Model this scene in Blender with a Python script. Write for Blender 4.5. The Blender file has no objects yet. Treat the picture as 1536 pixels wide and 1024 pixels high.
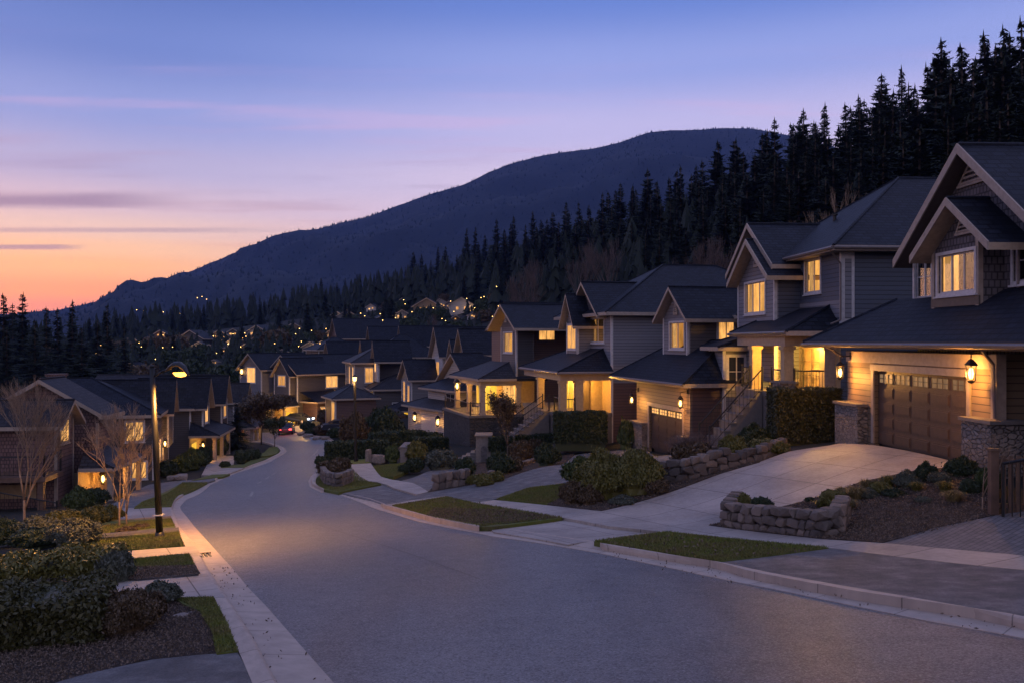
import bpy, bmesh, math, random
import numpy as np
from mathutils import Vector, Matrix
random.seed(7)
rng = np.random.default_rng(7)
R = math.radians
scene = bpy.context.scene
COL = scene.collection
F = 1300.0; CX = 768.0; CY = 512.0        # focal length and centre in photograph pixels

# ------------------------------------------------------------------ camera
cam = bpy.data.cameras.new('camera'); camo = bpy.data.objects.new('camera', cam); COL.objects.link(camo)
cam.sensor_width = 36.0; cam.lens = 36.0 * F / 1536.0
cam.clip_start = 0.1; cam.clip_end = 20000
camo.location = (0, 0, 0); camo.rotation_euler = (R(90), 0, 0)
scene.camera = camo
scene.view_settings.view_transform = 'Standard'; scene.view_settings.look = 'None'
scene.view_settings.exposure = 0.14; scene.view_settings.gamma = 1.0
scene.cycles.max_bounces = 5; scene.cycles.diffuse_bounces = 3; scene.cycles.glossy_bounces = 2
scene.cycles.transparent_max_bounces = 6; scene.cycles.volume_bounces = 0
scene.cycles.sample_clamp_indirect = 2.0; scene.cycles.caustics_reflective = False; scene.cycles.caustics_refractive = False

def srgb(r, g, b, a=1):
    f = lambda c: (c/255/12.92) if c/255 <= .04045 else ((c/255+.055)/1.055)**2.4
    return (f(r), f(g), f(b), a)

# ------------------------------------------------------------------ world: dusk sky
world = bpy.data.worlds.new('World'); scene.world = world; world.use_nodes = True
wt = world.node_tree; wn = wt.nodes; wl = wt.links; wn.clear()
def W(t, **k):
    n = wn.new(t)
    for a, b in k.items(): setattr(n, a, b)
    return n
def wmath(op, a, b=None, clamp=False):
    n = W('ShaderNodeMath', operation=op, use_clamp=clamp)
    for i, v in enumerate((a, b)):
        if v is None: continue
        if hasattr(v, 'links'): wl.new(v, n.inputs[i])
        else: n.inputs[i].default_value = v
    return n.outputs[0]
tc = W('ShaderNodeTexCoord'); nv = W('ShaderNodeVectorMath', operation='NORMALIZE'); wl.new(tc.outputs['Generated'], nv.inputs[0])
sx = W('ShaderNodeSeparateXYZ'); wl.new(nv.outputs[0], sx.inputs[0])
def ramp(stops, fac):
    r = W('ShaderNodeValToRGB'); r.color_ramp.interpolation = 'EASE'
    el = r.color_ramp.elements
    while len(el) < len(stops): el.new(.5)
    for e, (p, c) in zip(el, stops): e.position = p; e.color = srgb(*c)
    wl.new(fac, r.inputs[0]); return r.outputs[0]
ez = wmath('MULTIPLY', sx.outputs['Z'], 2.0, True)          # elevation, 0..0.5 -> 0..1
west = ramp([(0, (168, 104, 128)), (.07, (196, 112, 118)), (.105, (226, 138, 108)), (.16, (238, 172, 122)), (.195, (236, 184, 146)), (.235, (222, 188, 176)), (.29, (200, 178, 194)),
             (.365, (170, 166, 202)), (.47, (130, 146, 202)), (.60, (92, 118, 184)), (.74, (72, 100, 168)), (1, (96, 108, 160))], ez)
north = ramp([(0, (176, 140, 172)), (.20, (214, 178, 196)), (.36, (212, 192, 216)), (.47, (184, 176, 216)), (.60, (138, 150, 208)),
              (.74, (92, 118, 190)), (1, (124, 128, 172))], ez)
az = wmath('DIVIDE', sx.outputs['X'], wmath('MAXIMUM', wmath('ABSOLUTE', sx.outputs['Y']), .2))   # tan of azimuth
mr = W('ShaderNodeMapRange', interpolation_type='SMOOTHSTEP'); mr.clamp = True
mr.inputs['From Min'].default_value = -.48; mr.inputs['From Max'].default_value = .10
wl.new(az, mr.inputs['Value'])
mx = W('ShaderNodeMix', data_type='RGBA'); wl.new(mr.outputs[0], mx.inputs[0]); wl.new(west, mx.inputs[6]); wl.new(north, mx.inputs[7])
# thin stretched clouds
ty = wmath('DIVIDE', sx.outputs['Z'], wmath('MAXIMUM', wmath('ABSOLUTE', sx.outputs['Y']), .25))
cv = W('ShaderNodeCombineXYZ'); wl.new(wmath('MULTIPLY', az, 2.0), cv.inputs[0]); wl.new(wmath('MULTIPLY', ty, 34), cv.inputs[1])
cv.inputs[2].default_value = 3.7
no = W('ShaderNodeTexNoise'); no.inputs['Scale'].default_value = 1.5; no.inputs['Detail'].default_value = 5; no.inputs['Roughness'].default_value = .55
wl.new(cv.outputs[0], no.inputs['Vector'])
def mrange(v, a, b, c=0, d=1):
    n = W('ShaderNodeMapRange', interpolation_type='SMOOTHSTEP'); n.inputs['From Min'].default_value = a; n.inputs['From Max'].default_value = b
    n.inputs['To Min'].default_value = c; n.inputs['To Max'].default_value = d
    wl.new(v, n.inputs['Value']); return n.outputs[0]
band = wmath('MULTIPLY', mrange(sx.outputs['Z'], .03, .09), mrange(sx.outputs['Z'], .33, .2))
cm = wmath('MULTIPLY', mrange(no.outputs[0], .50, .70), band)
east = ramp([(0, (150, 134, 148)), (.2, (186, 160, 176)), (.5, (176, 166, 192)), (1, (140, 144, 182))], ez)
mxe = W('ShaderNodeMix', data_type='RGBA'); wl.new(mrange(sx.outputs['Y'], .15, -.5), mxe.inputs[0]); wl.new(mx.outputs[2], mxe.inputs[6]); wl.new(east, mxe.inputs[7]); mx = mxe
cc = W('ShaderNodeMix', data_type='RGBA'); wl.new(wmath('MULTIPLY', cm, .34), cc.inputs[0]); wl.new(mx.outputs[2], cc.inputs[6])
ccol = ramp([(0, (214, 110, 96)), (.22, (196, 128, 120)), (.34, (140, 118, 150)), (.5, (214, 168, 204)), (1, (150, 140, 190))], ez)
wl.new(ccol, cc.inputs[7])
# one darker bar of cloud low in the west
def bar(c, hw, a0, a1, k):
    d = mrange(wmath('ABSOLUTE', wmath('SUBTRACT', wmath('ADD', ty, wmath('MULTIPLY', wmath('SUBTRACT', no.outputs[0], .5), hw*1.6)), c)), hw, hw*.15)
    return wmath('MULTIPLY', wmath('MULTIPLY', d, mrange(az, a1, a0)), k)
bars = wmath('ADD', bar(.163, .013, -.50, -.34, .85), wmath('ADD', bar(.128, .005, -.42, -.20, .5), bar(.108, .0045, -.53, -.48, .8)), True)
cd = W('ShaderNodeMix', data_type='RGBA'); wl.new(bars, cd.inputs[0]); wl.new(cc.outputs[2], cd.inputs[6]); cd.inputs[7].default_value = srgb(128, 112, 146)
SUN_EL, SUN_AZ = R(1.0), R(-32)          # the sun has just gone down beyond the left end of the ridge
sky = W('ShaderNodeTexSky', sky_type='NISHITA'); sky.sun_disc = False; sky.sun_elevation = SUN_EL; sky.sun_rotation = SUN_AZ
bg1 = W('ShaderNodeBackground'); wl.new(sky.outputs[0], bg1.inputs[0]); bg1.inputs[1].default_value = .03
bg2 = W('ShaderNodeBackground'); wl.new(cd.outputs[2], bg2.inputs[0]); bg2.inputs[1].default_value = 1.30
ad = W('ShaderNodeAddShader'); wl.new(bg1.outputs[0], ad.inputs[0]); wl.new(bg2.outputs[0], ad.inputs[1])
wo = W('ShaderNodeOutputWorld'); wl.new(ad.outputs[0], wo.inputs[0])

sun = bpy.data.lights.new('sun', 'SUN'); sun.energy = .06; sun.angle = R(12); sun.color = (1, .62, .42)
suno = bpy.data.objects.new('sun', sun); COL.objects.link(suno)
sd = Vector((math.sin(SUN_AZ)*math.cos(R(6)), math.cos(SUN_AZ)*math.cos(R(6)), math.sin(R(6))))
suno.rotation_euler = sd.to_track_quat('Z', 'Y').to_euler()

# ------------------------------------------------------------------ materials
MATS = {}
class NT:
    def __init__(s, name):
        m = bpy.data.materials.new(name); m.use_nodes = True; s.m = m; s.t = m.node_tree; s.n = s.t.nodes; s.l = s.t.links
        s.b = s.n['Principled BSDF']; MATS[name] = m
    def N(s, t, ins=None, **k):
        n = s.n.new(t)
        for a, b in k.items(): setattr(n, a, b)
        for a, v in (ins or {}).items():
            if hasattr(v, 'links'): s.l.new(v, n.inputs[a])
            else: n.inputs[a].default_value = v
        return n
    def noise(s, vec, scale, detail=4, rough=.6):
        return s.N('ShaderNodeTexNoise', {'Vector': vec, 'Scale': scale, 'Detail': detail, 'Roughness': rough}).outputs[0]
    def math(s, op, a, b=0.0, clamp=False): return s.N('ShaderNodeMath', {0: a, 1: b}, operation=op, use_clamp=clamp).outputs[0]
    def mix(s, f, a, b, bt='MIX'):
        return s.N('ShaderNodeMix', {0: f, 6: a, 7: b}, data_type='RGBA', blend_type=bt).outputs[2]
    def rng(s, v, a, b, c=0., d=1.): return s.N('ShaderNodeMapRange', {'Value': v, 'From Min': a, 'From Max': b, 'To Min': c, 'To Max': d}).outputs[0]
    def bump(s, h, strength=.3, dist=.02):
        b = s.N('ShaderNodeBump', {'Height': h, 'Strength': strength, 'Distance': dist}); s.l.new(b.outputs[0], s.b.inputs['Normal'])
    def col(s, c): s.l.new(c, s.b.inputs['Base Color']) if hasattr(c, 'links') else setattr(s.b.inputs['Base Color'], 'default_value', c)
    def uv(s): return s.N('ShaderNodeTexCoord').outputs['UV']
    def obj(s): return s.N('ShaderNodeTexCoord').outputs['Object']
    def rough(s, r): s.b.inputs['Roughness'].default_value = r
def C(r, g=None, b=None): return (r, r if g is None else g, r if b is None else b, 1)

def m_plain(name, c, rough=.6, var=.15, scale=6, metal=0):
    n = NT(name); v = n.noise(n.obj(), scale)
    n.col(n.mix(n.rng(v, .3, .7), C(*[x*(1-var) for x in c]), C(*[x*(1+var) for x in c]))); n.rough(rough); n.b.inputs['Metallic'].default_value = metal
    n.bump(n.noise(n.obj(), scale*8), .15, .01); return n.m
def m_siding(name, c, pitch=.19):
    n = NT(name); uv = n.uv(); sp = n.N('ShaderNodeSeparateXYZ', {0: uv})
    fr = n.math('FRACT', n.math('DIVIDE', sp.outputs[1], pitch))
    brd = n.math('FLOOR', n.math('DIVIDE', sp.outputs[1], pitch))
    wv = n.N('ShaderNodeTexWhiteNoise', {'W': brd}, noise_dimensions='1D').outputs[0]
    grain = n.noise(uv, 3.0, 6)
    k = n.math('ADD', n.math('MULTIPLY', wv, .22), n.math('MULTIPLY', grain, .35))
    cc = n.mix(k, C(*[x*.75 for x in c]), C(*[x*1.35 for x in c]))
    gap = n.math('GREATER_THAN', fr, .86); n.col(n.mix(n.math('MULTIPLY', gap, .72), cc, C(.01, .01, .012)))  # shadow line under each lap, painted into the board colour
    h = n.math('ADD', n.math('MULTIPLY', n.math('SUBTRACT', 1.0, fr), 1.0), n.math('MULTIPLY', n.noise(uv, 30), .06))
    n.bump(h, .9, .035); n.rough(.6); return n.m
def m_brick(name, c1, c2, mort, w, h, ms=.02, off=.5, dist=.02, rough=.8, nvar=.3, bs=.8):
    n = NT(name); uv = n.uv()
    b = n.N('ShaderNodeTexBrick', {'Vector': uv, 'Color1': C(*c1), 'Color2': C(*c2), 'Mortar': C(*mort), 'Scale': 1.0, 'Mortar Size': ms, 'Mortar Smooth': .3, 'Bias': 0.0, 'Brick Width': w, 'Row Height': h}, offset=off)
    v = n.noise(uv, 2.5, 6); n.col(n.mix(nvar, b.outputs[0], n.mix(n.rng(v, .3, .7), C(*[x*.5 for x in c1]), C(*[x*1.4 for x in c2]))))
    n.bump(n.math('ADD', n.math('SUBTRACT', 1.0, b.outputs[1]), n.math('MULTIPLY', n.noise(uv, 20), .35)), bs, dist); n.rough(rough); return n.m
def m_shingle(name, c1, c2):
    n = NT(name); uv = n.uv(); sp = n.N('ShaderNodeSeparateXYZ', {0: uv})
    b = n.N('ShaderNodeTexBrick', {'Vector': uv, 'Color1': C(*c1), 'Color2': C(*c2), 'Mortar': C(*[x*.2 for x in c1]), 'Scale': 1.0, 'Mortar Size': .034, 'Bias': 0.0, 'Brick Width': .42, 'Row Height': .26}, offset=.5)
    v = n.noise(uv, 1.2, 6); st = n.noise(n.N('ShaderNodeMapping', {'Vector': uv, 'Scale': (2.5, .35, 1)}).outputs[0], 1.5, 5)
    n.col(n.mix(n.math('MULTIPLY', st, .5), n.mix(n.math('MULTIPLY', v, .7), b.outputs[0], C(*[x*1.15 for x in c2])), C(*[x*.5 for x in c1])))
    fr = n.math('FRACT', n.math('DIVIDE', sp.outputs[1], .26))
    n.bump(n.math('ADD', n.math('ADD', n.math('SUBTRACT', 1.0, fr), n.math('MULTIPLY', b.outputs[1], -.5)), n.math('MULTIPLY', n.noise(uv, 40), .3)), .9, .03)
    n.rough(.6); n.b.inputs['Specular IOR Level'].default_value = .18; return n.m
def m_stone(name, scale=5.2, c1=(.16, .14, .13), c2=(.36, .31, .27)):
    n = NT(name); o = n.obj(); vec = n.mix(.06, o, n.N('ShaderNodeTexNoise', {'Vector': o, 'Scale': 3.0}).outputs['Color'])
    mp = n.N('ShaderNodeMapping', {'Vector': vec, 'Scale': (1, 1, 1.7)}).outputs[0]
    v = n.N('ShaderNodeTexVoronoi', {'Vector': mp, 'Scale': scale}, feature='F1')
    e = n.N('ShaderNodeTexVoronoi', {'Vector': mp, 'Scale': scale}, feature='DISTANCE_TO_EDGE').outputs['Distance']
    sep = n.N('ShaderNodeSeparateColor', {0: v.outputs['Color']})
    c = n.mix(sep.outputs[0], C(*c1), C(*c2)); c = n.mix(n.math('MULTIPLY', n.noise(o, 12), .5), c, C(.12, .115, .11))
    edge = n.rng(e, .0, .035); n.col(n.mix(edge, C(.06, .055, .05), c))
    n.bump(n.math('ADD', n.math('MULTIPLY', n.rng(e, 0., .12), 1.), n.math('MULTIPLY', n.noise(o, 14), .3)), 1., .06); n.rough(.85); return n.m
def m_emit(name, c, s, var=.0, scale=3):
    n = NT(name); n.col(C(0, 0, 0)); n.rough(.5)
    if var:
        v = n.noise(n.N('ShaderNodeMapping', {'Vector': n.obj(), 'Scale': (2.2, 2.2, .45)}).outputs[0], scale, 3); cc = n.mix(n.rng(v, .35, .7), C(*[x*(1-var) for x in c]), C(*c)); oi = n.N('ShaderNodeObjectInfo').outputs['Random']
        cc = n.mix(1.0, cc, n.mix(oi, C(.5, .42, .34), C(1.15, 1.12, 1.2)), 'MULTIPLY'); n.l.new(cc, n.b.inputs['Emission Color'])
    else: n.b.inputs['Emission Color'].default_value = C(*c)
    n.b.inputs['Emission Strength'].default_value = s; return n.m
def m_ground(name, stops, s1=1.2, s2=18, rough=.9, bump=.6, bd=.03):
    n = NT(name); o = n.obj(); a = n.noise(o, s1, 6, .65); b = n.noise(o, s2, 4, .7)
    k = n.math('ADD', n.math('MULTIPLY', a, .6), n.math('MULTIPLY', b, .4))
    r = n.N('ShaderNodeValToRGB', {0: n.rng(k, .32, .68)}); el = r.color_ramp.elements
    while len(el) < len(stops): el.new(.5)
    for i, (e, c) in enumerate(zip(el, stops)): e.position = i/(len(stops)-1); e.color = C(*c)
    n.col(r.outputs[0]); n.bump(n.math('ADD', n.math('MULTIPLY', b, 1.), n.math('MULTIPLY', n.noise(o, s2*4, 3), .6)), bump, bd); n.rough(rough); return n.m
def m_concrete(name, c, jw=1.6, jh=1.6, rot=25.7, joint=.012):
    n = NT(name); o = n.obj(); mp = n.N('ShaderNodeMapping', {'Vector': o, 'Rotation': (0, 0, -R(rot))}).outputs[0]
    b = n.N('ShaderNodeTexBrick', {'Vector': mp, 'Color1': C(1), 'Color2': C(.88), 'Mortar': C(.25), 'Scale': 1.0, 'Mortar Size': joint, 'Bias': 0., 'Brick Width': jw, 'Row Height': jh}, offset=0.)
    v = n.noise(o, .7, 6, .65); w = n.noise(o, 9, 5, .7)
    cc = n.mix(n.rng(n.math('ADD', n.math('MULTIPLY', v, .6), n.math('MULTIPLY', w, .4)), .33, .67), C(*[x*.62 for x in c]), C(*[x*1.25 for x in c]))
    n.col(n.mix(1.0, cc, b.outputs[0], 'MULTIPLY')); n.bump(n.math('ADD', n.math('MULTIPLY', b.outputs[1], -1.2), n.math('MULTIPLY', n.noise(o, 60, 3), .3)), .5, .012); n.rough(.62); return n.m
def m_leaf(name, c1, c2, rough=.55, trans=.0):
    n = NT(name); g = n.N('ShaderNodeNewGeometry').outputs['Random Per Island']; oi = n.N('ShaderNodeObjectInfo').outputs['Random']
    cl = n.noise(n.obj(), 2.2, 2)
    k = n.math('ADD', n.math('MULTIPLY', g, .55), n.math('ADD', n.math('MULTIPLY', oi, .15), n.math('MULTIPLY', cl, .3)))
    n.col(n.mix(k, C(*c1), C(*c2))); n.rough(rough); return n.m

M_asph = NT('asphalt'); n = M_asph; o = n.obj()
mpa = n.N('ShaderNodeMapping', {'Vector': o, 'Rotation': (0, 0, -R(25)), 'Scale': (1.0, .22, 1)}).outputs[0]
big = n.noise(mpa, .33, 5, .6); mid = n.noise(o, 2.5, 5, .7); fine = n.noise(o, 85, 2, .8)
vor = n.N('ShaderNodeTexVoronoi', {'Vector': o, 'Scale': 70.0}, feature='F1')
sepc = n.N('ShaderNodeSeparateColor', {0: vor.outputs['Color']}).outputs[0]
base = n.mix(n.rng(n.math('ADD', n.math('MULTIPLY', big, .7), n.math('MULTIPLY', mid, .3)), .36, .62), C(.046, .051, .066), C(.20, .195, .20))
v2 = n.N('ShaderNodeTexVoronoi', {'Vector': o, 'Scale': 46.0}, feature='F1'); s2 = n.N('ShaderNodeSeparateColor', {0: v2.outputs['Color']}).outputs[0]
nz = n.noise(o, 40, 3, .8)
crk = n.N('ShaderNodeTexVoronoi', {'Vector': n.mix(.25, n.N('ShaderNodeMapping', {'Vector': o, 'Scale': (.09, .09, .09)}).outputs[0], n.N('ShaderNodeTexNoise', {'Vector': o, 'Scale': .5, 'Detail': 6.0}).outputs['Color']), 'Scale': 1.6}, feature='DISTANCE_TO_EDGE').outputs['Distance']
speck = n.math('POWER', n.math('MULTIPLY', n.math('ADD', sepc, s2), .5), 3.0)
base = n.mix(1.0, base, n.mix(n.rng(nz, .3, .7), C(.72), C(1.28)), 'MULTIPLY')
base = n.mix(n.math('MULTIPLY', speck, .55), base, C(.5, .49, .5)); base = n.mix(n.math('MULTIPLY', n.math('LESS_THAN', s2, .2), .45), base, C(.05, .05, .052))
base = n.mix(n.math('MULTIPLY', n.math('SUBTRACT', 1., n.rng(crk, .0, .003)), .0), base, C(.05, .05, .05))
n.col(base); n.bump(n.math('ADD', n.math('MULTIPLY', nz, 1.2), n.math('ADD', n.math('MULTIPLY', s2, .8), n.math('MULTIPLY', sepc, .5))), .8, .016)
n.l.new(n.rng(big, .34, .66, .40, .60), n.b.inputs['Roughness']); n.b.inputs['Specular IOR Level'].default_value = .55
M = {}
M['asphalt'] = M_asph.m
M['drive_asphalt'] = m_ground('old_asphalt', [(.05, .05, .052), (.13, .128, .13), (.28, .27, .265)], 2.2, 34, .7, .9, .02)
M['concrete'] = m_concrete('concrete', (.40, .345, .30))
M['gutter'] = m_concrete('gutter_concrete', (.38, .31, .26), 30, 1.5, 25.7, .012)
M['pavers'] = m_brick('pavers', (.13, .12, .12), (.19, .175, .17), (.05, .05, .05), .24, .12, .012, .5, .012)
M['lawn'] = m_ground('lawn_soil', [(.05, .075, .012), (.10, .125, .018), (.12, .13, .026), (.08, .065, .03)], .9, 22, .95)
M['mulch'] = m_ground('mulch', [(.022, .014, .010), (.05, .032, .022), (.09, .06, .042), (.15, .11, .085)], 3, 34, .95, 1.0, .05)
M['gravel'] = m_ground('gravel', [(.06, .055, .06), (.12, .11, .11), (.22, .2, .19)], 6, 45, .9, .8, .03)
M['earth'] = m_ground('hill_earth', [(.004, .005, .004), (.009, .010, .006), (.014, .013, .008)], .15, 4, .95)
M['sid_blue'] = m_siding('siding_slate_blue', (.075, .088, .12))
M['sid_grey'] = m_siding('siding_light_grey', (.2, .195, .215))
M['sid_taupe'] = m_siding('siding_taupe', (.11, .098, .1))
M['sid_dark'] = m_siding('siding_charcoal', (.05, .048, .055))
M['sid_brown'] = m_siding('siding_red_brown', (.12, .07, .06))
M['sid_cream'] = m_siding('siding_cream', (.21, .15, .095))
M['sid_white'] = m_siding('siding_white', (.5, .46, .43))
M['shake'] = m_brick('cedar_shake', (.115, .10, .11), (.16, .145, .155), (.018, .017, .02), .17, .22, .025, .5, .02)
M['redshake'] = m_brick('red_shake', (.15, .085, .075), (.21, .13, .115), (.02, .015, .015), .17, .2, .022, .5, .02)
M['roof'] = m_shingle('roof_shingle', (.003, .004, .007), (.024, .029, .046))
M['roof2'] = m_shingle('roof_shingle_grey', (.012, .012, .016), (.055, .053, .062))
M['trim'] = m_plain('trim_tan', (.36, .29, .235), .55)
M['trim_white'] = m_plain('trim_white', (.55, .53, .53), .5)
M['trim_dark'] = m_plain('trim_brown', (.10, .075, .06), .55)
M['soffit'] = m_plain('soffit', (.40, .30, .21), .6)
M['gutter_metal'] = m_plain('gutter_metal', (.16, .13, .12), .4)
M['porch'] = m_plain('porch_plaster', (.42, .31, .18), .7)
M['wood'] = m_plain('wood', (.13, .075, .05), .6, .35, 3)
M['iron'] = m_plain('iron', (.009, .009, .009), .45)
M['door'] = m_plain('garage_door_paint', (.085, .052, .036), .5)
M['stone'] = m_stone('stone_veneer')
M['stone_big'] = m_stone('wall_stone', 2.2, (.15, .13, .12), (.34, .27, .22))
M['rock'] = m_plain('rock', (.24, .20, .175), .9, .4, 5)
M['rockdark'] = m_plain('rock_dark', (.13, .12, .12), .9, .4, 5)
M['plaster'] = m_plain('plaster_wall', (.23, .205, .185), .8)
M['darkwall'] = m_stone('dark_wall_stone', 2.5, (.025, .025, .028), (.06, .055, .055))
M['step'] = m_plain('step_concrete', (.16, .145, .135), .8)
M['bark'] = m_plain('bark', (.10, .072, .052), .9, .35, 8)
M['barkred'] = m_plain('twig_bark', (.12, .085, .075), .9, .3, 8)
M['barkwarm'] = m_plain('twig_bark_pale', (.30, .21, .14), .9, .3, 8)
M['needle'] = m_leaf('needles', (.006, .013, .010), (.022, .036, .022), .8)
M['needle_far'] = m_leaf('needles_far', (.008, .014, .012), (.022, .034, .024), .9)
M['leaf'] = m_leaf('leaves_green', (.018, .038, .008), (.085, .11, .022))
M['leafdark'] = m_leaf('leaves_dark', (.010, .022, .008), (.04, .06, .018))
M['leafhedge'] = m_leaf('leaves_hedge', (.016, .022, .006), (.085, .078, .020))
M['leafyel'] = m_leaf('leaves_yellow_green', (.06, .065, .010), (.17, .15, .03))
M['leafred'] = m_leaf('leaves_rust', (.04, .026, .014), (.13, .085, .038))
M['leafgrey'] = m_leaf('leaves_grey_green', (.04, .05, .035), (.12, .13, .09))
n = NT('grass_blades'); gi = n.N('ShaderNodeNewGeometry').outputs['Random Per Island']; pv = n.rng(n.noise(n.obj(), 1.3, 4, .7), .38, .66)
n.col(n.mix(n.math('MULTIPLY', pv, .75), n.mix(gi, C(.06, .095, .010), C(.19, .205, .025)), n.mix(gi, C(.10, .07, .025), C(.24, .18, .07)))); n.rough(.6); M['blade'] = n.m
M['bladedry'] = m_leaf('dry_blades', (.12, .09, .03), (.25, .2, .08), .7)
M['mount'] = m_ground('mountain_forest', [(.006, .010, .010), (.010, .015, .014), (.014, .018, .017)], .004, .03, .95, .3, 3)
M['lamp_glow'] = m_emit('lamp_glow', (1, .55, .15), 8)
M['street_glow'] = m_emit('street_lamp_glow', (1, .34, .05), 6)
M['win'] = m_emit('lit_window', (1, .50, .13), 1.45, .62, 2.3)
M['winfar'] = m_emit('lit_window_far', (1, .52, .16), 1.7, .5, 2.0)
M['windim'] = m_emit('dim_door_window', (1, .62, .3), .30, .5, 4)
M['room'] = m_emit('lit_room', (1, .49, .11), 1.35, .55, 1.6)
M['curtain'] = m_emit('lit_curtain', (1, .54, .16), .7, .5, 5)
M['door_glow'] = m_emit('lit_door_glass', (1, .58, .05), 1.3, .35, 1.5)
n = NT('glass'); n.n.remove(n.b); gl = n.N('ShaderNodeBsdfGlossy', {'Color': C(.9), 'Roughness': .03}); tr = n.N('ShaderNodeBsdfTransparent')
lw = n.N('ShaderNodeLayerWeight', {'Blend': .5}).outputs['Facing']; fz = n.math('ADD', n.math('MULTIPLY', n.math('POWER', lw, 4.0), .35), .04); ms = n.N('ShaderNodeMixShader', {0: fz}); n.l.new(tr.outputs[0], ms.inputs[1]); n.l.new(gl.outputs[0], ms.inputs[2])
n.l.new(ms.outputs[0], n.n['Material Output'].inputs[0]); M['glass'] = n.m
M['darkglass'] = m_plain('dark_glass', (.02, .024, .035), .05, .1); 
M['furn'] = m_plain('furniture', (.05, .03, .02), .7)
M['carpaint'] = m_plain('car_paint_dark', (.03, .035, .05), .25, .05)
M['carred'] = m_plain('car_paint_red', (.16, .02, .02), .25, .05)
M['carwhite'] = m_plain('car_paint_white', (.6, .6, .62), .25, .05)
M['rubber'] = m_plain('rubber', (.02, .02, .02), .8)
M['tail'] = m_emit('tail_light', (1, .08, .08), 4); M['head'] = m_emit('head_light', (.8, .9, 1), 8)

# ------------------------------------------------------------------ object helpers
def tag(o, label=None, cat=None, group=None, kind=None):
    if label: o['label'] = label
    if cat: o['category'] = cat
    if group: o['group'] = group
    if kind: o['kind'] = kind
    return o
def empty(name, loc=(0, 0, 0), rz=0.0):
    o = bpy.data.objects.new(name, None); COL.objects.link(o); o.location = loc; o.rotation_euler = (0, 0, rz); o.empty_display_size = .3; return o
def np_mesh(name, V_, F_, mats, smooth=False, mi=None):
    me = bpy.data.meshes.new(name); me.from_pydata(V_.tolist() if hasattr(V_, 'tolist') else V_, [], F_.tolist() if hasattr(F_, 'tolist') else F_)
    for m in mats: me.materials.append(m)
    if mi is not None: me.polygons.foreach_set('material_index', np.asarray(mi, dtype=np.int32))
    if smooth: me.polygons.foreach_set('use_smooth', np.ones(len(me.polygons), dtype=bool))
    me.update(); return me
def add(name, me, parent=None, loc=None, rz=None, sc=None):
    o = bpy.data.objects.new(name, me); COL.objects.link(o)
    if parent: o.parent = parent
    if loc is not None: o.location = loc
    if rz is not None: o.rotation_euler = (0, 0, rz)
    if sc is not None: o.scale = sc if hasattr(sc, '__len__') else (sc, sc, sc)
    return o
def copy_tree(o, parent=None):
    c = o.copy(); COL.objects.link(c); c.parent = parent
    for ch in list(o.children): copy_tree(ch, c)
    return c

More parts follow.
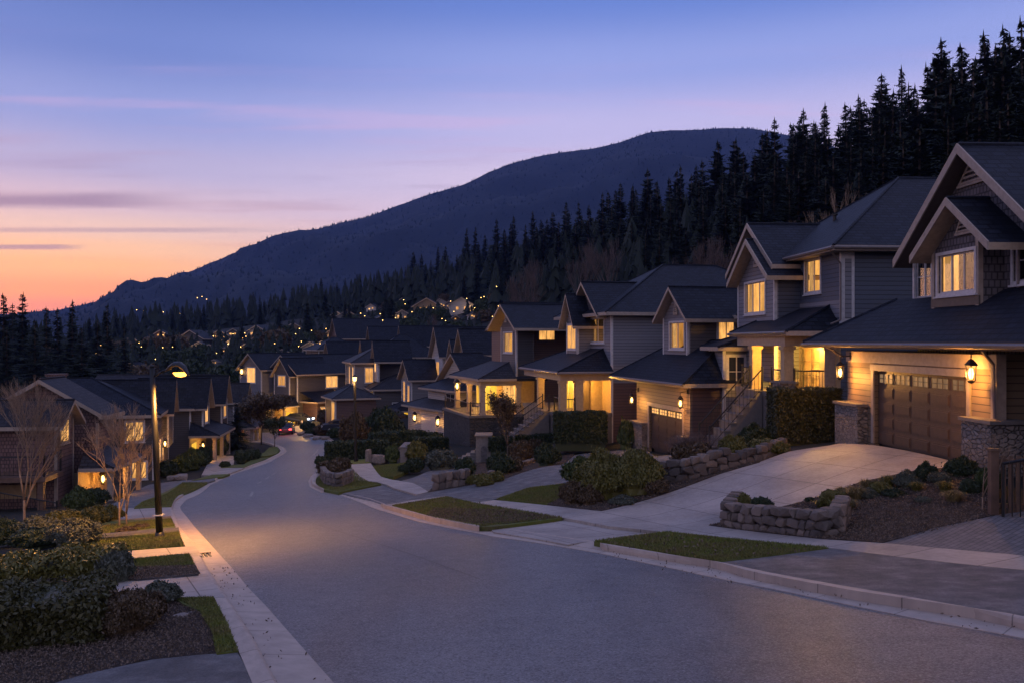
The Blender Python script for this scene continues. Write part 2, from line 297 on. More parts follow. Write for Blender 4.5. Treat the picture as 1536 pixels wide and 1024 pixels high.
class MB:
    """collects shapes in local metres; build() links them as one mesh with UVs in metres"""
    def __init__(s, m=1): s.v = []; s.f = []; s.mi = []; s.m = m
    def poly(s, pts, mi=0):
        b = len(s.v); s.v += [(p[0], s.m*p[1], p[2]) for p in pts]; s.f.append(list(range(b, b+len(pts)))); s.mi.append(mi)
    def box(s, x0, x1, y0, y1, z0, z1, mi=0):
        b = len(s.v)
        for z in (z0, z1):
            for x, y in ((x0, y0), (x1, y0), (x1, y1), (x0, y1)): s.v.append((x, s.m*y, z))
        for q in ((3, 2, 1, 0), (4, 5, 6, 7), (0, 1, 5, 4), (1, 2, 6, 5), (2, 3, 7, 6), (3, 0, 4, 7)): s.f.append([b+i for i in q]); s.mi.append(mi)
    def slab(s, top, t, mi=0, ms=1, down=True):
        """top polygon extruded straight down by t: mi on top, ms on sides and bottom"""
        bot = [(p[0], p[1], p[2]-t) for p in top]; s.poly(top, mi); s.poly(bot[::-1], ms)
        for i in range(len(top)):
            j = (i+1) % len(top); s.poly([top[i], bot[i], bot[j], top[j]], ms)
    def prism(s, pts, axis, a0, a1, mi=0):
        """polygon of (p,z) pairs extruded along axis 'x' or 'y'"""
        mk = (lambda a, p, z: (a, p, z)) if axis == 'x' else (lambda a, p, z: (p, a, z))
        A = [mk(a0, p, z) for p, z in pts]; B = [mk(a1, p, z) for p, z in pts]
        s.poly(A, mi); s.poly(B[::-1], mi)
        for i in range(len(pts)):
            j = (i+1) % len(pts); s.poly([A[i], B[i], B[j], A[j]], mi)
    def tube(s, p, q, r, n=6, mi=0, r2=None):
        p, q = Vector(p), Vector(q); d = q-p
        if d.length < 1e-6: return
        d.normalize(); u = d.orthogonal().normalized(); w = d.cross(u); r2 = r if r2 is None else r2
        b = len(s.v)
        for c, rr in ((p, r), (q, r2)):
            for k in range(n):
                a = 2*math.pi*k/n; t = c+u*(math.cos(a)*rr)+w*(math.sin(a)*rr); s.v.append((t.x, s.m*t.y, t.z))
        for k in range(n):
            k2 = (k+1) % n; s.f.append([b+k, b+k2, b+n+k2, b+n+k]); s.mi.append(mi)
        s.f.append([b+k for k in range(n)][::-1]); s.mi.append(mi); s.f.append([b+n+k for k in range(n)]); s.mi.append(mi)
    def lathe(s, c, prof, n=10, mi=0):
        b = len(s.v)
        for r, z in prof:
            for k in range(n): a = 2*math.pi*k/n; s.v.append((c[0]+r*math.cos(a), s.m*(c[1]+r*math.sin(a)), c[2]+z))
        for i in range(len(prof)-1):
            for k in range(n):
                k2 = (k+1) % n; s.f.append([b+i*n+k, b+i*n+k2, b+(i+1)*n+k2, b+(i+1)*n+k]); s.mi.append(mi)
    def build(s, name, mats, parent=None, smooth=False, loc=None, rz=None):
        mats = mats if isinstance(mats, (list, tuple)) else [mats]
        me = np_mesh(name, s.v, s.f, [M[k] if isinstance(k, str) else k for k in mats], smooth, s.mi)
        uvl = me.uv_layers.new(name='UVMap'); uv = np.zeros(len(me.loops)*2)
        vs = me.vertices
        for p in me.polygons:
            nn = p.normal
            if abs(nn.z) > .97: ax, ay = Vector((1, 0, 0)), Vector((0, 1, 0))
            else:
                ax = Vector((-nn.y, nn.x, 0)).normalized(); ay = nn.cross(ax)
                if ay.z < 0: ay = -ay
            for li in p.loop_indices:
                co = vs[me.loops[li].vertex_index].co; uv[2*li] = ax.dot(co); uv[2*li+1] = ay.dot(co)
        uvl.data.foreach_set('uv', uv)
        return add(name, me, parent, loc, rz)

# ------------------------------------------------------------------ terrain height
def pxw(px, py, Y): return ((px-CX)/F*Y, Y, -(py-CY)/F*Y)
def plane(x, y): return -2.7-.11*(-.433*x+.901*y)
ctrl = [(x, y, plane(x, y)) for x, y in ((-10, 5), (0, 4), (8, 5), (-9, 15), (0, 15), (6, 11), (-10, 25), (-3, 25), (1.7, 20), (-6, 33), (5.3, 21.3), (9.2, 15.6), (-5, 10), (4, 8),
        (-22, 14), (-16, 20), (-16, 8), (0, -12), (-30, -20), (30, -20), (14, 6), (30, 8), (-30, 30), (-18, 36))]
ctrl += [pxw(*a) for a in ((1311, 667, 28.4), (1451, 696, 23.1), (1536, 770, 18.2), (1180, 667, 33), (1035, 681, 45), (960, 676, 50), (917, 662, 57), (800, 705, 40),
        (733, 665, 68), (655, 657, 85), (573, 628, 105), (530, 700, 58), (490, 676, 75), (700, 715, 48), (640, 700, 58), (495, 658, 90), (415, 660, 100), (440, 648, 112), (430, 640, 130),
        (480, 630, 118), (150, 751, 46), (225, 720, 62), (310, 697, 75), (340, 712, 60), (270, 768, 33.5), (352, 660, 100), (370, 642, 125), (430, 675, 83), (0, 790, 35), (1140, 700, 27), (960, 740, 27))]
ctrl += [(32, 25, -1.5), (30, 50, -2), (22, 75, -3), (16, 100, -4), (50, 40, 4), (50, 75, 6), (36, 110, 8), (25, 160, 11), (6, 240, 15), (-16, 300, 18), (-42, 370, 18), (-100, 450, 11),
         (-200, 550, 3), (-300, 650, 0), (85, 90, 18), (85, 160, 26), (70, 250, 33), (0, 350, 24), (-60, 460, 20), (100, 330, 45), (-30, 165, -5), (-12, 200, 2), (-16, 260, 9), (-45, 260, 3.5), (-90, 260, -1),
         (-125, 220, -5), (-75, 165, -8), (-95, 130, -12), (-60, 95, -11), (-120, 60, -10), (-50, 42, -8.5), (-200, 150, -10), (-200, 300, -4), (60, 0, -1), (-80, 0, -7), (120, 30, 10)]
ctrl = np.array(ctrl, float)
def kern(d2): return np.sqrt(d2+16.0)
_d = ((ctrl[:, None, :2]-ctrl[None, :, :2])**2).sum(-1); _n = len(ctrl)
_A = np.zeros((_n+3, _n+3)); _A[:_n, :_n] = kern(_d)-.02*np.eye(_n); _A[:_n, _n] = 1; _A[:_n, _n+1:] = ctrl[:, :2]; _A[_n:, :_n] = _A[:_n, _n:].T
_w = np.linalg.solve(_A, np.concatenate([ctrl[:, 2], [0, 0, 0]]))
def H(x, y):
    x = np.asarray(x, float); y = np.asarray(y, float); sh = x.shape; x = x.ravel(); y = y.ravel(); out = np.zeros(len(x))
    for i in range(0, len(x), 20000):
        a, b = x[i:i+20000], y[i:i+20000]
        k = kern((a[:, None]-ctrl[None, :, 0])**2+(b[:, None]-ctrl[None, :, 1])**2)
        out[i:i+20000] = k@_w[:_n]+_w[_n]+_w[_n+1]*a+_w[_n+2]*b
    r = np.hypot(x, y); t = np.clip((r-480)/420, 0, 1); t = t*t*(3-2*t)
    out = out*(1-t)+(-12.0)*t
    return out.reshape(sh)
def Hs(x, y): return float(H(np.array([x]), np.array([y]))[0])
_Ys = np.geomspace(2.0, 700, 900)
def hit(px, py, off=0.0, ymin=0):
    """the ground point the photograph shows at a pixel"""
    kx, kz = (px-CX)/F, -(py-CY)/F; Ys = _Ys[_Ys > ymin]
    g = kz*Ys-(H(kx*Ys, Ys)+off)
    idx = np.where(g < 0)[0]
    if len(idx) == 0: return None
    i = idx[0]
    if i == 0: Y = Ys[0]
    else: Y = Ys[i-1]+(Ys[i]-Ys[i-1])*g[i-1]/(g[i-1]-g[i])
    return Vector((kx*Y, Y, kz*Y-off))
# ------------------------------------------------------------------ ground sheets
from mathutils.geometry import tessellate_polygon
def make_terrain():
    rs = [0.0]; r = 2.0
    while r < 3300: rs.append(r); r += max(.35, r*.022)
    fa = list(np.arange(-48, 48, .4)); co = list(np.arange(48, 312, 4)); an = np.radians(np.array(fa+co)); n = len(an)
    V_ = [(0, 0)]
    for r in rs[1:]: V_ += [(r*math.sin(a), r*math.cos(a)) for a in an]
    P = np.array(V_); z = H(P[:, 0], P[:, 1])-.07; V3 = np.column_stack([P, z]); F_ = []
    for k in range(n): F_.append([0, 1+(k+1) % n, 1+k])
    for i in range(len(rs)-2):
        b = 1+i*n
        for k in range(n): k2 = (k+1) % n; F_.append([b+k, b+k2, b+n+k2, b+n+k])
    me = np_mesh('ground', V3, F_, [M['earth']], True); o = add('ground', me); tag(o, kind='structure'); return o
make_terrain()
def sheet(name, polys, off, mat, cell=.6, skirt=.22, kind='structure', world=False, label=None):
    if not isinstance(polys[0][0], (tuple, list, Vector)): polys = [polys]
    bm = bmesh.new()
    for poly in polys:
        pts = []
        if world: pts = [Vector((p[0], p[1], 0)) for p in poly]
        else:
            for i, p in enumerate(poly):
                h = hit(p[0], p[1], off)
                if h: pts.append(Vector((h.x, h.y, 0)))
        vs = [bm.verts.new(p) for p in pts]
        for t in tessellate_polygon([pts]):
            try: bm.faces.new([vs[i] for i in t])
            except ValueError: pass
    xs = [v.co.x for v in bm.verts]; ys = [v.co.y for v in bm.verts]
    for ax, lo, hi in ((0, min(xs), max(xs)), (1, min(ys), max(ys))):
        c = cell if hi-lo < 60 else cell*2
        k = math.ceil(lo/c)
        while k*c < hi:
            co = [0, 0, 0]; no = [0, 0, 0]; co[ax] = k*c; no[ax] = 1
            bmesh.ops.bisect_plane(bm, geom=bm.verts[:]+bm.edges[:]+bm.faces[:], plane_co=co, plane_no=no, dist=1e-5); k += 1
    vs = bm.verts[:]; z = H(np.array([v.co.x for v in vs]), np.array([v.co.y for v in vs]))
    for v, h in zip(vs, z): v.co.z = h+off
    bmesh.ops.recalc_face_normals(bm, faces=bm.faces[:])
    if bm.faces and sum(f.normal.z for f in bm.faces) < 0: bmesh.ops.reverse_faces(bm, faces=bm.faces[:])
    if skirt:
        be = [e for e in bm.edges if len(e.link_faces) == 1]
        r = bmesh.ops.extrude_edge_only(bm, edges=be)
        for v in r['geom']:
            if isinstance(v, bmesh.types.BMVert): v.co.z -= skirt
    me = bpy.data.meshes.new(name); bm.to_mesh(me); bm.free(); me.materials.append(M[mat])
    u = me.uv_layers.new(name='UVMap'); ca, sa = math.cos(R(-38)), math.sin(R(-38)); u.data.foreach_set('uv', [c for l in me.loops for v in (me.vertices[l.vertex_index].co,) for c in (v.x*ca-v.y*sa, v.x*sa+v.y*ca)])
    o = add(name, me); tag(o, label, kind=kind); return o
# left asphalt edge (near -> far), left kerb line, left kerb back
LA = [(560, 1090), (500, 1024), (400, 910), (371, 880), (345, 848), (328, 830), (300, 799), (283, 778), (272, 765), (270, 760), (281.5, 748), (315, 727), (354, 709), (406, 692), (426, 680), (430, 676), (427, 671), (417, 667), (398, 664), (370, 661)]
LK = [(450, 1090), (412, 1024), (378, 959), (345, 907), (312.5, 858), (293, 819), (273, 797), (262, 775), (258, 764), (263, 752), (277, 741), (309, 726), (354, 706.5), (400, 691), (422, 680), (427, 675.5), (424, 671), (414, 666.5), (396, 663), (368, 660)]
LB = [(404, 1090), (379, 1024), (358, 975), (342, 936), (320.6, 894), (283, 829), (267, 796), (257, 775), (253, 763), (258, 750), (272, 738.5), (306, 723.8), (353, 704), (397, 689.5), (418, 679), (421, 675), (418, 671), (410, 667), (394, 662), (366, 659)]
RA = [(1700, 997), (1536, 957), (1401, 934), (1277, 908), (1168, 885), (1060, 864), (1026, 856), (907, 831), (740, 804.6), (719, 800), (627.5, 781.7), (565, 763), (540, 752.5), (513, 743), (481.7, 738), (465, 729.6), (462.5, 721), (467, 713), (479.6, 704.6), (486, 690), (489, 676), (494, 666), (495, 660), (464, 655.5), (441, 649.5)]
RK = [(1700, 985), (1536, 945), (1357, 907), (1215, 881), (1116, 861), (1060, 850), (1032, 847), (907, 826), (852, 817.6), (740, 797.5), (719, 793.5), (638, 778), (571, 759), (546, 750), (514, 741), (486, 736), (468, 728), (466, 721), (470, 713), (481, 706), (489, 691), (492, 677), (497, 667), (498, 660), (466, 654), (443, 648.3)]
RB = [(1700, 962), (1536, 922), (1370, 898), (1277, 884), (1122, 855), (1076, 841), (1034, 835), (974, 825), (873, 812), (740, 793), (719, 789), (648, 775), (577.5, 756.7), (556, 749), (523, 741.5), (486, 733.5), (474, 725), (473, 720), (476, 714), (486, 707), (493, 692), (496, 677), (501, 668), (501, 660), (468, 652), (445, 647)]
near = [(500, 1024), (560, 1090), (900, 1300), (1900, 1300), (1700, 997)]
road = [(640, 1200)]+LA+[(350, 659), (350, 650), (395, 648), (430, 647)]+RA[::-1]+[(1900, 1060), (1900, 1250)]
sheet('road', road, 0, 'asphalt', .7, .1)
def resample(P, n):
    d = [0]
    for a, b in zip(P, P[1:]): d.append(d[-1]+(b-a).length)
    t = np.linspace(0, d[-1], n); return np.column_stack([np.interp(t, d, [p[k] for p in P]) for k in range(3)]), d[-1]
def ribbon(name, A, B, off, mat, skirt=.2, prof=None, ob=0):
    """a strip between two photographed edges; prof: heights of cross-section stations 0..1"""
    A = [hit(*p) for p in A]; B = [hit(p[0], p[1], ob) for p in B]; n = max(8, int(sum((b-a).length for a, b in zip(A, A[1:]))/.5))
    a, LL = resample(A, n); b, _ = resample(B, n); st = prof or [(0, -skirt), (0, 0), (1, 0), (1, -skirt)]
    V_ = []; uvs = []
    for i in range(n):
        for (t, dz) in st:
            x, y = a[i, 0]*(1-t)+b[i, 0]*t, a[i, 1]*(1-t)+b[i, 1]*t; V_.append([x, y, dz]); uvs.append((LL*i/(n-1), 1.5+t*.6))
    V_ = np.array(V_); V_[:, 2] += H(V_[:, 0], V_[:, 1])+off; k = len(st)
    F_ = [[i*k+j, i*k+j+1, (i+1)*k+j+1, (i+1)*k+j] for i in range(n-1) for j in range(k-1)]+[list(range(k)), list(range((n-1)*k, n*k))]
    me = np_mesh(name, V_, F_, [M[mat]]); u = me.uv_layers.new(name='UVMap')
    u.data.foreach_set('uv', [c for l in me.loops for c in uvs[l.vertex_index]])
    o = add(name, me); tag(o, kind='structure'); return o
M['kerb'] = m_brick('kerb_concrete', (.42, .34, .28), (.48, .39, .32), (.10, .085, .07), 1.5, 9.0, .012, 0., .01, .65, .35, .5)
kp = lambda h: [(0, -.1), (0, h*.55), (.16, h*.9), (.34, h), (1, h), (1, -.2)]
ribbon('gutter', LA, LK, .012, 'kerb', .1); ribbon('gutter', RA, RK, .012, 'kerb', .1)
ribbon('kerb', LK, LB, 0, 'kerb', prof=kp(.10), ob=.10)
ribbon('kerb', RK[:8], RB[:8]+[(900, 813)], 0, 'kerb', prof=kp(.15), ob=.15)
ribbon('kerb', [RK[7], RK[8], RK[9], RK[10]], [(893, 814.5), RB[8], RB[9], RB[10]], 0, 'kerb', prof=[(0, -.1), (0, .02), (1, .055), (1, -.1)])
ribbon('kerb', RK[10:13], RB[10:13], 0, 'kerb', prof=kp(.15), ob=.15)
ribbon('kerb', RK[12:16], RB[12:16], 0, 'kerb', prof=[(0, -.1), (0, .02), (1, .055), (1, -.1)])
ribbon('kerb', RK[15:], RB[15:], 0, 'kerb', prof=kp(.15), ob=.15)
# faint centre line far down the road
def tape(pts, w, off, mat, name):
    P = [hit(*p) for p in pts]; poly = []
    L = [];Rr = []
    for i, p in enumerate(P):
        d = (P[min(i+1, len(P)-1)]-P[max(i-1, 0)]); d.z = 0; d.normalize(); q = Vector((-d.y, d.x, 0))*w/2
        L.append((p+q)[:2]); Rr.append((p-q)[:2])
    return sheet(name, L+Rr[::-1], off, mat, .6, 0, world=True)
M['paint'] = m_ground('road_paint_worn', [(.17, .16, .15), (.3, .29, .27), (.4, .38, .35)], 3, 12, .7, .2, .005)
for seg in ([(386, 725), (392, 721.5)], [(398, 718), (404, 714)], [(408, 711.5), (414, 708)], [(470, 682), (474, 678), (477, 673)], [(376, 744), (379, 737)]):
    tape(seg, .12, .006, 'paint', 'road_marking')
M['tar'] = m_plain('tar_seam', (.09, .088, .09), .5)
tape([(376, 744), (383, 752), (400, 762), (440, 775), (520, 800), (620, 832), (720, 868)], .03, .005, 'tar', 'road_seam')
tape([(300, 765), (380, 762), (480, 760), (560, 757)], .035, .006, 'tar', 'road_seam'); tape([(470, 722), (420, 723), (360, 727), (330, 730)], .05, .006, 'tar', 'road_seam')
# right side
C1, LW = .118, .135
sheet('driveway', [(896, 765), (940, 752), (1000, 738.5), (1078, 710), (1140, 692), (1185, 676), (1240, 668), (1262, 664), (1300, 666), (1312, 667), (1455, 697), (1370, 705), (1290, 722), (1240, 740), (1200, 752), (1130, 768), (1063, 787), (980, 777)], C1, 'concrete', .5)
sheet('driveway', [(735, 790), (740, 797), (852, 816), (873, 812.5), (891, 811), (940, 803), (1000, 797), (912, 787), (844, 775)], .05, 'concrete', .5)
sheet('sidewalk', [(1700, 858), (1536, 832), (1308, 812), (1233, 807), (1060, 786.5), (901, 765.5), (849, 760), (740, 749), (713, 753), (760, 763), (844, 775.5), (912, 788), (1000, 797.5), (1060, 803), (1243, 820.5), (1339, 833), (1536, 854), (1700, 880)], .124, 'concrete', .5)
sheet('driveway', [(1243, 820), (1339, 832), (1536, 853), (1700, 878), (1700, 963), (1536, 923), (1370, 899), (1277, 885), (1122, 856), (1076, 841), (1180, 828)], C1, 'drive_asphalt', .5)
sheet('lawn', [(891, 811), (940, 803), (1000, 796), (1060, 802), (1243, 820.5), (1180, 829), (1076, 841.5), (1034, 835.5), (974, 826)], LW, 'lawn', .5)
sheet('lawn', [(588, 757), (669, 744), (711, 753.5), (760, 763), (844, 775.5), (740, 789), (719, 789), (648, 775.5)], LW, 'lawn', .5)
sheet('garden_bed', [(640, 772), (650, 761), (720, 762), (760, 764), (835, 775), (760, 784), (718, 785)], LW+.012, 'mulch', .5)
sheet('sidewalk', [(580, 756), (620, 749), (667, 743), (671, 745), (588, 757.5)], .128, 'concrete', .5)
sheet('driveway', [(642, 737), (700, 727), (760, 716), (818, 698.6), (862, 682), (878, 679), (915, 676), (953, 672), (974, 677), (1024, 682.5), (1010, 690), (960, 698), (900, 712), (847, 724.6), (792, 731), (745, 747), (713, 753.5), (667, 743), (620, 748.5), (584, 755), (577, 756.5), (625, 742)], C1, 'drive_asphalt', .5)
sheet('driveway', [(508, 738), (545, 730), (573, 726), (590, 719), (625, 738), (642, 737), (625, 743), (577, 757), (556, 750), (523, 742)], .05, 'drive_asphalt', .5)
sheet('driveway', [(598, 721), (640, 707), (682, 693), (713, 690), (700, 702), (686, 711), (655, 724), (642, 737), (625, 738)], C1, 'drive_asphalt', .5)
sheet('sidewalk', [(523, 696), (556, 694), (572, 714), (598, 720), (642, 736.5), (625, 741), (590, 731), (566, 722), (538, 720)], .124, 'concrete', .5)
sheet('lawn', [(508, 737.5), (545, 730), (572, 725), (550, 720), (538, 720), (523, 696), (500, 694), (493, 698), (484, 708), (474, 717), (475, 725), (486, 733.5)], LW, 'lawn', .5)
sheet('lawn', [(559, 698), (615, 692), (612, 705), (590, 714), (572, 714)], LW, 'lawn', .5)
sheet('lawn', [(520, 690), (548, 687), (556, 693), (523, 696), (512, 693)], LW, 'lawn', .5)
sheet('lawn', [(745, 747.5), (765, 740), (792, 731), (847, 724.6), (862, 735), (821, 755)], LW, 'lawn', .5)
sheet('garden_bed', [(821, 755), (860, 735), (870, 712), (960, 699), (1010, 690), (1085, 694), (1140, 692), (1078, 710), (1000, 738.5), (901, 765), (860, 761)], LW, 'mulch', .5)
sheet('garden_bed', [(1063, 786.5), (1130, 768), (1200, 752), (1240, 740), (1290, 722), (1370, 705), (1455, 697), (1495, 700), (1492, 771), (1400, 790), (1323, 812.5), (1233, 807)], LW, 'mulch', .5)
sheet('garden_bed', [(642, 737), (655, 724), (686, 711), (713, 690), (760, 690), (862, 680), (818, 698.6), (760, 716), (700, 727)], LW, 'mulch', .5)
sheet('driveway', [(1308, 812), (1323, 812.5), (1400, 790), (1490, 772), (1536, 766), (1700, 756), (1700, 858), (1536, 832)], C1, 'pavers', .5)
sheet('lawn', [(1690, 752), (2700, 800), (2700, 1500), (1900, 1300), (1695, 966)], .105, 'lawn', .6)
# left side
sheet('sidewalk', [(60, 836), (150, 827), (235, 821), (293, 818), (303, 832.7), (245, 834), (185, 838), (60, 852)], .104, 'concrete', .5)
sheet('sidewalk', [(120, 878), (207, 867), (298, 860), (310, 859), (323, 877), (337, 895), (300, 895), (260, 896), (150, 905)], .104, 'concrete', .5)
sheet('lawn', [(120, 806), (200, 801), (268, 796), (275, 817), (146, 827), (80, 834)], LW, 'lawn', .5)
sheet('lawn', [(130, 790), (170, 780), (257, 777), (262, 788), (265, 794), (150, 800), (110, 800)], LW, 'lawn', .5)
sheet('garden_bed', [(110, 801), (150, 799.5), (268, 790), (269, 796), (150, 806)], LW+.03, 'gravel', .5)
sheet('lawn', [(185, 839), (284, 830), (292, 848), (193, 852), (175, 846)], LW, 'lawn', .5)
sheet('garden_bed', [(180, 851), (292, 847), (298, 860), (206, 868), (170, 866)], LW, 'gravel', .5)
sheet('lawn', [(201, 761.5), (257, 758.5), (268, 741), (311, 722.5), (274, 722.5), (235, 742)], LW, 'lawn', .5)
sheet('driveway', [(150, 768), (190, 740), (224, 726), (260, 721), (320, 716), (323, 719), (311, 723), (274, 722.8), (235, 742), (201, 762), (170, 766)], .104, 'drive_asphalt', .5)
sheet('sidewalk', [(150, 774), (160, 763), (255, 760), (258, 773), (200, 777), (150, 782)], .106, 'concrete', .5)
sheet('lawn', [(287, 720), (335, 714), (345, 710), (318, 711)], LW, 'lawn', .5)
sheet('driveway', [(302, 712), (310, 697), (326, 682), (352, 683), (350, 696), (330, 700), (366, 701), (345, 709), (318, 712)], .104, 'concrete', .5)
sheet('lawn', [(331, 700.5), (345, 696.5), (365, 696), (380, 687), (406, 684.5), (366, 700)], LW, 'lawn', .5)
sheet('lawn', [(380, 684), (396, 678), (404, 670), (416, 669), (419, 675), (414, 680), (400, 683)], LW, 'lawn', .5)
sheet('driveway', [(-60, 1150), (60, 1030), (120, 1012), (228, 988), (300, 981), (356, 977), (368, 998), (379, 1024), (412, 1090), (420, 1150)], .095, 'drive_asphalt', .5)
sheet('garden_bed', [(-120, 1150), (-120, 840), (60, 838), (120, 852), (150, 905), (260, 897), (320, 895), (342, 936), (357, 976), (228, 987), (60, 1029), (-60, 1150)], .08, 'mulch', .4)
sheet('lawn', [(262, 896), (320, 894.5), (342, 936), (357, 975), (325, 979), (318, 945), (300, 915), (275, 905)], LW-.02, 'lawn', .4)
# far bright forecourt where the street turns away
sheet('driveway', [(433, 647), (446, 647), (468, 652), (480, 645), (470, 640), (445, 638), (425, 643)], .03, 'concrete', .8)

# ------------------------------------------------------------------ mountain
def make_mountain():
    ridge = [(-700, 500), (-300, 488), (-100, 478), (0, 472), (90, 468), (135, 458), (200, 447), (250, 425), (300, 405), (350, 383), (400, 364), (450, 352), (520, 332), (560, 323), (600, 307), (650, 290), (700, 276), (740, 255), (800, 236), (850, 228), (900, 222), (930, 214), (960, 202), (1000, 195), (1050, 196), (1080, 192), (1145, 195), (1220, 212), (1350, 250), (1600, 300), (2000, 400), (2600, 470)]
    rp = np.array(ridge); Yr = 2600.0; n = 420; px = np.linspace(-700, 2600, n); py = np.interp(px, rp[:, 0], rp[:, 1])
    k = np.ones(5)/5; py = np.convolve(np.pad(py, 2, 'edge'), k, 'valid')
    prof = [(0, 0), (.12, .08), (.3, .24), (.5, .45), (.7, .68), (.86, .87), (1, 1), (1.06, .9), (1.2, .5), (1.36, 0)]
    m = 60; V_ = []; from mathutils import noise as mn
    tt = np.concatenate([np.linspace(0, 1, 44), np.linspace(1.02, 1.36, 16)]); hh = np.interp(tt, [a for a, b in prof], [b for a, b in prof])
    for j, t in enumerate(tt):
        Y = 1000+(Yr-1000)*t
        for i in range(n):
            X = (px[i]-CX)/F*Yr; hz = -(py[i]-CY)/F*Yr+14
            env = math.sin(min(t, 1)*math.pi)
            nz = mn.fractal(Vector((X*.0022, Y*.0022, 3.)), .9, 2.2, 6)*95*env + mn.fractal(Vector((X*.012, Y*.012, 1.)), .9, 2.1, 4)*9*(.3+env)
            z = -14+hz*hh[j]+nz*min(1, hz/200)
            V_.append((X*(.55+.45*min(t, 1.)), Y, z-0))
    F_ = [[j*n+i, j*n+i+1, (j+1)*n+i+1, (j+1)*n+i] for j in range(m-1) for i in range(n-1)]
    V_ = np.array(V_); o = add('mountain', np_mesh('mountain', V_, F_, [M['mount']], True)); tag(o, kind='structure')
    # the forest standing on it: thousands of small spires, one mass
    P = V_.reshape(m, n, 3); cnt = 15000; jj = np.concatenate([rng.uniform(4, 44, cnt), rng.uniform(42.2, 43.6, 1600)]); ii = rng.uniform(1, n-2, len(jj))
    j0 = jj.astype(int); i0 = ii.astype(int); fj = jj-j0; fi = ii-i0; fj = fj[:, None]; fi = fi[:, None]
    B = P[j0, i0]*(1-fj)*(1-fi)+P[j0+1, i0]*fj*(1-fi)+P[j0, i0+1]*(1-fj)*fi+P[j0+1, i0+1]*fj*fi
    return B
MT = make_mountain()
def spires(B, name, hlo, hhi, wid, mat, seg=5, tiers=3):
    """a far mass of conifers: tiered ragged cones, one object"""
    N = len(B); hs = rng.uniform(hlo, hhi, N); V_ = []; F_ = []; b = 0
    for k in range(N):
        x, y, z = B[k]; h = hs[k]; w = wid*h*rng.uniform(.8, 1.2)
        for t in range(tiers):
            q_ = t/tiers; zb = z+h*(.04+.9*q_); zt = z+h*min(1, .04+.9*q_+.34); rr = w*(1-.9*q_); a0 = rng.uniform(0, 6)
            if t == tiers-1: zt = z+h
            for s in range(seg):
                a = a0+2*math.pi*s/seg; r2 = rr*rng.uniform(.35, 1.35); V_.append((x+r2*math.cos(a), y+r2*math.sin(a), zb+rng.uniform(-.09, .07)*h))
            V_.append((x, y, zt))
            for s in range(seg): F_.append((b+s, b+(s+1) % seg, b+seg))
            b += seg+1
    o = add(name, np_mesh(name, np.array(V_), F_, [M[mat]])); tag(o, kind='stuff'); return o
spires(MT, 'mountain_forest', 4, 8, .3, 'needle_far', 4, 1)
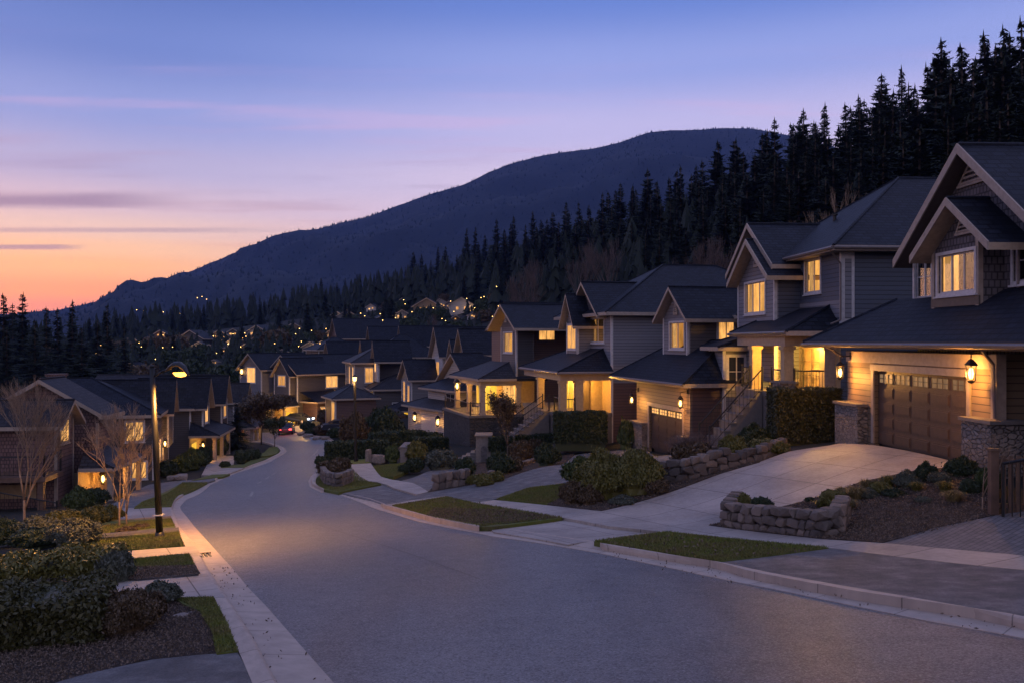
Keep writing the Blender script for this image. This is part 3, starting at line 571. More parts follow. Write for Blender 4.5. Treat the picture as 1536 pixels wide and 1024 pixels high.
# ------------------------------------------------------------------ houses
LIGHTK = 3.0
def point(parent, loc, P, col=(1, .42, .08), r=.06, name='lamp_light'):
    l = bpy.data.lights.new(name, 'POINT'); l.energy = P*LIGHTK; l.color = col; l.shadow_soft_size = r
    o = bpy.data.objects.new(name, l); COL.objects.link(o); o.parent = parent; o.location = loc; return o
class House:
    """x runs from the street front into the lot, y away from the camera, z up"""
    def __init__(s, name, label, px, Y, z, a, m=1, cat='house', group=None):
        X = (px-CX)/F*Y; a = R(a); s.m = m; s.O = Vector((X, Y, z)); s.U = Vector((math.sin(a), math.cos(a), 0))
        s.V = Vector((math.cos(a), -math.sin(a), 0))*m; s.rz = math.atan2(s.V.y, s.V.x)
        s.e = empty(name, s.O, s.rz); tag(s.e, label, cat, group)
    def w(s, x, y, z=0): return s.O+s.V*x+s.U*y+Vector((0, 0, z))
    def fx(s, px, y):
        k = (px-CX)/F; return -((s.O.x+y*s.U.x)-k*(s.O.y+y*s.U.y))/(s.V.x-k*s.V.y)
    def fy(s, px, x):
        k = (px-CX)/F; return -((s.O.x+x*s.V.x)-k*(s.O.y+x*s.V.y))/(s.U.x-k*s.U.y)
    def fz(s, py, x, y): return -(py-CY)/F*(s.w(x, y).y)-s.O.z
    def MB(s): return MB(s.m)
    def L(s, x, y, z): return (x, s.m*y, z)
    # --- walls
    def body(s, x0, x1, y0, y1, z0, z1, mat, ops=None, t=.15, corner=None, name='wall'):
        b = s.MB(); ops = ops or {}
        def face(f, c0, c1, a0, a1):
            o = ops.get(f, []); As = sorted({a0, a1, *[v for q in o for v in q[:2]]}); Zs = sorted({z0, z1, *[v for q in o for v in q[2:4]]})
            As = [a for a in As if a0-1e-6 <= a <= a1+1e-6]; Zs = [z for z in Zs if z0-1e-6 <= z <= z1+1e-6]
            for a, a2 in zip(As, As[1:]):
                for z, z2 in zip(Zs, Zs[1:]):
                    if any(q[0]-1e-6 <= a and a2 <= q[1]+1e-6 and q[2]-1e-6 <= z and z2 <= q[3]+1e-6 for q in o): continue
                    if f[0] == 'x': b.box(c0, c1, a, a2, z, z2)
                    else: b.box(a, a2, c0, c1, z, z2)
        face('x0', x0, x0+t, y0, y1); face('x1', x1-t, x1, y0, y1); face('y0', y0, y0+t, x0+t, x1-t); face('y1', y1-t, y1, x0+t, x1-t)
        o = b.build(name, mat, s.e)
        if corner:
            w = .12
            for (cx, cy) in ((x0, y0), (x0, y1)):
                sy = -1 if cy == y0 else 1
                k = s.MB(); k.box(cx-.025, cx+w, cy+sy*.025, cy-sy*w, z0, z1); k.build('corner_board', corner, s.e)
        return o
    def gable_wall(s, axis, c, a0, a1, zb, ze, zr, mat, t=.15, parent=None):
        b = s.MB(); am = (a0+a1)/2; b.prism([(a0, zb), (a1, zb), (a1, ze), (am, zr), (a0, ze)], axis, c, c+t); return b.build('gable_wall', mat, parent or s.e)
    # --- roofs
    def gable(s, x0, x1, y0, y1, ze, zr, axis='x', t=.2, mats=('roof', 'trim')):
        """outline incl. overhang; ze eave top, zr ridge top"""
        b = s.MB()
        if axis == 'x':
            ym = (y0+y1)/2; b.slab([(x0, y0, ze), (x1, y0, ze), (x1, ym, zr), (x0, ym, zr)], t); b.slab([(x0, ym, zr), (x1, ym, zr), (x1, y1, ze), (x0, y1, ze)], t)
            cap = [((x0, ym, zr+.02), (x1, ym, zr+.02))]
        else:
            xm = (x0+x1)/2; b.slab([(x0, y0, ze), (xm, y0, zr), (xm, y1, zr), (x0, y1, ze)], t); b.slab([(xm, y0, zr), (x1, y0, ze), (x1, y1, ze), (xm, y1, zr)], t)
            cap = [((xm, y0, zr+.02), (xm, y1, zr+.02))]
        o = b.build('roof', mats, s.e); c = s.MB()
        for p, q in cap: c.tube(p, q, .06, 6)
        c.build('ridge_cap', mats[0], o); return o
    def faceroof(s, faces, eave, t=.22, mats=('roof', 'trim'), hips=()):
        b = s.MB()
        for f in faces: b.poly(f, 0)
        lo = [(p[0], p[1], p[2]-t) for p in eave]; b.poly(lo[::-1], 1)
        for i in range(len(eave)):
            j = (i+1) % len(eave); b.poly([eave[i], lo[i], lo[j], eave[j]], 1)
        o = b.build('roof', mats, s.e)
        for p, q in hips:
            if (Vector(q)-Vector(p)).length > .05: c = s.MB(); c.tube(p, q, .07, 5); c.build('ridge_cap', mats[0], o)
        return o
    def hip(s, x0, x1, y0, y1, ze, zr, t=.22, mats=('roof', 'trim'), k=1.0):
        w, l = x1-x0, y1-y0; h = min(w, l)/2*k
        A, B_, C_, D = (x0, y0, ze), (x1, y0, ze), (x1, y1, ze), (x0, y1, ze)
        if w >= l: P, Q = (x0+h, (y0+y1)/2, zr), (x1-h, (y0+y1)/2, zr); fs = [[A, B_, Q, P], [B_, C_, Q], [C_, D, P, Q], [D, A, P]]; hp = [(A, P), (D, P), (B_, Q), (C_, Q), (P, Q)]
        else: P, Q = ((x0+x1)/2, y0+h, zr), ((x0+x1)/2, y1-h, zr); fs = [[A, B_, P], [B_, C_, Q, P], [C_, D, Q], [D, A, P, Q]]; hp = [(A, P), (B_, P), (C_, Q), (D, Q), (P, Q)]
        return s.faceroof(fs, [A, B_, C_, D], t, mats, hp)
    def lean(s, x0, x1, y0, y1, ze, zt, n0=0., n1=0., t=.2, mats=('roof', 'trim')):
        """lean-to rising from the street edge x0 to the wall x1; n0, n1: hip insets of its ends"""
        A, D = (x0, y0, ze), (x0, y1, ze); P, Q = (x1, y0+n0, zt), (x1, y1-n1, zt); B_, C_ = (x1, y0, ze), (x1, y1, ze)
        fs = [[A, P, Q, D]]; hp = []
        fs.append([A, B_, P]); fs.append([D, Q, C_])
        if n0: hp.append((A, P))
        if n1: hp.append((D, Q))
        return s.faceroof(fs, [A, B_, C_, D], t, mats, hp)
    # --- openings
    def _f(s, f, c):
        if f == 'x': return lambda b, a0, a1, d0, d1, z0, z1, mi=0: b.box(c-d1, c-d0, a0, a1, z0, z1, mi)
        if f == 'y': return lambda b, a0, a1, d0, d1, z0, z1, mi=0: b.box(a0, a1, c-d1, c-d0, z0, z1, mi)
    def win(s, f, c, a0, a1, z0, z1, lit='win', cols=2, rows=1, deep=False, trim='trim_white', tw=.1, label=None, sill=True, furn=False, D=1.2, mg=.12):
        B = s._f(f, c); b = s.MB(); o = .0
        for q in ((a0-tw, a0, z0-tw, z1+tw), (a1, a1+tw, z0-tw, z1+tw), (a0, a1, z1, z1+tw), (a0, a1, z0-tw, z0)): B(b, q[0], q[1], -.02 if deep else -.01, .045, q[2], q[3])
        if sill: B(b, a0-tw-.04, a1+tw+.04, 0, .09, z0-tw-.05, z0-tw)
        d0, d1 = (-.09, -.045) if deep else (.012, .035); sw = .045
        for q in ((a0, a0+sw, z0, z1), (a1-sw, a1, z0, z1), (a0+sw, a1-sw, z1-sw, z1), (a0+sw, a1-sw, z0, z0+sw)): B(b, q[0], q[1], d0, d1, q[2], q[3])
        for k in range(1, cols): x = a0+(a1-a0)*k/cols; B(b, x-.028, x+.028, d0, d1, z0+sw, z1-sw)
        for k in range(1, rows): z = z0+(z1-z0)*k/rows; B(b, a0+sw, a1-sw, d0+.004, d1-.008, z-.016, z+.016)
        fr = b.build('window', trim, s.e); tag(fr, label)
        p = s.MB(); B(p, a0+sw, a1-sw, (d0+d1)/2-.006, (d0+d1)/2+.002, z0+sw, z1-sw)
        if not deep: p.build('pane', lit, fr); return fr
        p.build('pane', 'glass', fr)
        r = s.MB()
        zb_ = z0-mg*2; zt_ = z1+mg
        B(r, a0-mg, a1+mg, -D-.05, -D, zb_, zt_); B(r, a0-mg-.02, a0-mg, -D, -.16, zb_, zt_); B(r, a1+mg, a1+mg+.02, -D, -.16, zb_, zt_)
        B(r, a0-mg, a1+mg, -D, -.16, zt_, zt_+.02); B(r, a0-mg, a1+mg, -D, -.16, zb_-.02, zb_)
        r.build('room', lit, fr)
        cu = s.MB(); cw = (a1-a0)*.20
        if lit != 'darkglass':
            for (u0, u1) in ((a0-.05, a0+cw), (a1-cw, a1+.05)):
                n = 9
                for k in range(n):
                    ua, ub = u0+(u1-u0)*k/n, u0+(u1-u0)*(k+1)/n; da, db = -.2-.05*(k % 2), -.2-.05*((k+1) % 2)
                    P = (lambda a, d, z: (c-d, a, z)) if f == 'x' else (lambda a, d, z: (a, c-d, z))
                    cu.poly([P(ua, da, z0-.1), P(ub, db, z0-.1), P(ub, db, z1+.1), P(ua, da, z1+.1)])
            cu.build('curtain', 'curtain', fr)
            fu = s.MB(); P = (lambda a, d, z: (c-d, a, z)) if f == 'x' else (lambda a, d, z: (a, c-d, z))
            w = a1-a0
            def L_(a, d, z, prof): q = P(a, d, z); fu.lathe(q, prof, 8)
            L_(a0+w*.28, -.7, z0-.1, [(0, 0), (.09, 0), (.05, .1), (.02, .14), (.02, .34), (.15, .36), (.09, .58), (0, .58)])
            if furn:
                L_(a0+w*.62, -.5, z0-.1, [(0, 0), (.05, .02), (.07, .12), (.03, .2), (.02, .3), (0, .3)]); L_(a0+w*.7, -.5, z0-.1, [(0, 0), (.04, .02), (.05, .1), (.02, .2), (0, .24)])
            B(fu, a0+w*.35, a0+w*.6, -D+.0, -D+.06, z0+.35*(z1-z0), z0+.75*(z1-z0))
            fu.build('furniture', 'furn', fr)
        return fr
    def winpx(s, f, c, pa, pb, ya, yb, **k):
        g = s.fy if f == 'x' else s.fx; A = sorted((g(pa, c), g(pb, c))); am = (A[0]+A[1])/2
        xy = (c, am) if f == 'x' else (am, c); z1, z0 = s.fz(ya, *xy), s.fz(yb, *xy); return s.win(f, c, A[0], A[1], z0, z1, **k)
    def rect(s, f, c, pa, pb, ya, yb):
        g = s.fy if f == 'x' else s.fx; A = sorted((g(pa, c), g(pb, c))); am = (A[0]+A[1])/2
        xy = (c, am) if f == 'x' else (am, c); return A[0], A[1], s.fz(yb, *xy), s.fz(ya, *xy)
    def vent(s, f, c, a, z, w, h, mat='trim'):
        b = s.MB(); B = s._f(f, c)
        for k in range(5): ww = w*(1-k/5.)/2; B(b, a-ww, a+ww, 0, .05, z+h*k/5, z+h*k/5+h*.09)
        P = (lambda q, d, zz: (c-d, q, zz)) if f == 'x' else (lambda q, d, zz: (q, c-d, zz))
        for sg in (-1, 1): b.tube(P(a+sg*w*.56, .03, z-.05), P(a, .03, z+h+.06), .045, 4)
        b.tube(P(a-w*.6, .03, z-.05), P(a+w*.6, .03, z-.05), .05, 4); return b.build('gable_vent', mat, s.e)
    def garage_door(s, f, c, a0, a1, h, cols=4, rows=4, lit='win', mat='door', trim='trim', inset=.14, tops=None):
        B = s._f(f, c); b = s.MB(); tops = tops or cols; B(b, a0, a1, -inset-.05, -inset, 0, h)
        rh = h/rows; cw = (a1-a0)/cols
        for r in range(rows-1):
            B(b, a0, a1, -inset-.01, -inset+.004, r*rh+.02, (r+1)*rh-.012)
            for k in range(cols):
                u0, u1, v0, v1 = a0+k*cw+.045, a0+(k+1)*cw-.045, r*rh+.06, (r+1)*rh-.05
                B(b, u0, u1, -inset, -inset+.016, v0, v1); B(b, u0+.05, u1-.05, -inset+.016, -inset+.034, v0+.05, v1-.05)
        o = b.build('garage_door', mat, s.e)
        for k in range(tops):
            w = (a1-a0)/tops; u0, u1, v0, v1 = a0+k*w+.09, a0+(k+1)*w-.09, (rows-1)*rh+.08, h-.1; p = s.MB()
            B(p, u0, u1, -inset+.001, -inset+.012, v0, v1, 0)
            for j in range(4): x = u0+(u1-u0)*j/3; B(p, x-.014, x+.014, -inset+.012, -inset+.03, v0, v1, 1)
            for j in range(3): z = v0+(v1-v0)*j/2; B(p, u0, u1, -inset+.012, -inset+.026, z-.014, z+.014, 1)
            p.build('door_window', [lit, mat], o)
        fr = s.MB(); tw = .16
        B(fr, a0-tw, a0, -inset-.04, .05, 0, h); B(fr, a1, a1+tw, -inset-.04, .05, 0, h); B(fr, a0-tw-.05, a1+tw+.05, -inset-.04, .06, h, h+tw+.04); fr.build('door_frame', trim, s.e)
        return o
    # --- trim
    def post(s, x, y, z0, z1, w=.32, mat='trim', base=True, name='column'):
        b = s.MB(); h = w/2; b.box(x-h, x+h, y-h, y+h, z0, z1)
        if base: b.box(x-h-.05, x+h+.05, y-h-.05, y+h+.05, z0, z0+.16); b.box(x-h-.06, x+h+.06, y-h-.06, y+h+.06, z1-.18, z1-.04)
        return b.build(name, mat, s.e)
    def pier(s, x0, x1, y0, y1, z0, z1, mat='stone'):
        b = s.MB(); b.box(x0, x1, y0, y1, z0, z1); o = b.build('stone_pier', mat, s.e)
        c = s.MB(); c.box(x0-.06, x1+.06, y0-.06, y1+.06, z1, z1+.09); c.build('cap', 'step', o); return o
    def gutter(s, p, q, drop=None, mat='gutter_metal'):
        b = s.MB(); b.tube(p, q, .07, 6)
        if drop:
            for a in drop: 
                for u, v in zip(a, a[1:]): b.tube(u, v, .04, 6)
        return b.build('rain_gutter', mat, s.e)
    def railing(s, p, q, h=.95, sp=.13, mat='iron', posts=True, r=.011):
        b = s.MB(); p, q = Vector(p), Vector(q); n = max(2, int((q-p).xy.length/sp)); up = Vector((0, 0, 1))
        b.tube(p+up*h, q+up*h, .032, 5); b.tube(p+up*.1, q+up*.1, .022, 4)
        for k in range(n+1): c = p+(q-p)*k/n; b.tube(c+up*.1, c+up*h, r, 4)
        if posts:
            for c in (p, q): b.tube(c-up*.05, c+up*(h+.12), .045, 6)
        return b.build('railing', mat, s.e)
    def steps(s, x0, x1, y0, y1, z0, z1, n, mat='step', name='steps'):
        """rises from x0 (low) to x1 (high)"""
        b = s.MB()
        for k in range(n):
            xa = x0+(x1-x0)*k/n; zt = z0+(z1-z0)*(k+1)/n; b.box(xa, x1+.001*k, y0-.002*k, y1+.002*k, z0-.6, zt-.04); b.box(xa-.04, xa+(x1-x0)/n+.02, y0-.04, y1+.04, zt-.04, zt+.002)
        return b.build(name, mat, s.e)
    def lantern(s, x, y, z, P=12, sc=1.0, arm=None, glow='lamp_glow', col=(1, .42, .08), off=None):
        b = s.MB(); b.lathe((x, y, z), [(0, .30*sc), (.05*sc, .27*sc), (.13*sc, .17*sc), (.12*sc, .15*sc), (.02*sc, .15*sc)], 8); b.lathe((x, y, z), [(0, -.22*sc), (.05*sc, -.20*sc), (.09*sc, -.15*sc), (.02*sc, -.15*sc)], 8)
        for k in range(6): a = k*math.pi/3; b.tube((x+.11*sc*math.cos(a), y+.11*sc*math.sin(a), z+.16*sc), (x+.085*sc*math.cos(a), y+.085*sc*math.sin(a), z-.15*sc), .008*sc, 4)
        if arm is not None:
            b.tube((x, y, z+.28*sc), (x, y, z+.42*sc), .014, 5); b.tube((x, y, z+.42*sc), arm, .018, 5); b.box(arm[0]-.03, arm[0]+.03, arm[1]-.06, arm[1]+.06, arm[2]-.12, arm[2]+.12)
        o = b.build('lantern', 'iron', s.e); g = s.MB(); g.lathe((x, y, z), [(0, -.14*sc), (.035*sc, -.10*sc), (.055*sc, -.01*sc), (.035*sc, .09*sc), (0, .11*sc)], 8); g.build('bulb', glow, o)
        ox, oy, oz = off or (-.22, 0, -.1)
        if P: point(s.e, s.L(x+ox, y+oy, z+oz), P, col, .07)
        return o

def rnd(a, b): return random.uniform(a, b)
# ================================================= house A: the nearest one on the right, brown garage door
A = House('craftsman_house', 'nearest two-storey brown shingled house with broad brown double garage door and lit bay window', 1490, 21.93, -3.32, -2.7)
gy0, gy1 = A.fy(1452, 0), A.fy(1311.8, 0)
A.body(0, 9, 0, 8.5, -.6, 3.0, 'sid_cream', {'x0': [(gy0, gy1, -.6, 2.38)]})
A.garage_door('x', 0, gy0, gy1, 2.38, 5, 5, 'windim', tops=5)
b = A.MB(); b.box(.3, .5, gy0-.1, gy1+.1, -.5, 2.6); b.build('garage_back', 'trim_dark', A.e)
b = A.MB(); b.box(-.05, -.002, -.02, 8.52, 2.62, 2.98); b.build('frieze_board', 'trim', A.e)
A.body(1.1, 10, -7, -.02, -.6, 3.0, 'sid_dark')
for q_ in ((-.06, .2, -.22, .02), (1.0, 1.2, -1.6, -1.45)): b = A.MB(); b.box(*q_, 0, 3.0); b.build('corner_board', 'trim', A.e)
A.pier(-.4, .5, -.55, .75, -.5, 1.28); A.pier(-.35, .1, 6.95, 8.75, -.5, 1.15)
zE = A.fz(519, -.6, 4)+.12
s_ = .60; zw = zE+s_*2.5
A.lean(-.6, 1.9, -7.5, 11.0, zE, zw, 0, 2.3, mats=('roof', 'trim_dark'))
A.gutter((-.66, -7.5, zE-.1), (-.66, 11.0, zE-.1), [[(-.6, 8.9, zE-.15), (-.1, 8.75, zE-.5), (-.06, 8.75, zE-.5)], [(-.6, -.5, zE-.2), (-.15, -.25, zE-.55), (-.12, -.25, 1.4)]])
A.lantern(-.42, -.08+.35, A.fz(562, -.4, .3)+.05, 48, 1.25, (-.03, .27, A.fz(562, -.4, .3)+.62), off=(-.15, .15, -.05))
A.lantern(-.42, 8.15, A.fz(560, -.4, 8.1)+.05, 48, 1.25, (-.03, 8.15, A.fz(560, -.4, 8.1)+.62), off=(-.15, -.15, -.05))
# main gable
xr = 1.35; ap = A.fy(1437, xr); zr = A.fz(217, xr, ap); lf = A.fy(1341, xr); zl = A.fz(391, xr, lf); half = lf-ap; pit = (zr-zl)/half
wy0, wy1 = ap-half+.55, lf-.55; xm = 1.9
W1 = A.rect('x', xm, 1373, 1398, 384, 446); W2 = (A.fy(1553, xm), A.fy(1521, xm), A.fz(420, xm, 1.4), A.fz(356, xm, 1.4))
zu = zl+pit*.55-.2
A.body(xm, 11, wy0, wy1, 2.9, zu, 'shake', {'x0': [W1, W2]}, name='upper_wall')
A.gable_wall('x', xm, wy0, wy1, zu-.01, zu, zu+pit*(wy1-wy0)/2, 'shake'); A.gable_wall('x', 10.8, wy0, wy1, zu-.01, zu, zu+pit*(wy1-wy0)/2, 'shake')
A.gable(xr, 11.6, ap-half, lf, zl, zr, 'x', .26, ('roof', 'trim_dark'))
b = A.MB()       # bargeboards
for sg in (-1, 1): b.slab([(xr-.05, ap, zr+.03), (xr-.05, ap+sg*half, zl+.03), (xr, ap+sg*half, zl+.03), (xr, ap, zr+.03)], .3, 0, 0)
b.build('bargeboard', 'trim', A.e)
A.win('x', xm, *W1, lit='darkglass', cols=2, rows=2, deep=True, label='narrow unlit window beside the bay')
A.win('x', xm, *W2, lit='darkglass', cols=2, rows=2, deep=True, label='unlit window with white frame under the big gable')
A.vent('x', xm-.02, ap, A.fz(272, xm, ap), 1.5, .75)
# bay
xb = 1.15; B0, B1 = A.fy(1468, xb), A.fy(1399, xb); bz0 = A.fz(500, xb, B0); W3 = A.rect('x', xb, 1408, 1463, 380, 438)
xg = .62; bap = A.fy(1420, xg); bzr = A.fz(298, xg, bap); bl = A.fy(1366, xg); bzl = A.fz(386, xg, bl); bh = bl-bap; bp = (bzr-bzl)/bh
bzw = bzl+.2
A.body(xb, xm+.1, B0, B1, 3.3, bzw+.55, 'shake', {'x0': [W3]}, corner='trim', name='bay_wall')
A.gable_wall('x', xb, B0, B1, bzw+.54, bzw+.54, bzw+.54+bp*(B1-B0)/2, 'shake')
A.gable(xg, 3.2, bap-bh, bl, bzl, bzr, 'x', .2, ('roof', 'soffit'))
b = A.MB()
for sg in (-1, 1): b.slab([(xg-.05, bap, bzr+.03), (xg-.05, bap+sg*bh, bzl+.03), (xg, bap+sg*bh, bzl+.03), (xg, bap, bzr+.03)], .24, 0, 0)
b.build('bargeboard', 'trim', A.e)
A.win('x', xb, *W3, lit='room', cols=3, rows=1, deep=True, label='wide lit bay window', furn=True)
A.vent('x', xb-.02, bap-.1, A.fz(348, xb, bap), .8, .6)
b = A.MB(); b.box(xb-.03, xb+.02, B0-.05, B1+.05, W3[2]-.42, W3[2]-.16); b.build('apron_board', 'trim_dark', A.e)
b = A.MB(); b.tube((xm-.05, B0-.7, zw), (xm-.05, B0-.7, zu), .045, 6); b.build('downspout', 'gutter_metal', A.e)

# ================================================= house B: slate-blue siding, yellow porch
Bh = House('gabled_house', 'slate-blue two-storey house with glowing yellow porch and iron stair railing', 1262, 36.0, -4.9, -4)
xe = Bh.fx(1398, 5.0)
bL = 2*xe-.0
yb = Bh.fy(1200, 0); xbp = Bh.fx(1162, yb); yb1 = Bh.fy(1107, xbp)
zE = Bh.fz(368, -.5, -.5); zR = Bh.fz(266, xe, 5)
WB1 = Bh.rect('x', 0, 1208, 1231, 390, 438); xp = Bh.fx(1180, .9); fl = Bh.fz(589, xp, .9)
D1 = (Bh.fy(1231, 0), Bh.fy(1200.5, 0), fl, Bh.fz(522, 0, 3))
Bh.body(0, bL, 0, 10.5, -1, zE-.15, 'sid_blue', {'x0': [WB1, D1]}, name='wall')
b = Bh.MB(); b.box(-.03, .55, -.03, .12, Bh.fz(496, 0, 0), zE-.2); b.build('corner_board', 'trim_white', Bh.e); b = Bh.MB(); b.box(.14, .42, -.045, -.03, Bh.fz(478, 0, 0), zE-.5); b.build('corner_panel', 'sid_grey', Bh.e)
b = Bh.MB(); b.box(-.028, 0, .0, yb, Bh.fz(478, 0, 2), Bh.fz(440, 0, 2)-.35); b.build('front_siding', 'sid_grey', Bh.e)
Bh.win('x', 0, *WB1, lit='room', cols=2, deep=True, label='lit upper window near the roof corner')
Bh.hip(-.6, bL+.6, -.6, 11.1, zE, zR, .22)
Bh.gutter((-.66, -.6, zE-.1), (-.66, 11, zE-.1), [[(-.6, -.3, zE-.2), (-.08, -.1, zE-.7), (-.08, -.1, Bh.fz(480, 0, 0)), (-.5, -.1, Bh.fz(486, 0, 0))]]); Bh.gutter((-.6, -.66, zE-.1), (bL+.6, -.66, zE-.1))
# bump with nested gables
bz1 = Bh.fz(408, xbp, yb); WB2 = Bh.rect('x', xbp, 1118, 1148, 424, 469)
Bh.body(xbp, .1, yb, yb1, 3.0, bz1, 'sid_grey', {'x0': [WB2]}, corner='trim_white', name='bay_wall')
b = Bh.MB(); b.box(xbp+.2, -.02, yb-.03, yb, 3.2, bz1-.02); b.build('side_siding', 'sid_blue', Bh.e)
Bh.win('x', xbp, *WB2, lit='room', cols=3, deep=True, label='lit window under the nested gables')
xg = xbp-.55; ga = Bh.fy(1118, xg); gzr = Bh.fz(360, xg, ga); gl = Bh.fy(1091, xg); gzl = Bh.fz(426, xg, gl); gr = Bh.fy(1151, xg)
gh = (gl-gr)/2; gm = (gl+gr)/2; gp = (gzr-gzl)/gh
Bh.gable_wall('x', xbp, yb, yb1, bz1-.01, bz1, bz1+gp*(yb1-yb)/2, 'sid_grey'); Bh.gable(xg, 3, gr, gl, gzl, gzr, 'x', .2, ('roof', 'soffit'))
g2 = Bh.fy(1124, xg+.5); z2 = Bh.fz(336, xg+.5, g2); Bh.gable(xg+.4, xe, g2-gh-.5, g2+gh+.5, z2-gp*(gh+.5), z2, 'x', .2, ('roof', 'trim'))
for (x_, ym_, hh, za, zb, nm) in ((xg-.05, gm, gh, gzl, gzr, 0), (xg+.35, g2, gh+.5, z2-gp*(gh+.5), z2, 0)):
    b = Bh.MB()
    for sg in (-1, 1): b.slab([(x_, ym_, zb+.03), (x_, ym_+sg*hh, za+.03), (x_+.05, ym_+sg*hh, za+.03), (x_+.05, ym_, zb+.03)], .26, 0, 0)
    b.build('bargeboard', 'trim', Bh.e)
Bh.vent('x', xbp-.02, gm, Bh.fz(398, xbp, gm), .5, .6)
# porch
pe = xp-.45; ple = Bh.fz(497, pe, .9); plt = Bh.fz(459, 0, 1.5); py1 = Bh.fy(1094, pe)
Bh.lean(pe, 0, -.2, py1, ple, plt, 1.3, .8); Bh.gutter((pe-.06, -.2, ple-.08), (pe-.06, py1, ple-.08))
b = Bh.MB(); b.box(xp-.22, xp+.22, .55, py1-.5, ple-.62, ple-.2); b.box(xp+.22, -.03, .55, .95, ple-.62, ple-.2); b.build('porch_beam', 'trim', Bh.e)
b = Bh.MB(); b.box(xp-.3, 0, .5, py1-.4, fl-.25, fl); b.box(xp-.25, 0, .55, py1-.5, -1, fl-.25); b.build('porch_floor', 'step', Bh.e)
c1 = Bh.fy(1133, xp)
for y_ in (.85, c1): Bh.post(xp, y_, fl, ple-.6, .42, 'porch')
Bh.post(-.25, .75, fl, ple-.6, .5, 'trim')
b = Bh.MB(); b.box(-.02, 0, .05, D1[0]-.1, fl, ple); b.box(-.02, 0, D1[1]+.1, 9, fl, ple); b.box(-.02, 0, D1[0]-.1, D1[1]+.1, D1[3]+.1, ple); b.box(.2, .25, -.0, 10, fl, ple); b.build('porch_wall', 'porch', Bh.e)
Bh.win('x', 0, D1[0], D1[1], fl+.05, D1[3], lit='door_glow', cols=2, rows=3, deep=True, trim='trim_dark', label='tall lit glazed entrance', sill=False)
Bh.win('x', -.02, Bh.fy(1149, 0), Bh.fy(1141, 0), fl+.7, fl+2.1, lit='darkglass', cols=1, rows=2, trim='trim_white')
b = Bh.MB()
for k in range(26): 
    a_ = rnd(0, 6.3); b.tube((-.5, 5.1, fl+.5), (-.5+math.cos(a_)*rnd(.1, .4), 5.1+math.sin(a_)*rnd(.1, .5), fl+rnd(1.0, 1.9)), .02, 4)
b.lathe((-.5, 5.1, fl), [(0, 0), (.2, 0), (.26, .45), (.22, .5), (0, .5)], 8); t_ = b.build('potted_plant', 'iron'); t_.location = Bh.O; t_.rotation_euler = (0, 0, Bh.rz); tag(t_, 'dark potted plant standing on the yellow lit porch', 'plant')
point(Bh.e, Bh.L(xp*.5, 2.3, ple-.75), 300, (1, .48, .07), .15); point(Bh.e, Bh.L(xp*.5, 6.0, ple-.75), 200, (1, .58, .14), .15)
Bh.pier(xp-.55, xp+.1, .2, 1.05, -1, Bh.fz(574, xp-.3, .6))
Bh.railing((xp, 1.1, fl), (xp, 2.6, fl)); Bh.railing((xp+.2, .55, fl), (-.3, .55, fl))
sy0, sy1 = 3.0, 4.6; Bh.steps(xp-2.6, xp-.3, sy0, sy1, -.15, fl, 8)
Bh.railing((xp-2.7, sy0, .1), (xp-.3, sy0, fl), .95, .16); Bh.railing((xp-2.7, sy1, .1), (xp-.3, sy1, fl), .95, .16); Bh.railing((xp, sy1, fl), (xp, py1-.6, fl))
# small far bay with white window
sy = 8.2; sx0 = Bh.fx(1085, sy); sx1 = Bh.fx(1127, sy)
Bh.body(sx0, sx1+1, sy, sy+2.4, -1, Bh.fz(521, sx0, sy), 'sid_grey', corner='trim_white', name='side_bay_wall')
Bh.lean(sx0-.4, sx1+.3, sy-.4, sy+2.8, Bh.fz(520, sx0, sy), Bh.fz(500, sx1, sy), .8, .8)
Bh.winpx('y', sy, 1092, 1117, 534, 580, lit='darkglass', cols=2, rows=2, label='white window without light beside the stairs')

for (x_, y_) in ((2.2, yb+1.2), (3.4, yb+2.2)): b = Bh.MB(); b.tube((x_, y_, z2-1.2), (x_, y_, z2+.15), .09, 8); b.tube((x_, y_, z2+.15), (x_, y_, z2+.22), .15, 8); b.build('roof_vent', 'iron', Bh.e)
# ================================================= house C: garage with stone piers below house B
Cc = House('gabled_house', 'grey house with lit brown garage door between stone piers, third from the right edge', 1035, 44.0, -6.05, -12)
g0, g1 = Cc.fy(1024.5, 0), Cc.fy(974, 0); ce = Cc.fz(575, -.6, -.3); cy1 = Cc.fy(955, 0)
Cc.body(0, 8, 0, cy1, -.8, ce-.15, 'sid_cream', {'x0': [(g0, g1, -.8, 2.4)]})
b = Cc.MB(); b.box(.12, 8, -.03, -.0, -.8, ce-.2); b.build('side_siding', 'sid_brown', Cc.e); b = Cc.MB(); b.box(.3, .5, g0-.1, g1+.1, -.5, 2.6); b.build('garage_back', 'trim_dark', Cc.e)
Cc.garage_door('x', 0, g0, g1, 2.4, 4, 5, 'winfar', tops=4)
Cc.pier(-.35, .3, -.2, g0-.2, -.6, 1.15); Cc.pier(-.35, .2, g1+.25, cy1+.3, -.6, 1.3)
cw = ce+.62*3.6; Cc.lean(-.6, 3.0, -.6, Cc.fy(915, -.6), ce, cw, 2.6, 2.6); Cc.gutter((-.66, -.6, ce-.08), (-.66, Cc.fy(915, -.6), ce-.08))
Cc.lantern(-.42, .25, Cc.fz(604, -.4, .3), 42, 1.3, (-.03, .25, Cc.fz(604, -.4, .3)+.6)); Cc.lantern(-.42, cy1-.3, Cc.fz(599, -.4, cy1-.3), 42, 1.3, (-.03, cy1-.3, Cc.fz(599, -.4, cy1-.3)+.6))
cbx = 1.6; c0 = Cc.fy(1031, cbx); c1_ = Cc.fy(995, cbx); cz = Cc.fz(478, cbx, c0)+.1; WC = Cc.rect('x', cbx, 1005, 1026.5, 484, 522)
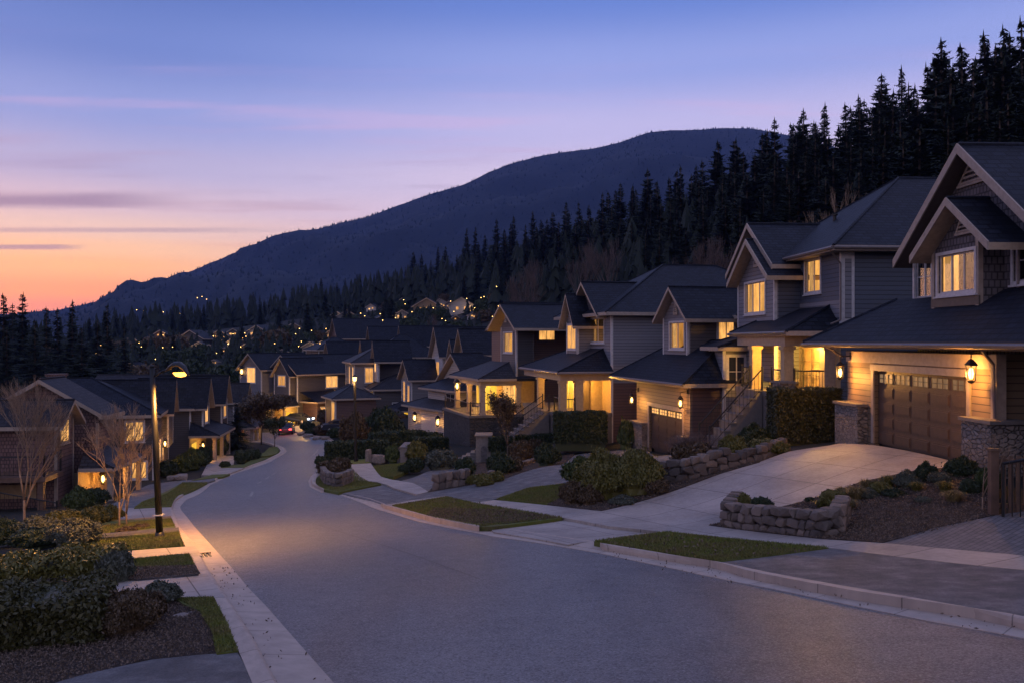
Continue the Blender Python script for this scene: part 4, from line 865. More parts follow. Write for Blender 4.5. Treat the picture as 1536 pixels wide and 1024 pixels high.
Cc.body(cbx, 6.6, c0, c1_, 3, cz, 'sid_grey', {'x0': [WC]}, corner='trim_white', name='upper_wall'); Cc.win('x', cbx, *WC, lit='room', cols=2, deep=True, mg=.04, label='lit window in the narrow gable')
b = Cc.MB(); b.box(cbx+.2, 6.6, c0-.03, c0, 3.2, cz-.05); b.build('side_siding', 'sid_taupe', Cc.e)
xg = cbx-.5; ga = Cc.fy(1002, xg); gzr = Cc.fz(430, xg, ga); gr = Cc.fy(1028, xg); gl = 2*ga-gr; gzl = Cc.fz(478, xg, gr)
Cc.gable_wall('x', cbx, c0, c1_, cz-.01, cz, cz+(c1_-c0)/2*.72, 'sid_grey'); Cc.gable(xg, 9, gr, gl, gzl, gzr, 'x', .2, ('roof', 'trim')); Cc.vent('x', cbx-.02, ga, cz+.25, .5, .6)
c2y = Cc.fy(1106, 4.6); Cc.body(4.6, 12, Cc.fy(1100, 4.6), 11, -.8, Cc.fz(478, 4.6, 3), 'sid_taupe', name='main_wall')
Cc.winpx('y', c0-.03, 1077, 1101, 482, 511, lit='win', cols=2, label='lit window beside the neighbour gable')
ez_ = Cc.fz(472, 4, 2); Cc.hip(4.0, 13, Cc.fy(1106, 4.0), 11.6, ez_, ez_+2.3, .2)

# ================================================= house D: hip-roofed grey house with yellow porch and hedge
Dh = House('gabled_house', 'grey hip-roofed house with lit corner porch behind a clipped hedge, brown lower wall', 917, 57.0, -6.75, -12)
dE = Dh.fz(468, -.5, -.5); dx = Dh.fx(1034, 6.0); dR = Dh.fz(398, dx, 6); WD = Dh.rect('x', 0, 886, 906, 478, 513)
Dh.body(0, 2*dx, 0, 9.5, -1, dE-.15, 'sid_grey', {'x0': [WD]}, corner='trim_white'); b = Dh.MB(); b.box(.12, 2*dx, -.04, 0, -1, Dh.fz(574, 0, 0)); b.build('lower_wall', 'sid_brown', Dh.e)
Dh.win('x', 0, *WD, lit='room', cols=2, deep=True, label='lit upper window'); Dh.hip(-.6, 2*dx+.6, -.6, 12.6, dE, dR)
xg = -.7; ga = Dh.fy(871, xg); gzr = Dh.fz(423, xg, ga); gr = Dh.fy(895, xg); gl = 2*ga-gr; gzl = gzr-(ga-gr)*.66
Dh.gable(xg, dx, gr, gl, gzl, gzr, 'x', .2, ('roof', 'trim')); Dh.gable_wall('x', -.02, gr+.4, gl-.4, gzl+.1, gzl+.15, gzr-.35, 'sid_taupe', .1)
y2 = Dh.fy(866, -1.0); y3 = Dh.fy(850, -1.0); zt = Dh.fz(482, -1, y2); WD2 = (y2+.35, y3-.3, Dh.fz(523, -1, y2), Dh.fz(487, -1, y2))
Dh.body(-1.0, 1, y2, y3, 3, zt, 'sid_grey', {'x0': [WD2]}, corner='trim_white', name='bay_wall'); Dh.win('x', -1, *WD2, lit='win', cols=2, label='narrow lit window in the small gable')
ga = (y2+y3)/2; gzr = Dh.fz(441, -1.5, ga); Dh.gable(-1.5, 3, y2-.55, y3+.55, zt-.35, gzr, 'x', .2, ('roof', 'trim')); Dh.gable_wall('x', -1, y2, y3, zt-.01, zt, gzr-.3, 'sid_grey')
pp = Dh.fx(843, .2); fl = Dh.fz(620, pp, 0); pe = pp-.45; ple = Dh.fz(557, pe, 0); plt = Dh.fz(523, 0, 1.3); py1 = Dh.fy(779, pe)
Dh.lean(pe, 0, -.5, py1, ple, plt, 2.2, 2.2); Dh.gutter((pe-.06, -.5, ple-.1), (pe-.06, py1, ple-.1)); Dh.gutter((pe, -.56, ple-.1), (0, -.56, ple-.1))
b = Dh.MB(); b.box(pp-.18, pp+.18, -.1, py1-.5, ple-.6, ple-.2); b.box(pp+.18, -.03, -.1, .22, ple-.6, ple-.2); b.build('porch_beam', 'trim', Dh.e)
b = Dh.MB(); b.box(pp-.3, 0, -.2, py1-.4, fl-.25, fl); b.box(pp-.2, 0, -.1, py1-.5, -1, fl-.25); b.build('porch_floor', 'step', Dh.e)
for y_ in (.05, Dh.fy(811, pp)): Dh.post(pp, y_, fl, ple-.58, .45, 'porch')
Dh.post(Dh.fx(868, .05), .05, fl, ple-.58, .5, 'porch')
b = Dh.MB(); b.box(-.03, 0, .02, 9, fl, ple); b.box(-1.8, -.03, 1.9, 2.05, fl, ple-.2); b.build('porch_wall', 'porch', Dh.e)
Dh.win('y', 1.9, Dh.fx(845, 1.9), Dh.fx(860, 1.9), fl+.2, fl+2.2, lit='door_glow', cols=2, rows=2, trim='trim'); Dh.win('x', -.03, 3.2, 5.2, fl+.5, fl+2, lit='door_glow', cols=3, rows=2, trim='trim')
b = Dh.MB(); b.box(Dh.fx(873, 1.8), Dh.fx(884, 1.8), 1.78, 1.9, fl, fl+2.1); b.build('front_door', 'trim_dark', Dh.e)
point(Dh.e, Dh.L(pp*.55, 1.0, ple-.8), 120, (1, .48, .08), .15); point(Dh.e, Dh.L(pp*.5, 5, ple-.8), 100, (1, .48, .08), .15)
Dh.railing((pp, .3, fl), (pp, 2.2, fl), .95, .16); Dh.railing((pp+.2, -.1, fl), (Dh.fx(862, -.1), -.1, fl), .95, .16)
Dh.steps(pp-3.4, pp-.3, 2.4, 4.2, -.2, fl, 9); Dh.railing((pp-3.2, 2.4, .1), (pp-.3, 2.4, fl), .95, .2); Dh.railing((pp-3.2, 4.2, .1), (pp-.3, 4.2, fl), .95, .2)
Dh.winpx('x', -.5, 795, 806, 586, 622, lit='darkglass', cols=2, rows=1, label='white sliding door without light')

# ================================================= house E: red-brown siding, terrace and big lit porch room
E = House('gabled_house', 'red-brown two-storey house with steep front gable and wide glowing porch above a dark terrace wall', 793, 74.0, -8.2, -18)
eE = E.fz(492, -.5, -.5); y2 = E.fy(774, -1.5); y3 = E.fy(751.5, -1.5); WE = E.rect('x', -1.5, 755.5, 769, 499, 528)
E.body(0, 12, 0, 11, -1, eE-.1, 'sid_brown'); E.body(-1.5, .1, y2, y3, 2.5, E.fz(490, -1.5, y2), 'sid_taupe', {'x0': [WE]}, corner='trim_white', name='bay_wall'); E.win('x', -1.5, *WE, lit='room', cols=2, rows=1, deep=True, label='tall lit window in the steep gable')
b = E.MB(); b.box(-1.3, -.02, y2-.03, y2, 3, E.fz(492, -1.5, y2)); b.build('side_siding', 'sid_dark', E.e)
E.winpx('y', 0, 808, 832, 490, 510, lit='win', cols=2, trim='trim_dark', label='lit window in the red-brown side wall'); 
xg = -2.1; ga = E.fy(749.5, xg); gzr = E.fz(456, xg, ga); gr = E.fy(771, xg); gl = 2*ga-gr; gzl = E.fz(492, xg, gr)
E.gable(xg, 9, gr, gl, gzl, gzr, 'x', .22, ('roof', 'trim')); E.gable_wall('x', -1.5, y2, y3, E.fz(490, -1.5, y2)-.01, E.fz(490, -1.5, y2), gzr-.5, 'sid_taupe'); E.gable(-.5, 13, -.6, 11.6, eE, eE+2.4, 'x', .2, ('roof', 'trim_dark'))
E.vent('x', -1.52, ga, gzr-1.5, .5, .6)
E2 = 0.0; pp = E.fx(724, -4.0); pw = E.fx(783, -4.0); fl = E.fz(622, pp, -4); pe = pp-.5; ple = E.fz(568, pe, -4.2); plt = E.fz(543, pw-1.5, -2.5); py1 = E.fy(674, pe)
E.lean(pe, pw-.6, -4.5, py1, ple, plt, 2.0, 2.0, mats=('roof2', 'trim')); b = E.MB(); b.box(pw-.6, pw+2.0, -4.5, 2, ple-.2, ple+.02); b.build('porch_roof_slab', 'roof', E.e)
b = E.MB(); b.box(pp-.2, pp+.15, -4.1, py1-.6, ple-.55, ple-.2); b.box(pp+.15, pw, -4.1, -3.8, ple-.55, ple-.2); b.build('porch_beam', 'trim', E.e)
b = E.MB(); b.box(pp-1.2, pw+2, -4.2, py1-.3, fl-.2, fl); b.build('porch_floor', 'step', E.e); b = E.MB(); b.box(pp-1.1, pw+2, -4.1, py1-.4, -1, fl-.2); b.build('terrace_wall', 'darkwall', E.e)
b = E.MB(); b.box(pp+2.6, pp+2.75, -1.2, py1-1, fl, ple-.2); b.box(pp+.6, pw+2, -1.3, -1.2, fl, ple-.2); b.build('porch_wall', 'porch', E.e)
E.win('x', pp+2.6, 1.0, 3.6, fl+.1, fl+2.3, lit='door_glow', cols=3, rows=1, trim='trim'); E.win('x', pp+2.6, 4.4, 7, fl+.1, fl+2.3, lit='door_glow', cols=3, rows=1, trim='trim')
E.win('y', -1.3, pp+.9, pp+2.0, fl+.1, fl+2.3, lit='door_glow', cols=2, rows=1, trim='trim'); E.win('y', -1.3, pp+2.5, pp+3.9, fl+.5, fl+2.2, lit='win', cols=2, rows=2, trim='trim')
for x_, y_ in ((pp, -3.9), (pp, 0), (pp, 4), (pp, py1-.8), (pw-.3, -3.9)): E.post(x_, y_, fl, ple-.52, .38, 'trim')
for y_ in (-2.4, 1.8, 5.5): point(E.e, E.L(pp+1.1, y_, ple-.8), 100, (1, .48, .09), .15)
E.railing((pp-1.0, -4.0, fl), (pp-1.0, py1-.5, fl), .95, .22); E.railing((pp-1.0, -4.05, fl), (pp+2, -4.05, fl), .95, .2)
E.lantern(pp-.6, 1.8, E.fz(578, pp-.6, 1.8), 20, 2.0, None)

# ================================================= generic houses
def gen(name, label, px, py, Y, a, m=1, W=9, Ln=9, h=5.6, roof='x', rh=2.6, mat='sid_grey', bump=None, porch=None, side=(), front=(), rmat='roof', trim='trim', lit='winfar', lamp=True, group='houses along the street', lamps=(), extra=None):
    Hh = House(name, label, px, Y, -(py-CY)/F*Y, a, m, 'house', group)
    Hh.body(0, W, 0, Ln, -1.5, h, mat, corner='trim_white')
    o = .5; e = h+.1
    if roof == 'hip': Hh.hip(-o, W+o, -o, Ln+o, e, e+rh, mats=(rmat, trim))
    elif roof == 'x':
        Hh.gable(-o, W+o, -o, Ln+o, e-.2, e+rh, 'x', mats=(rmat, trim)); k = (rh+.2)/(Ln/2+o); Hh.gable_wall('x', 0, 0, Ln, h-.01, h, h+k*Ln/2-.12, mat)
    else:
        Hh.gable(-o, W+o, -o, Ln+o, e-.2, e+rh, 'y', mats=(rmat, trim)); k = (rh+.2)/(W/2+o); Hh.gable_wall('y', 0, 0, W, h-.01, h, h+k*W/2-.12, mat)
    if bump:
        for (b0, b1, pr, zt, zr, w) in bump:
            Hh.body(-pr, .1, b0, b1, zt-3.0, zt, mat, corner='trim_white', name='bay_wall'); k = (zr-zt)/((b1-b0)/2)
            Hh.gable(-pr-.45, W*.5, b0-.5, b1+.5, zt-.35, zr+.15, 'x', .18, (rmat, trim)); Hh.gable_wall('x', -pr, b0, b1, zt-.01, zt, zr-.15, mat)
            if w: Hh.win('x', -pr, (b0+b1)/2-w/2, (b0+b1)/2+w/2, zt-1.7, zt-.3, lit=lit, cols=2); 
    if porch:
        for (p0, p1, dp, zz, glow) in porch:
            Hh.lean(-dp-.5, 0, p0-.5, p1+.5, zz, zz+dp*.35+.35, 1, 1, mats=(rmat, trim)); b = Hh.MB(); b.box(-dp-.2, 0, p0-.1, p1+.1, -1.5, .25); b.build('porch_floor', 'step', Hh.e)
            for y_ in (p0+.2, (p0+p1)/2, p1-.2): Hh.post(-dp+.05, y_, .2, zz-.2, .3, trim)
            b = Hh.MB(); b.box(-dp-.1, -dp+.25, p0, p1, zz-.45, zz-.2); b.build('porch_beam', trim, Hh.e)
            b = Hh.MB(); b.box(-.03, -.002, p0, p1, .2, zz); b.build('porch_wall', 'porch', Hh.e)
            Hh.win('x', -.03, p0+.5, min(p1-.4, p0+2.6), .5, 2.1, lit='door_glow', cols=2, trim=trim)
            if glow: point(Hh.e, Hh.L(-dp*.5, (p0+p1)/2, zz-.6), glow, (1, .5, .1), .12)
    for (x0, x1, z0, z1, l) in side: Hh.win('y', 0, x0, x1, z0, z1, lit=l or 'darkglass', cols=2)
    for (y0, y1, z0, z1, l) in front: Hh.win('x', 0, y0, y1, z0, z1, lit=l or 'darkglass', cols=2)
    for (x, y, z, P, sc) in lamps: Hh.lantern(x, y, z, P, sc)
    return Hh
# F: white curved garage below house E
Fh = gen('gabled_house', 'small white-walled garage house with two wall lamps below the dark terrace', 672, 664, 84, -34, 1, 6, 8.5, 2.9, 'none', 0, 'sid_white', lamps=((-.3, .9, 1.9, 26, 2.2), (-.3, 6.8, 1.9, 26, 2.2)), lit='win') if False else None
Fh = House('gabled_house', 'small white-walled house with two glowing wall lamps below the dark terrace', 668, 84, -(664-CY)/F*84, -30, 1, 'house', 'houses along the street')
Fh.body(0, 7, 0, 9, -1, 3.1, 'sid_white', corner='trim_white'); Fh.lean(-.6, 3, -.6, 9.6, 3.2, 4.2, 1.5, 1.5, mats=('roof2', 'trim')); Fh.body(1.8, 8, .8, 8, 3.2, 4.9, 'sid_white', name='upper_wall')
Fh.lean(1.0, 5, .0, 8.8, 5.0, 6.4, 2.5, 2.5, mats=('roof', 'trim')); Fh.gable(3.2, 10, 1.5, 9.5, 5.4, 8.6, 'x', .2, ('roof', 'trim')); Fh.gable_wall('x', 3.8, 2, 9, 4.6, 5.4, 8.1, 'sid_white')
Fh.win('x', 1.8, 1.5, 3.5, 3.6, 4.6, lit='darkglass'); Fh.lantern(-.35, 1.0, 2.0, 22, 2.2); Fh.lantern(-.35, 6.6, 2.0, 22, 2.2); b = Fh.MB(); b.box(-.03, -.002, 2.2, 5.6, -.2, 2.3); b.build('garage_door', 'trim_white', Fh.e)
gen('gabled_house', 'long dark-roofed house with pale gable behind the white garage house', 664, 622, 102, -14, 1, 16, 8, 6.9, 'x', 3.4, 'sid_white', front=((2.5, 4.6, 4.2, 6.2, 'winfar'),))
gen('gabled_house', 'pale house with two tall lit windows beside the dark hedge', 617, 636, 104, -20, 1, 8, 5.2, 5.4, 'x', 2.2, 'sid_grey', front=((3.2, 4.2, 2.6, 5.0, 'winfar'), (.9, 1.9, 2.0, 4.6, 'winfar')), porch=((1, 5, 1.6, 1.6, 0),))
gen('gabled_house', 'white-walled hip-roofed house with one lit upper window above the street bend', 562, 606, 120, -16, 1, 9, 8, 6.4, 'hip', 3.2, 'sid_white', front=((.8, 2.0, 3.4, 5.6, 'winfar'),), bump=((-4.5, -.5, 0.2, 6.3, 8.6, 1.6),))
gen('gabled_house', 'low lit house with broad grey porch roof beside the lamp post', 560, 630, 112, -16, 1, 7, 7, 3.9, 'hip', 1.8, 'sid_taupe', front=((.4, 3.0, .6, 3.0, 'winfar'),), side=((2.5, 3.6, .9, 2.2, None),), rmat='roof2')
gen('gabled_house', 'grey hip-roofed house with a bright tall window, left of the lamp post', 531, 622, 118, -18, 1, 9, 9, 7.0, 'hip', 2.6, 'sid_grey', front=((.5, 1.5, 4.2, 6.5, 'winfar'), (4, 5, 4.2, 6.5, 'winfar')), side=((1.5, 2.6, 4.4, 6.4, 'winfar'),), rmat='roof2', porch=((0, 5, 1.5, 3.2, 10),))
gen('gabled_house', 'narrow brown house with a lit curtain window at the road corner', 503, 636, 104, -24, 1, 5, 5.5, 3.0, 'hip', 1.4, 'sid_brown', front=((.4, 2.0, .2, 2.6, 'winfar'),), rmat='roof2')
FB = gen('gabled_house', 'brown two-storey house with a row of lit upper windows at the end of the street', 446, 640, 124, -52, 1, 13, 6.5, 7.6, 'x', 2.6, 'sid_taupe', side=((5.2, 7.4, 5.4, 7.1, 'winfar'), (10.0, 11.2, 5.4, 7.1, 'winfar')), front=((1.5, 3.5, 6.2, 8.0, 'winfar'),), bump=((.5, 4.0, 1.0, 7.6, 9.7, 1.6),), porch=((0, 5.5, 2.2, 3.1, 60),))
gen('gabled_house', 'grey gabled house with lit porch behind the trees at the street end', 392, 634, 126, -50, 1, 9, 5.5, 7.8, 'x', 2.2, 'sid_grey', side=((2.6, 4.2, 6.0, 7.6, 'winfar'), (.6, 1.6, 1.6, 3.2, 'winfar')), front=((1.5, 3.6, 5.8, 8, 'winfar'),), porch=((0, 5, 1.5, 3.0, 30),), lamps=((-.3, 4.6, 7.4, 10, 3.0),))
gen('gabled_house', 'small pale house behind the bend with cream gable among trees', 478, 560, 165, -30, 1, 9, 8, 4.4, 'hip', 2.4, 'sid_cream', front=((.8, 4.8, .4, 2.8, 'winfar'),), group='houses up the slope')
gen('gabled_house', 'dark gabled house on the slope with pinkish end wall', 508, 548, 175, -22, 1, 13, 9, 5.5, 'x', 4, 'sid_brown', front=(), group='houses up the slope')
gen('gabled_house', 'dark steep-roofed house just above the lit hip-roofed row', 560, 566, 150, -16, 1, 14, 9, 4.6, 'x', 4.2, 'sid_dark', front=((1, 2.2, 1, 3.2, 'winfar'),), group='houses up the slope')
FB.body(1.0, 9.0, -3.2, 0, -1.5, 3.6, 'sid_brown', name='lower_wing'); FB.faceroof([[(.4, -3.8, 3.7), (9.6, -3.8, 3.7), (9.6, 0, 5.0), (.4, 0, 5.0)]], [(.4, -3.8, 3.7), (9.6, -3.8, 3.7), (9.6, 0, 3.7), (.4, 0, 3.7)])
for (a_, b_) in ((1.6, 2.6), (3.4, 4.6), (6.6, 8.2)): FB.win('y', -3.2, a_, b_, .8, 2.9, lit='winfar', cols=2)
gen('gabled_house', 'narrow steep-gabled house peeking over the left end of the glowing porch roof', 700, 630, 92, -16, 1, 9, 4.2, 7.0, 'x', 2.6, 'sid_cream', group='houses along the street')
gen('gabled_house', 'second narrow steep-gabled house left of the porch roof end', 686, 634, 97, -16, 1, 9, 4.0, 6.6, 'x', 2.6, 'sid_taupe', front=((1.3, 2.5, 4.2, 6, 'winfar'),), group='houses along the street')
gen('gabled_house', 'narrow steep gable with lit window between the hip roofs of the middle row', 548, 596, 132, -18, 1, 9, 4.6, 5.6, 'x', 3.0, 'sid_grey', front=((1.4, 3, 3.2, 5, 'winfar'),), group='houses up the slope')
gen('gabled_house', 'steep-gabled cream house above the brown two-storey one', 498, 590, 145, -26, 1, 9, 5, 5.2, 'x', 3.4, 'sid_cream', front=((1.4, 3.2, 2.8, 4.6, 'winfar'),), group='houses up the slope')
gen('gabled_house', 'steep-gabled grey house at the top of the middle row', 606, 560, 150, -18, 1, 10, 5, 4.8, 'x', 3.4, 'sid_grey', front=((1.4, 3.2, 2.4, 4.2, 'winfar'),), group='houses up the slope')
# left side of the street
# L1
L1 = House('gabled_house', 'brick-red shingled house with balcony and lit twin window, nearest on the left', 147, 49, -8.75, -7, -1)
rx = -L1.fx(64, 0) if False else L1.fx(64, .0); ez_ = L1.fz(622, -.5, 0); rz_ = L1.fz(568, rx, 0)
L1.body(0, 2*rx, 0, 2.6, -1, L1.fz(634, 0, 0), 'redshake', corner='trim'); k = (rz_-ez_)/(rx+.5)
L1.gable(-.5, 2*rx+.5, -.5, 3.1, ez_, rz_, 'y', .24, ('roof2', 'trim')); L1.gable_wall('y', 0, 0, 2*rx, L1.fz(634, 0, 0)-.01, ez_+.5*k-.25, rz_-.28, 'redshake')
y2 = -3.6; xw = L1.fx(85, y2); y3 = L1.fy(110, xw); ap_y = (y2+y3)/2; gz = L1.fz(599, xw-.4, ap_y); W_ = L1.rect('x', xw, 89.5, 102.5, 629, 662)
zt = gz-.72*(y3-y2)/2-.2
L1.body(xw, xw+7, y2, y3, -1, zt, 'redshake', {}, corner='trim', name='front_wall'); L1.win('x', xw, *W_, lit='win', cols=3, trim='trim', label='lit window with dark mullions in the small gable')
L1.gable(xw-.5, xw+12, y2-.5, y3+.5, zt-.25, gz, 'x', .2, ('roof2', 'trim')); L1.gable_wall('x', xw, y2, y3, zt-.01, zt, gz-.3, 'redshake')
zb = L1.fz(712, xw, y2-1.5)
b = L1.MB(); b.box(xw-.3, xw+12, y2-2.2, y2, zb-.25, zb); b.build('balcony', 'wood', L1.e); L1.railing((xw-.2, y2-2.1, zb), (xw+8, y2-2.1, zb), 1.0, .2); L1.railing((xw-.2, y2-2.1, zb), (xw-.2, y2, zb), 1.0, .2)
for x_ in (xw, xw+3, xw+6): L1.post(x_, y2-1.9, -1, zb-.2, .28, 'wood', False, 'balcony_post')
b = L1.MB(); b.box(xw+1.0, xw+3.6, y2-.03, y2, .6, zb-.7); b.build('lower_panel', 'porch', L1.e); L1.win('y', y2, xw+5, xw+7, zb+.8, zb+2.0, lit='darkglass', cols=2, trim='trim')
L1.lean(-1.8, .0, -3.0, 2.8, L1.fz(690, -1.5, 0), L1.fz(672, 0, 0), .8, .8, mats=('roof2', 'trim')); pz = L1.fz(694, -1.5, 0)
for y_ in (-2.6, .0, 2.4): L1.post(-1.5, y_, -1, pz-.1, .25, 'trim')
b = L1.MB(); b.box(0.002, .03, -3, 0, -1, pz); b.box(-.03, -.002, 0, 2.4, -1, pz); b.build('porch_wall', 'porch', L1.e)
b = L1.MB(); b.box(.3, 1.6, -.03, -.002, -.5, pz-.5); b.build('porch_side_wall', 'porch', L1.e); L1.lantern(-.6, -1.0, pz-.7, 45, 1.6, (-.6, -1, pz-.05)); L1.railing((xw-.8, y2-2.1, -.2), (xw+3.5, y2-2.1, zb-1.3), .9, .2)
# L2
L2 = gen('gabled_house', 'mauve two-storey house with small lit square window behind the street lamp', 231, 722, 63, -16, -1, 13, 10, 4.8, 'hip', 2.5, 'sid_taupe', side=((.7, 1.9, 3.0, 4.4, 'win'), (.5, 1.5, .3, 1.5, 'win'), (4.4, 6.2, 2.9, 4.2, None)), front=((1.2, 2.0, 2.0, 4.2, 'winfar'), (3.2, 4.0, .4, 2.6, 'winfar'), (5, 6, .4, 2.6, 'winfar')), bump=((5.0, 8.4, .5, 4.9, 7.0, 0),), group='houses along the street'); L2.railing((2.2, -.8, 2.6), (5.8, -.8, 2.6), .95, .2)
b = L2.MB(); b.box(2.1, 6, -.9, 0, 2.4, 2.6); b.build('balcony', 'wood', L2.e); L2.lantern(-.4, 3.4, 2.4, 22, 1.5)
b = L2.MB(); b.box(6.2, 7.3, 1.2, 2.2, 5.2, 7.7); b.box(6.1, 7.4, 1.1, 2.3, 7.7, 7.85); b.build('chimney', 'redshake', L2.e)
gen('gabled_house', 'house with rounded porch roof and twin pointed gables, middle of the left row', 286, 700, 78, -8, -1, 10, 11, 5.2, 'hip', 2.0, 'sid_taupe', side=((1.6, 2.7, 3.6, 5.2, 'winfar'),), front=((2.5, 3.5, 3.4, 5.2, 'winfar'),), bump=((.4, 3.0, 1.0, 5.6, 7.8, 1.2), (6.0, 8.8, 1.6, 5.6, 7.8, 1.2)), porch=((-.5, 6.5, 2.2, 2.9, 26),), lamps=((-1.2, -.6, 2.0, 20, 1.6),))
gen('gabled_house', 'farther house with grey hip roof and two small lit windows, left row', 351, 676, 98, -5, -1, 11, 10, 5.4, 'hip', 2.2, 'sid_grey', side=((.8, 2.0, 3.0, 4.6, 'winfar'), (3.0, 4.2, 3.0, 4.6, 'winfar')), bump=((1, 4, .8, 5.4, 7.4, 1.2),), porch=((0, 5, 2.0, 2.7, 18),), rmat='roof2')
gen('gabled_house', 'pale-roofed house behind the twin-gabled one, left row', 296, 660, 104, 2, -1, 14, 9, 5.0, 'x', 2.6, 'sid_grey', rmat='roof2', side=((2, 3.4, 3.6, 5.2, None),))
gen('gabled_house', 'low dark-roofed bungalow at the far end of the left row', 366, 640, 118, 2, -1, 12, 8, 3.2, 'hip', 1.8, 'sid_brown', side=((1, 2.2, 1.0, 2.2, 'winfar'),))
# ------------------------------------------------------------------ vegetation
def conifer_mesh(seed, levels=38, per=8, width=.2, detail=6, bare=.06):
    r = random.Random(seed); V_ = []; F_ = []
    def tri(a, b, c): i = len(V_); V_.extend((a, b, c)); F_.append((i, i+1, i+2))
    lean = (r.uniform(-.01, .01), r.uniform(-.01, .01))
    for l in range(levels):
        t = (l+r.uniform(-.3, .3))/levels; z = bare+(1-bare-.015)*max(0, t)
        env = (1-t)**.86; gap = 1 if r.random() > .12 else .55
        for k in range(max(3, int(per*(.45+.6*env)))):
            a = r.uniform(0, 2*math.pi); L = width*env*r.uniform(.62, 1.18)*gap+.008; droop = L*(.38*(1-t)+.02)*r.uniform(.6, 1.3); lift = -.25*L*t
            ca, sa = math.cos(a), math.sin(a); zj = z+r.uniform(-.012, .012)
            def P(s, side, dz=0.): # s along branch
                return (ca*L*s-sa*side+lean[0]*z, sa*L*s+ca*side+lean[1]*z, zj-droop*s**1.3+dz-lift*s)
            w0 = .014+.20*L
            for j in range(detail):
                s0 = (j+.15)/detail; s1 = s0+1.35/detail; ww = w0*(1.15-s0)*r.uniform(.7, 1.3)
                for sg in (-1, 1): tri(P(s0, 0), P(s0+.35/detail, sg*ww*.9, -ww*r.uniform(.2, .8)), P(min(s1, 1.06), sg*ww*r.uniform(.15, .6), -ww*.15))
            tri(P(.1, -.003), P(.1, .003), P(1.03, 0))
    tri((-.006+lean[0], 0, .955), (.006+lean[0], 0, .955), (lean[0], 0, 1.0)); tri((lean[0], -.006, .955), (lean[0], .006, .955), (lean[0], 0, 1.0))
    me = np_mesh('conifer_crown', np.array(V_), F_, [M['needle']])
    b = MB()
    b.tube((0, 0, -.06), (lean[0], lean[1], .97), .016, 6, 0, .0025); tm = np_mesh('conifer_trunk', b.v, b.f, [M['bark']], True); return me, tm
CON = [conifer_mesh(i, 46, 12, w, 7) for i, w in enumerate((.20, .235, .175, .25, .215, .16))]
def conifer(proto, loc, h, label, group, name='conifer', wide=1.0, loc_rz=None):
    cm_, tm = CON[proto % len(CON)]; e = empty(name, loc, random.uniform(0, 6.28)); e.scale = (h*wide, h*wide, h); tag(e, label, 'conifer', group)
    add('crown', cm_, e); add('trunk', tm, e); return e
def con_px(px, ytop, Y, label, group, proto=None, wide=1.0, minh=7):
    X = (px-CX)/F*Y; zt = -(ytop-CY)/F*Y; z = Hs(X, Y); h = zt-z
    if h < minh: return None
    return conifer(random.randrange(6) if proto is None else proto, (X, Y, z-.2), h, label, group, wide=wide)
sk = np.array([(-200, 430), (0, 445), (60, 462), (190, 470), (300, 452), (350, 448), (400, 436), (440, 430), (480, 420), (520, 412), (560, 398), (600, 398), (620, 375), (650, 378), (700, 342), (760, 328), (800, 318), (850, 302), (900, 288), (930, 275), (970, 254), (1020, 240), (1050, 234), (1075, 207), (1105, 208), (1160, 174), (1200, 160), (1240, 152), (1265, 154), (1320, 112), (1410, 60), (1480, 44), (1510, 32), (1560, 15), (1900, -60)], float)
dp = np.array([(600, 370), (700, 300), (800, 240), (970, 160), (1160, 112), (1450, 76), (1900, 58)], float)
skyl = lambda px: float(np.interp(px, sk[:, 0], sk[:, 1])); depth = lambda px: float(np.interp(px, dp[:, 0], dp[:, 1]))
FL = 'tall dark conifer in the dense forest climbing the right hillside'; FG = 'conifers of the right hillside forest'
# skyline trees of the right hill
for (px, yt) in ((700, 340), (712, 338), (745, 326), (770, 322), (800, 314), (820, 326), (848, 300), (868, 300), (884, 304), (905, 286), (930, 272), (950, 280), (970, 250), (985, 268), (1003, 262), (1022, 245), (1036, 258), (1052, 236), (1077, 206), (1104, 204), (1130, 235), (1163, 172), (1187, 182), (1203, 158), (1222, 176), (1237, 149), (1267, 150), (1291, 145), (1320, 106), (1345, 140), (1364, 118), (1411, 50), (1432, 90), (1478, 40), (1507, 30), (1534, 18), (1580, 10), (1630, -10), (1700, -30)):
    con_px(px, yt, depth(px)*rnd(.97, 1.05), FL, FG, wide=rnd(.9, 1.2))
for row, (fk, dyt, n) in enumerate(((1.12, 12, 34), (1.0, 24, 44), (.93, 42, 44), (.86, 66, 40), (.79, 92, 34))):
    for k in range(n):
        px = 690+(1720-690)*(k+rnd(-.4, .4))/n; yt = skyl(px)+dyt*(.5+.5*(px/1100.))+rnd(-14, 16)
        con_px(px, yt, depth(px)*fk*rnd(.96, 1.04), FL, FG, wide=rnd(.95, 1.4))
SL = 'dark conifer in the far valley woods below the mountain'; SG = 'conifers of the valley woods'
for k in range(44):
    px = 180+500*(k+rnd(-.4, .4))/44; con_px(px, skyl(px)+rnd(-5, 14), np.interp(px, [180, 400, 640], [520, 480, 370])*rnd(.92, 1.0), SL, SG, wide=rnd(.9, 1.3))
for k in range(34):
    px = rnd(130, 590); Y = rnd(200, 420); yt = skyl(px)+rnd(22, 60); X = (px-CX)/F*Y; h = -(yt-CY)/F*Y-Hs(X, Y)
    if 8 < h < 30: con_px(px, yt, Y, SL, SG, wide=rnd(1., 1.4))
    elif h >= 30 or h <= 8: conifer(k, (X, Y, Hs(X, Y)-.2), rnd(7, 12), SL, SG, wide=1.2)
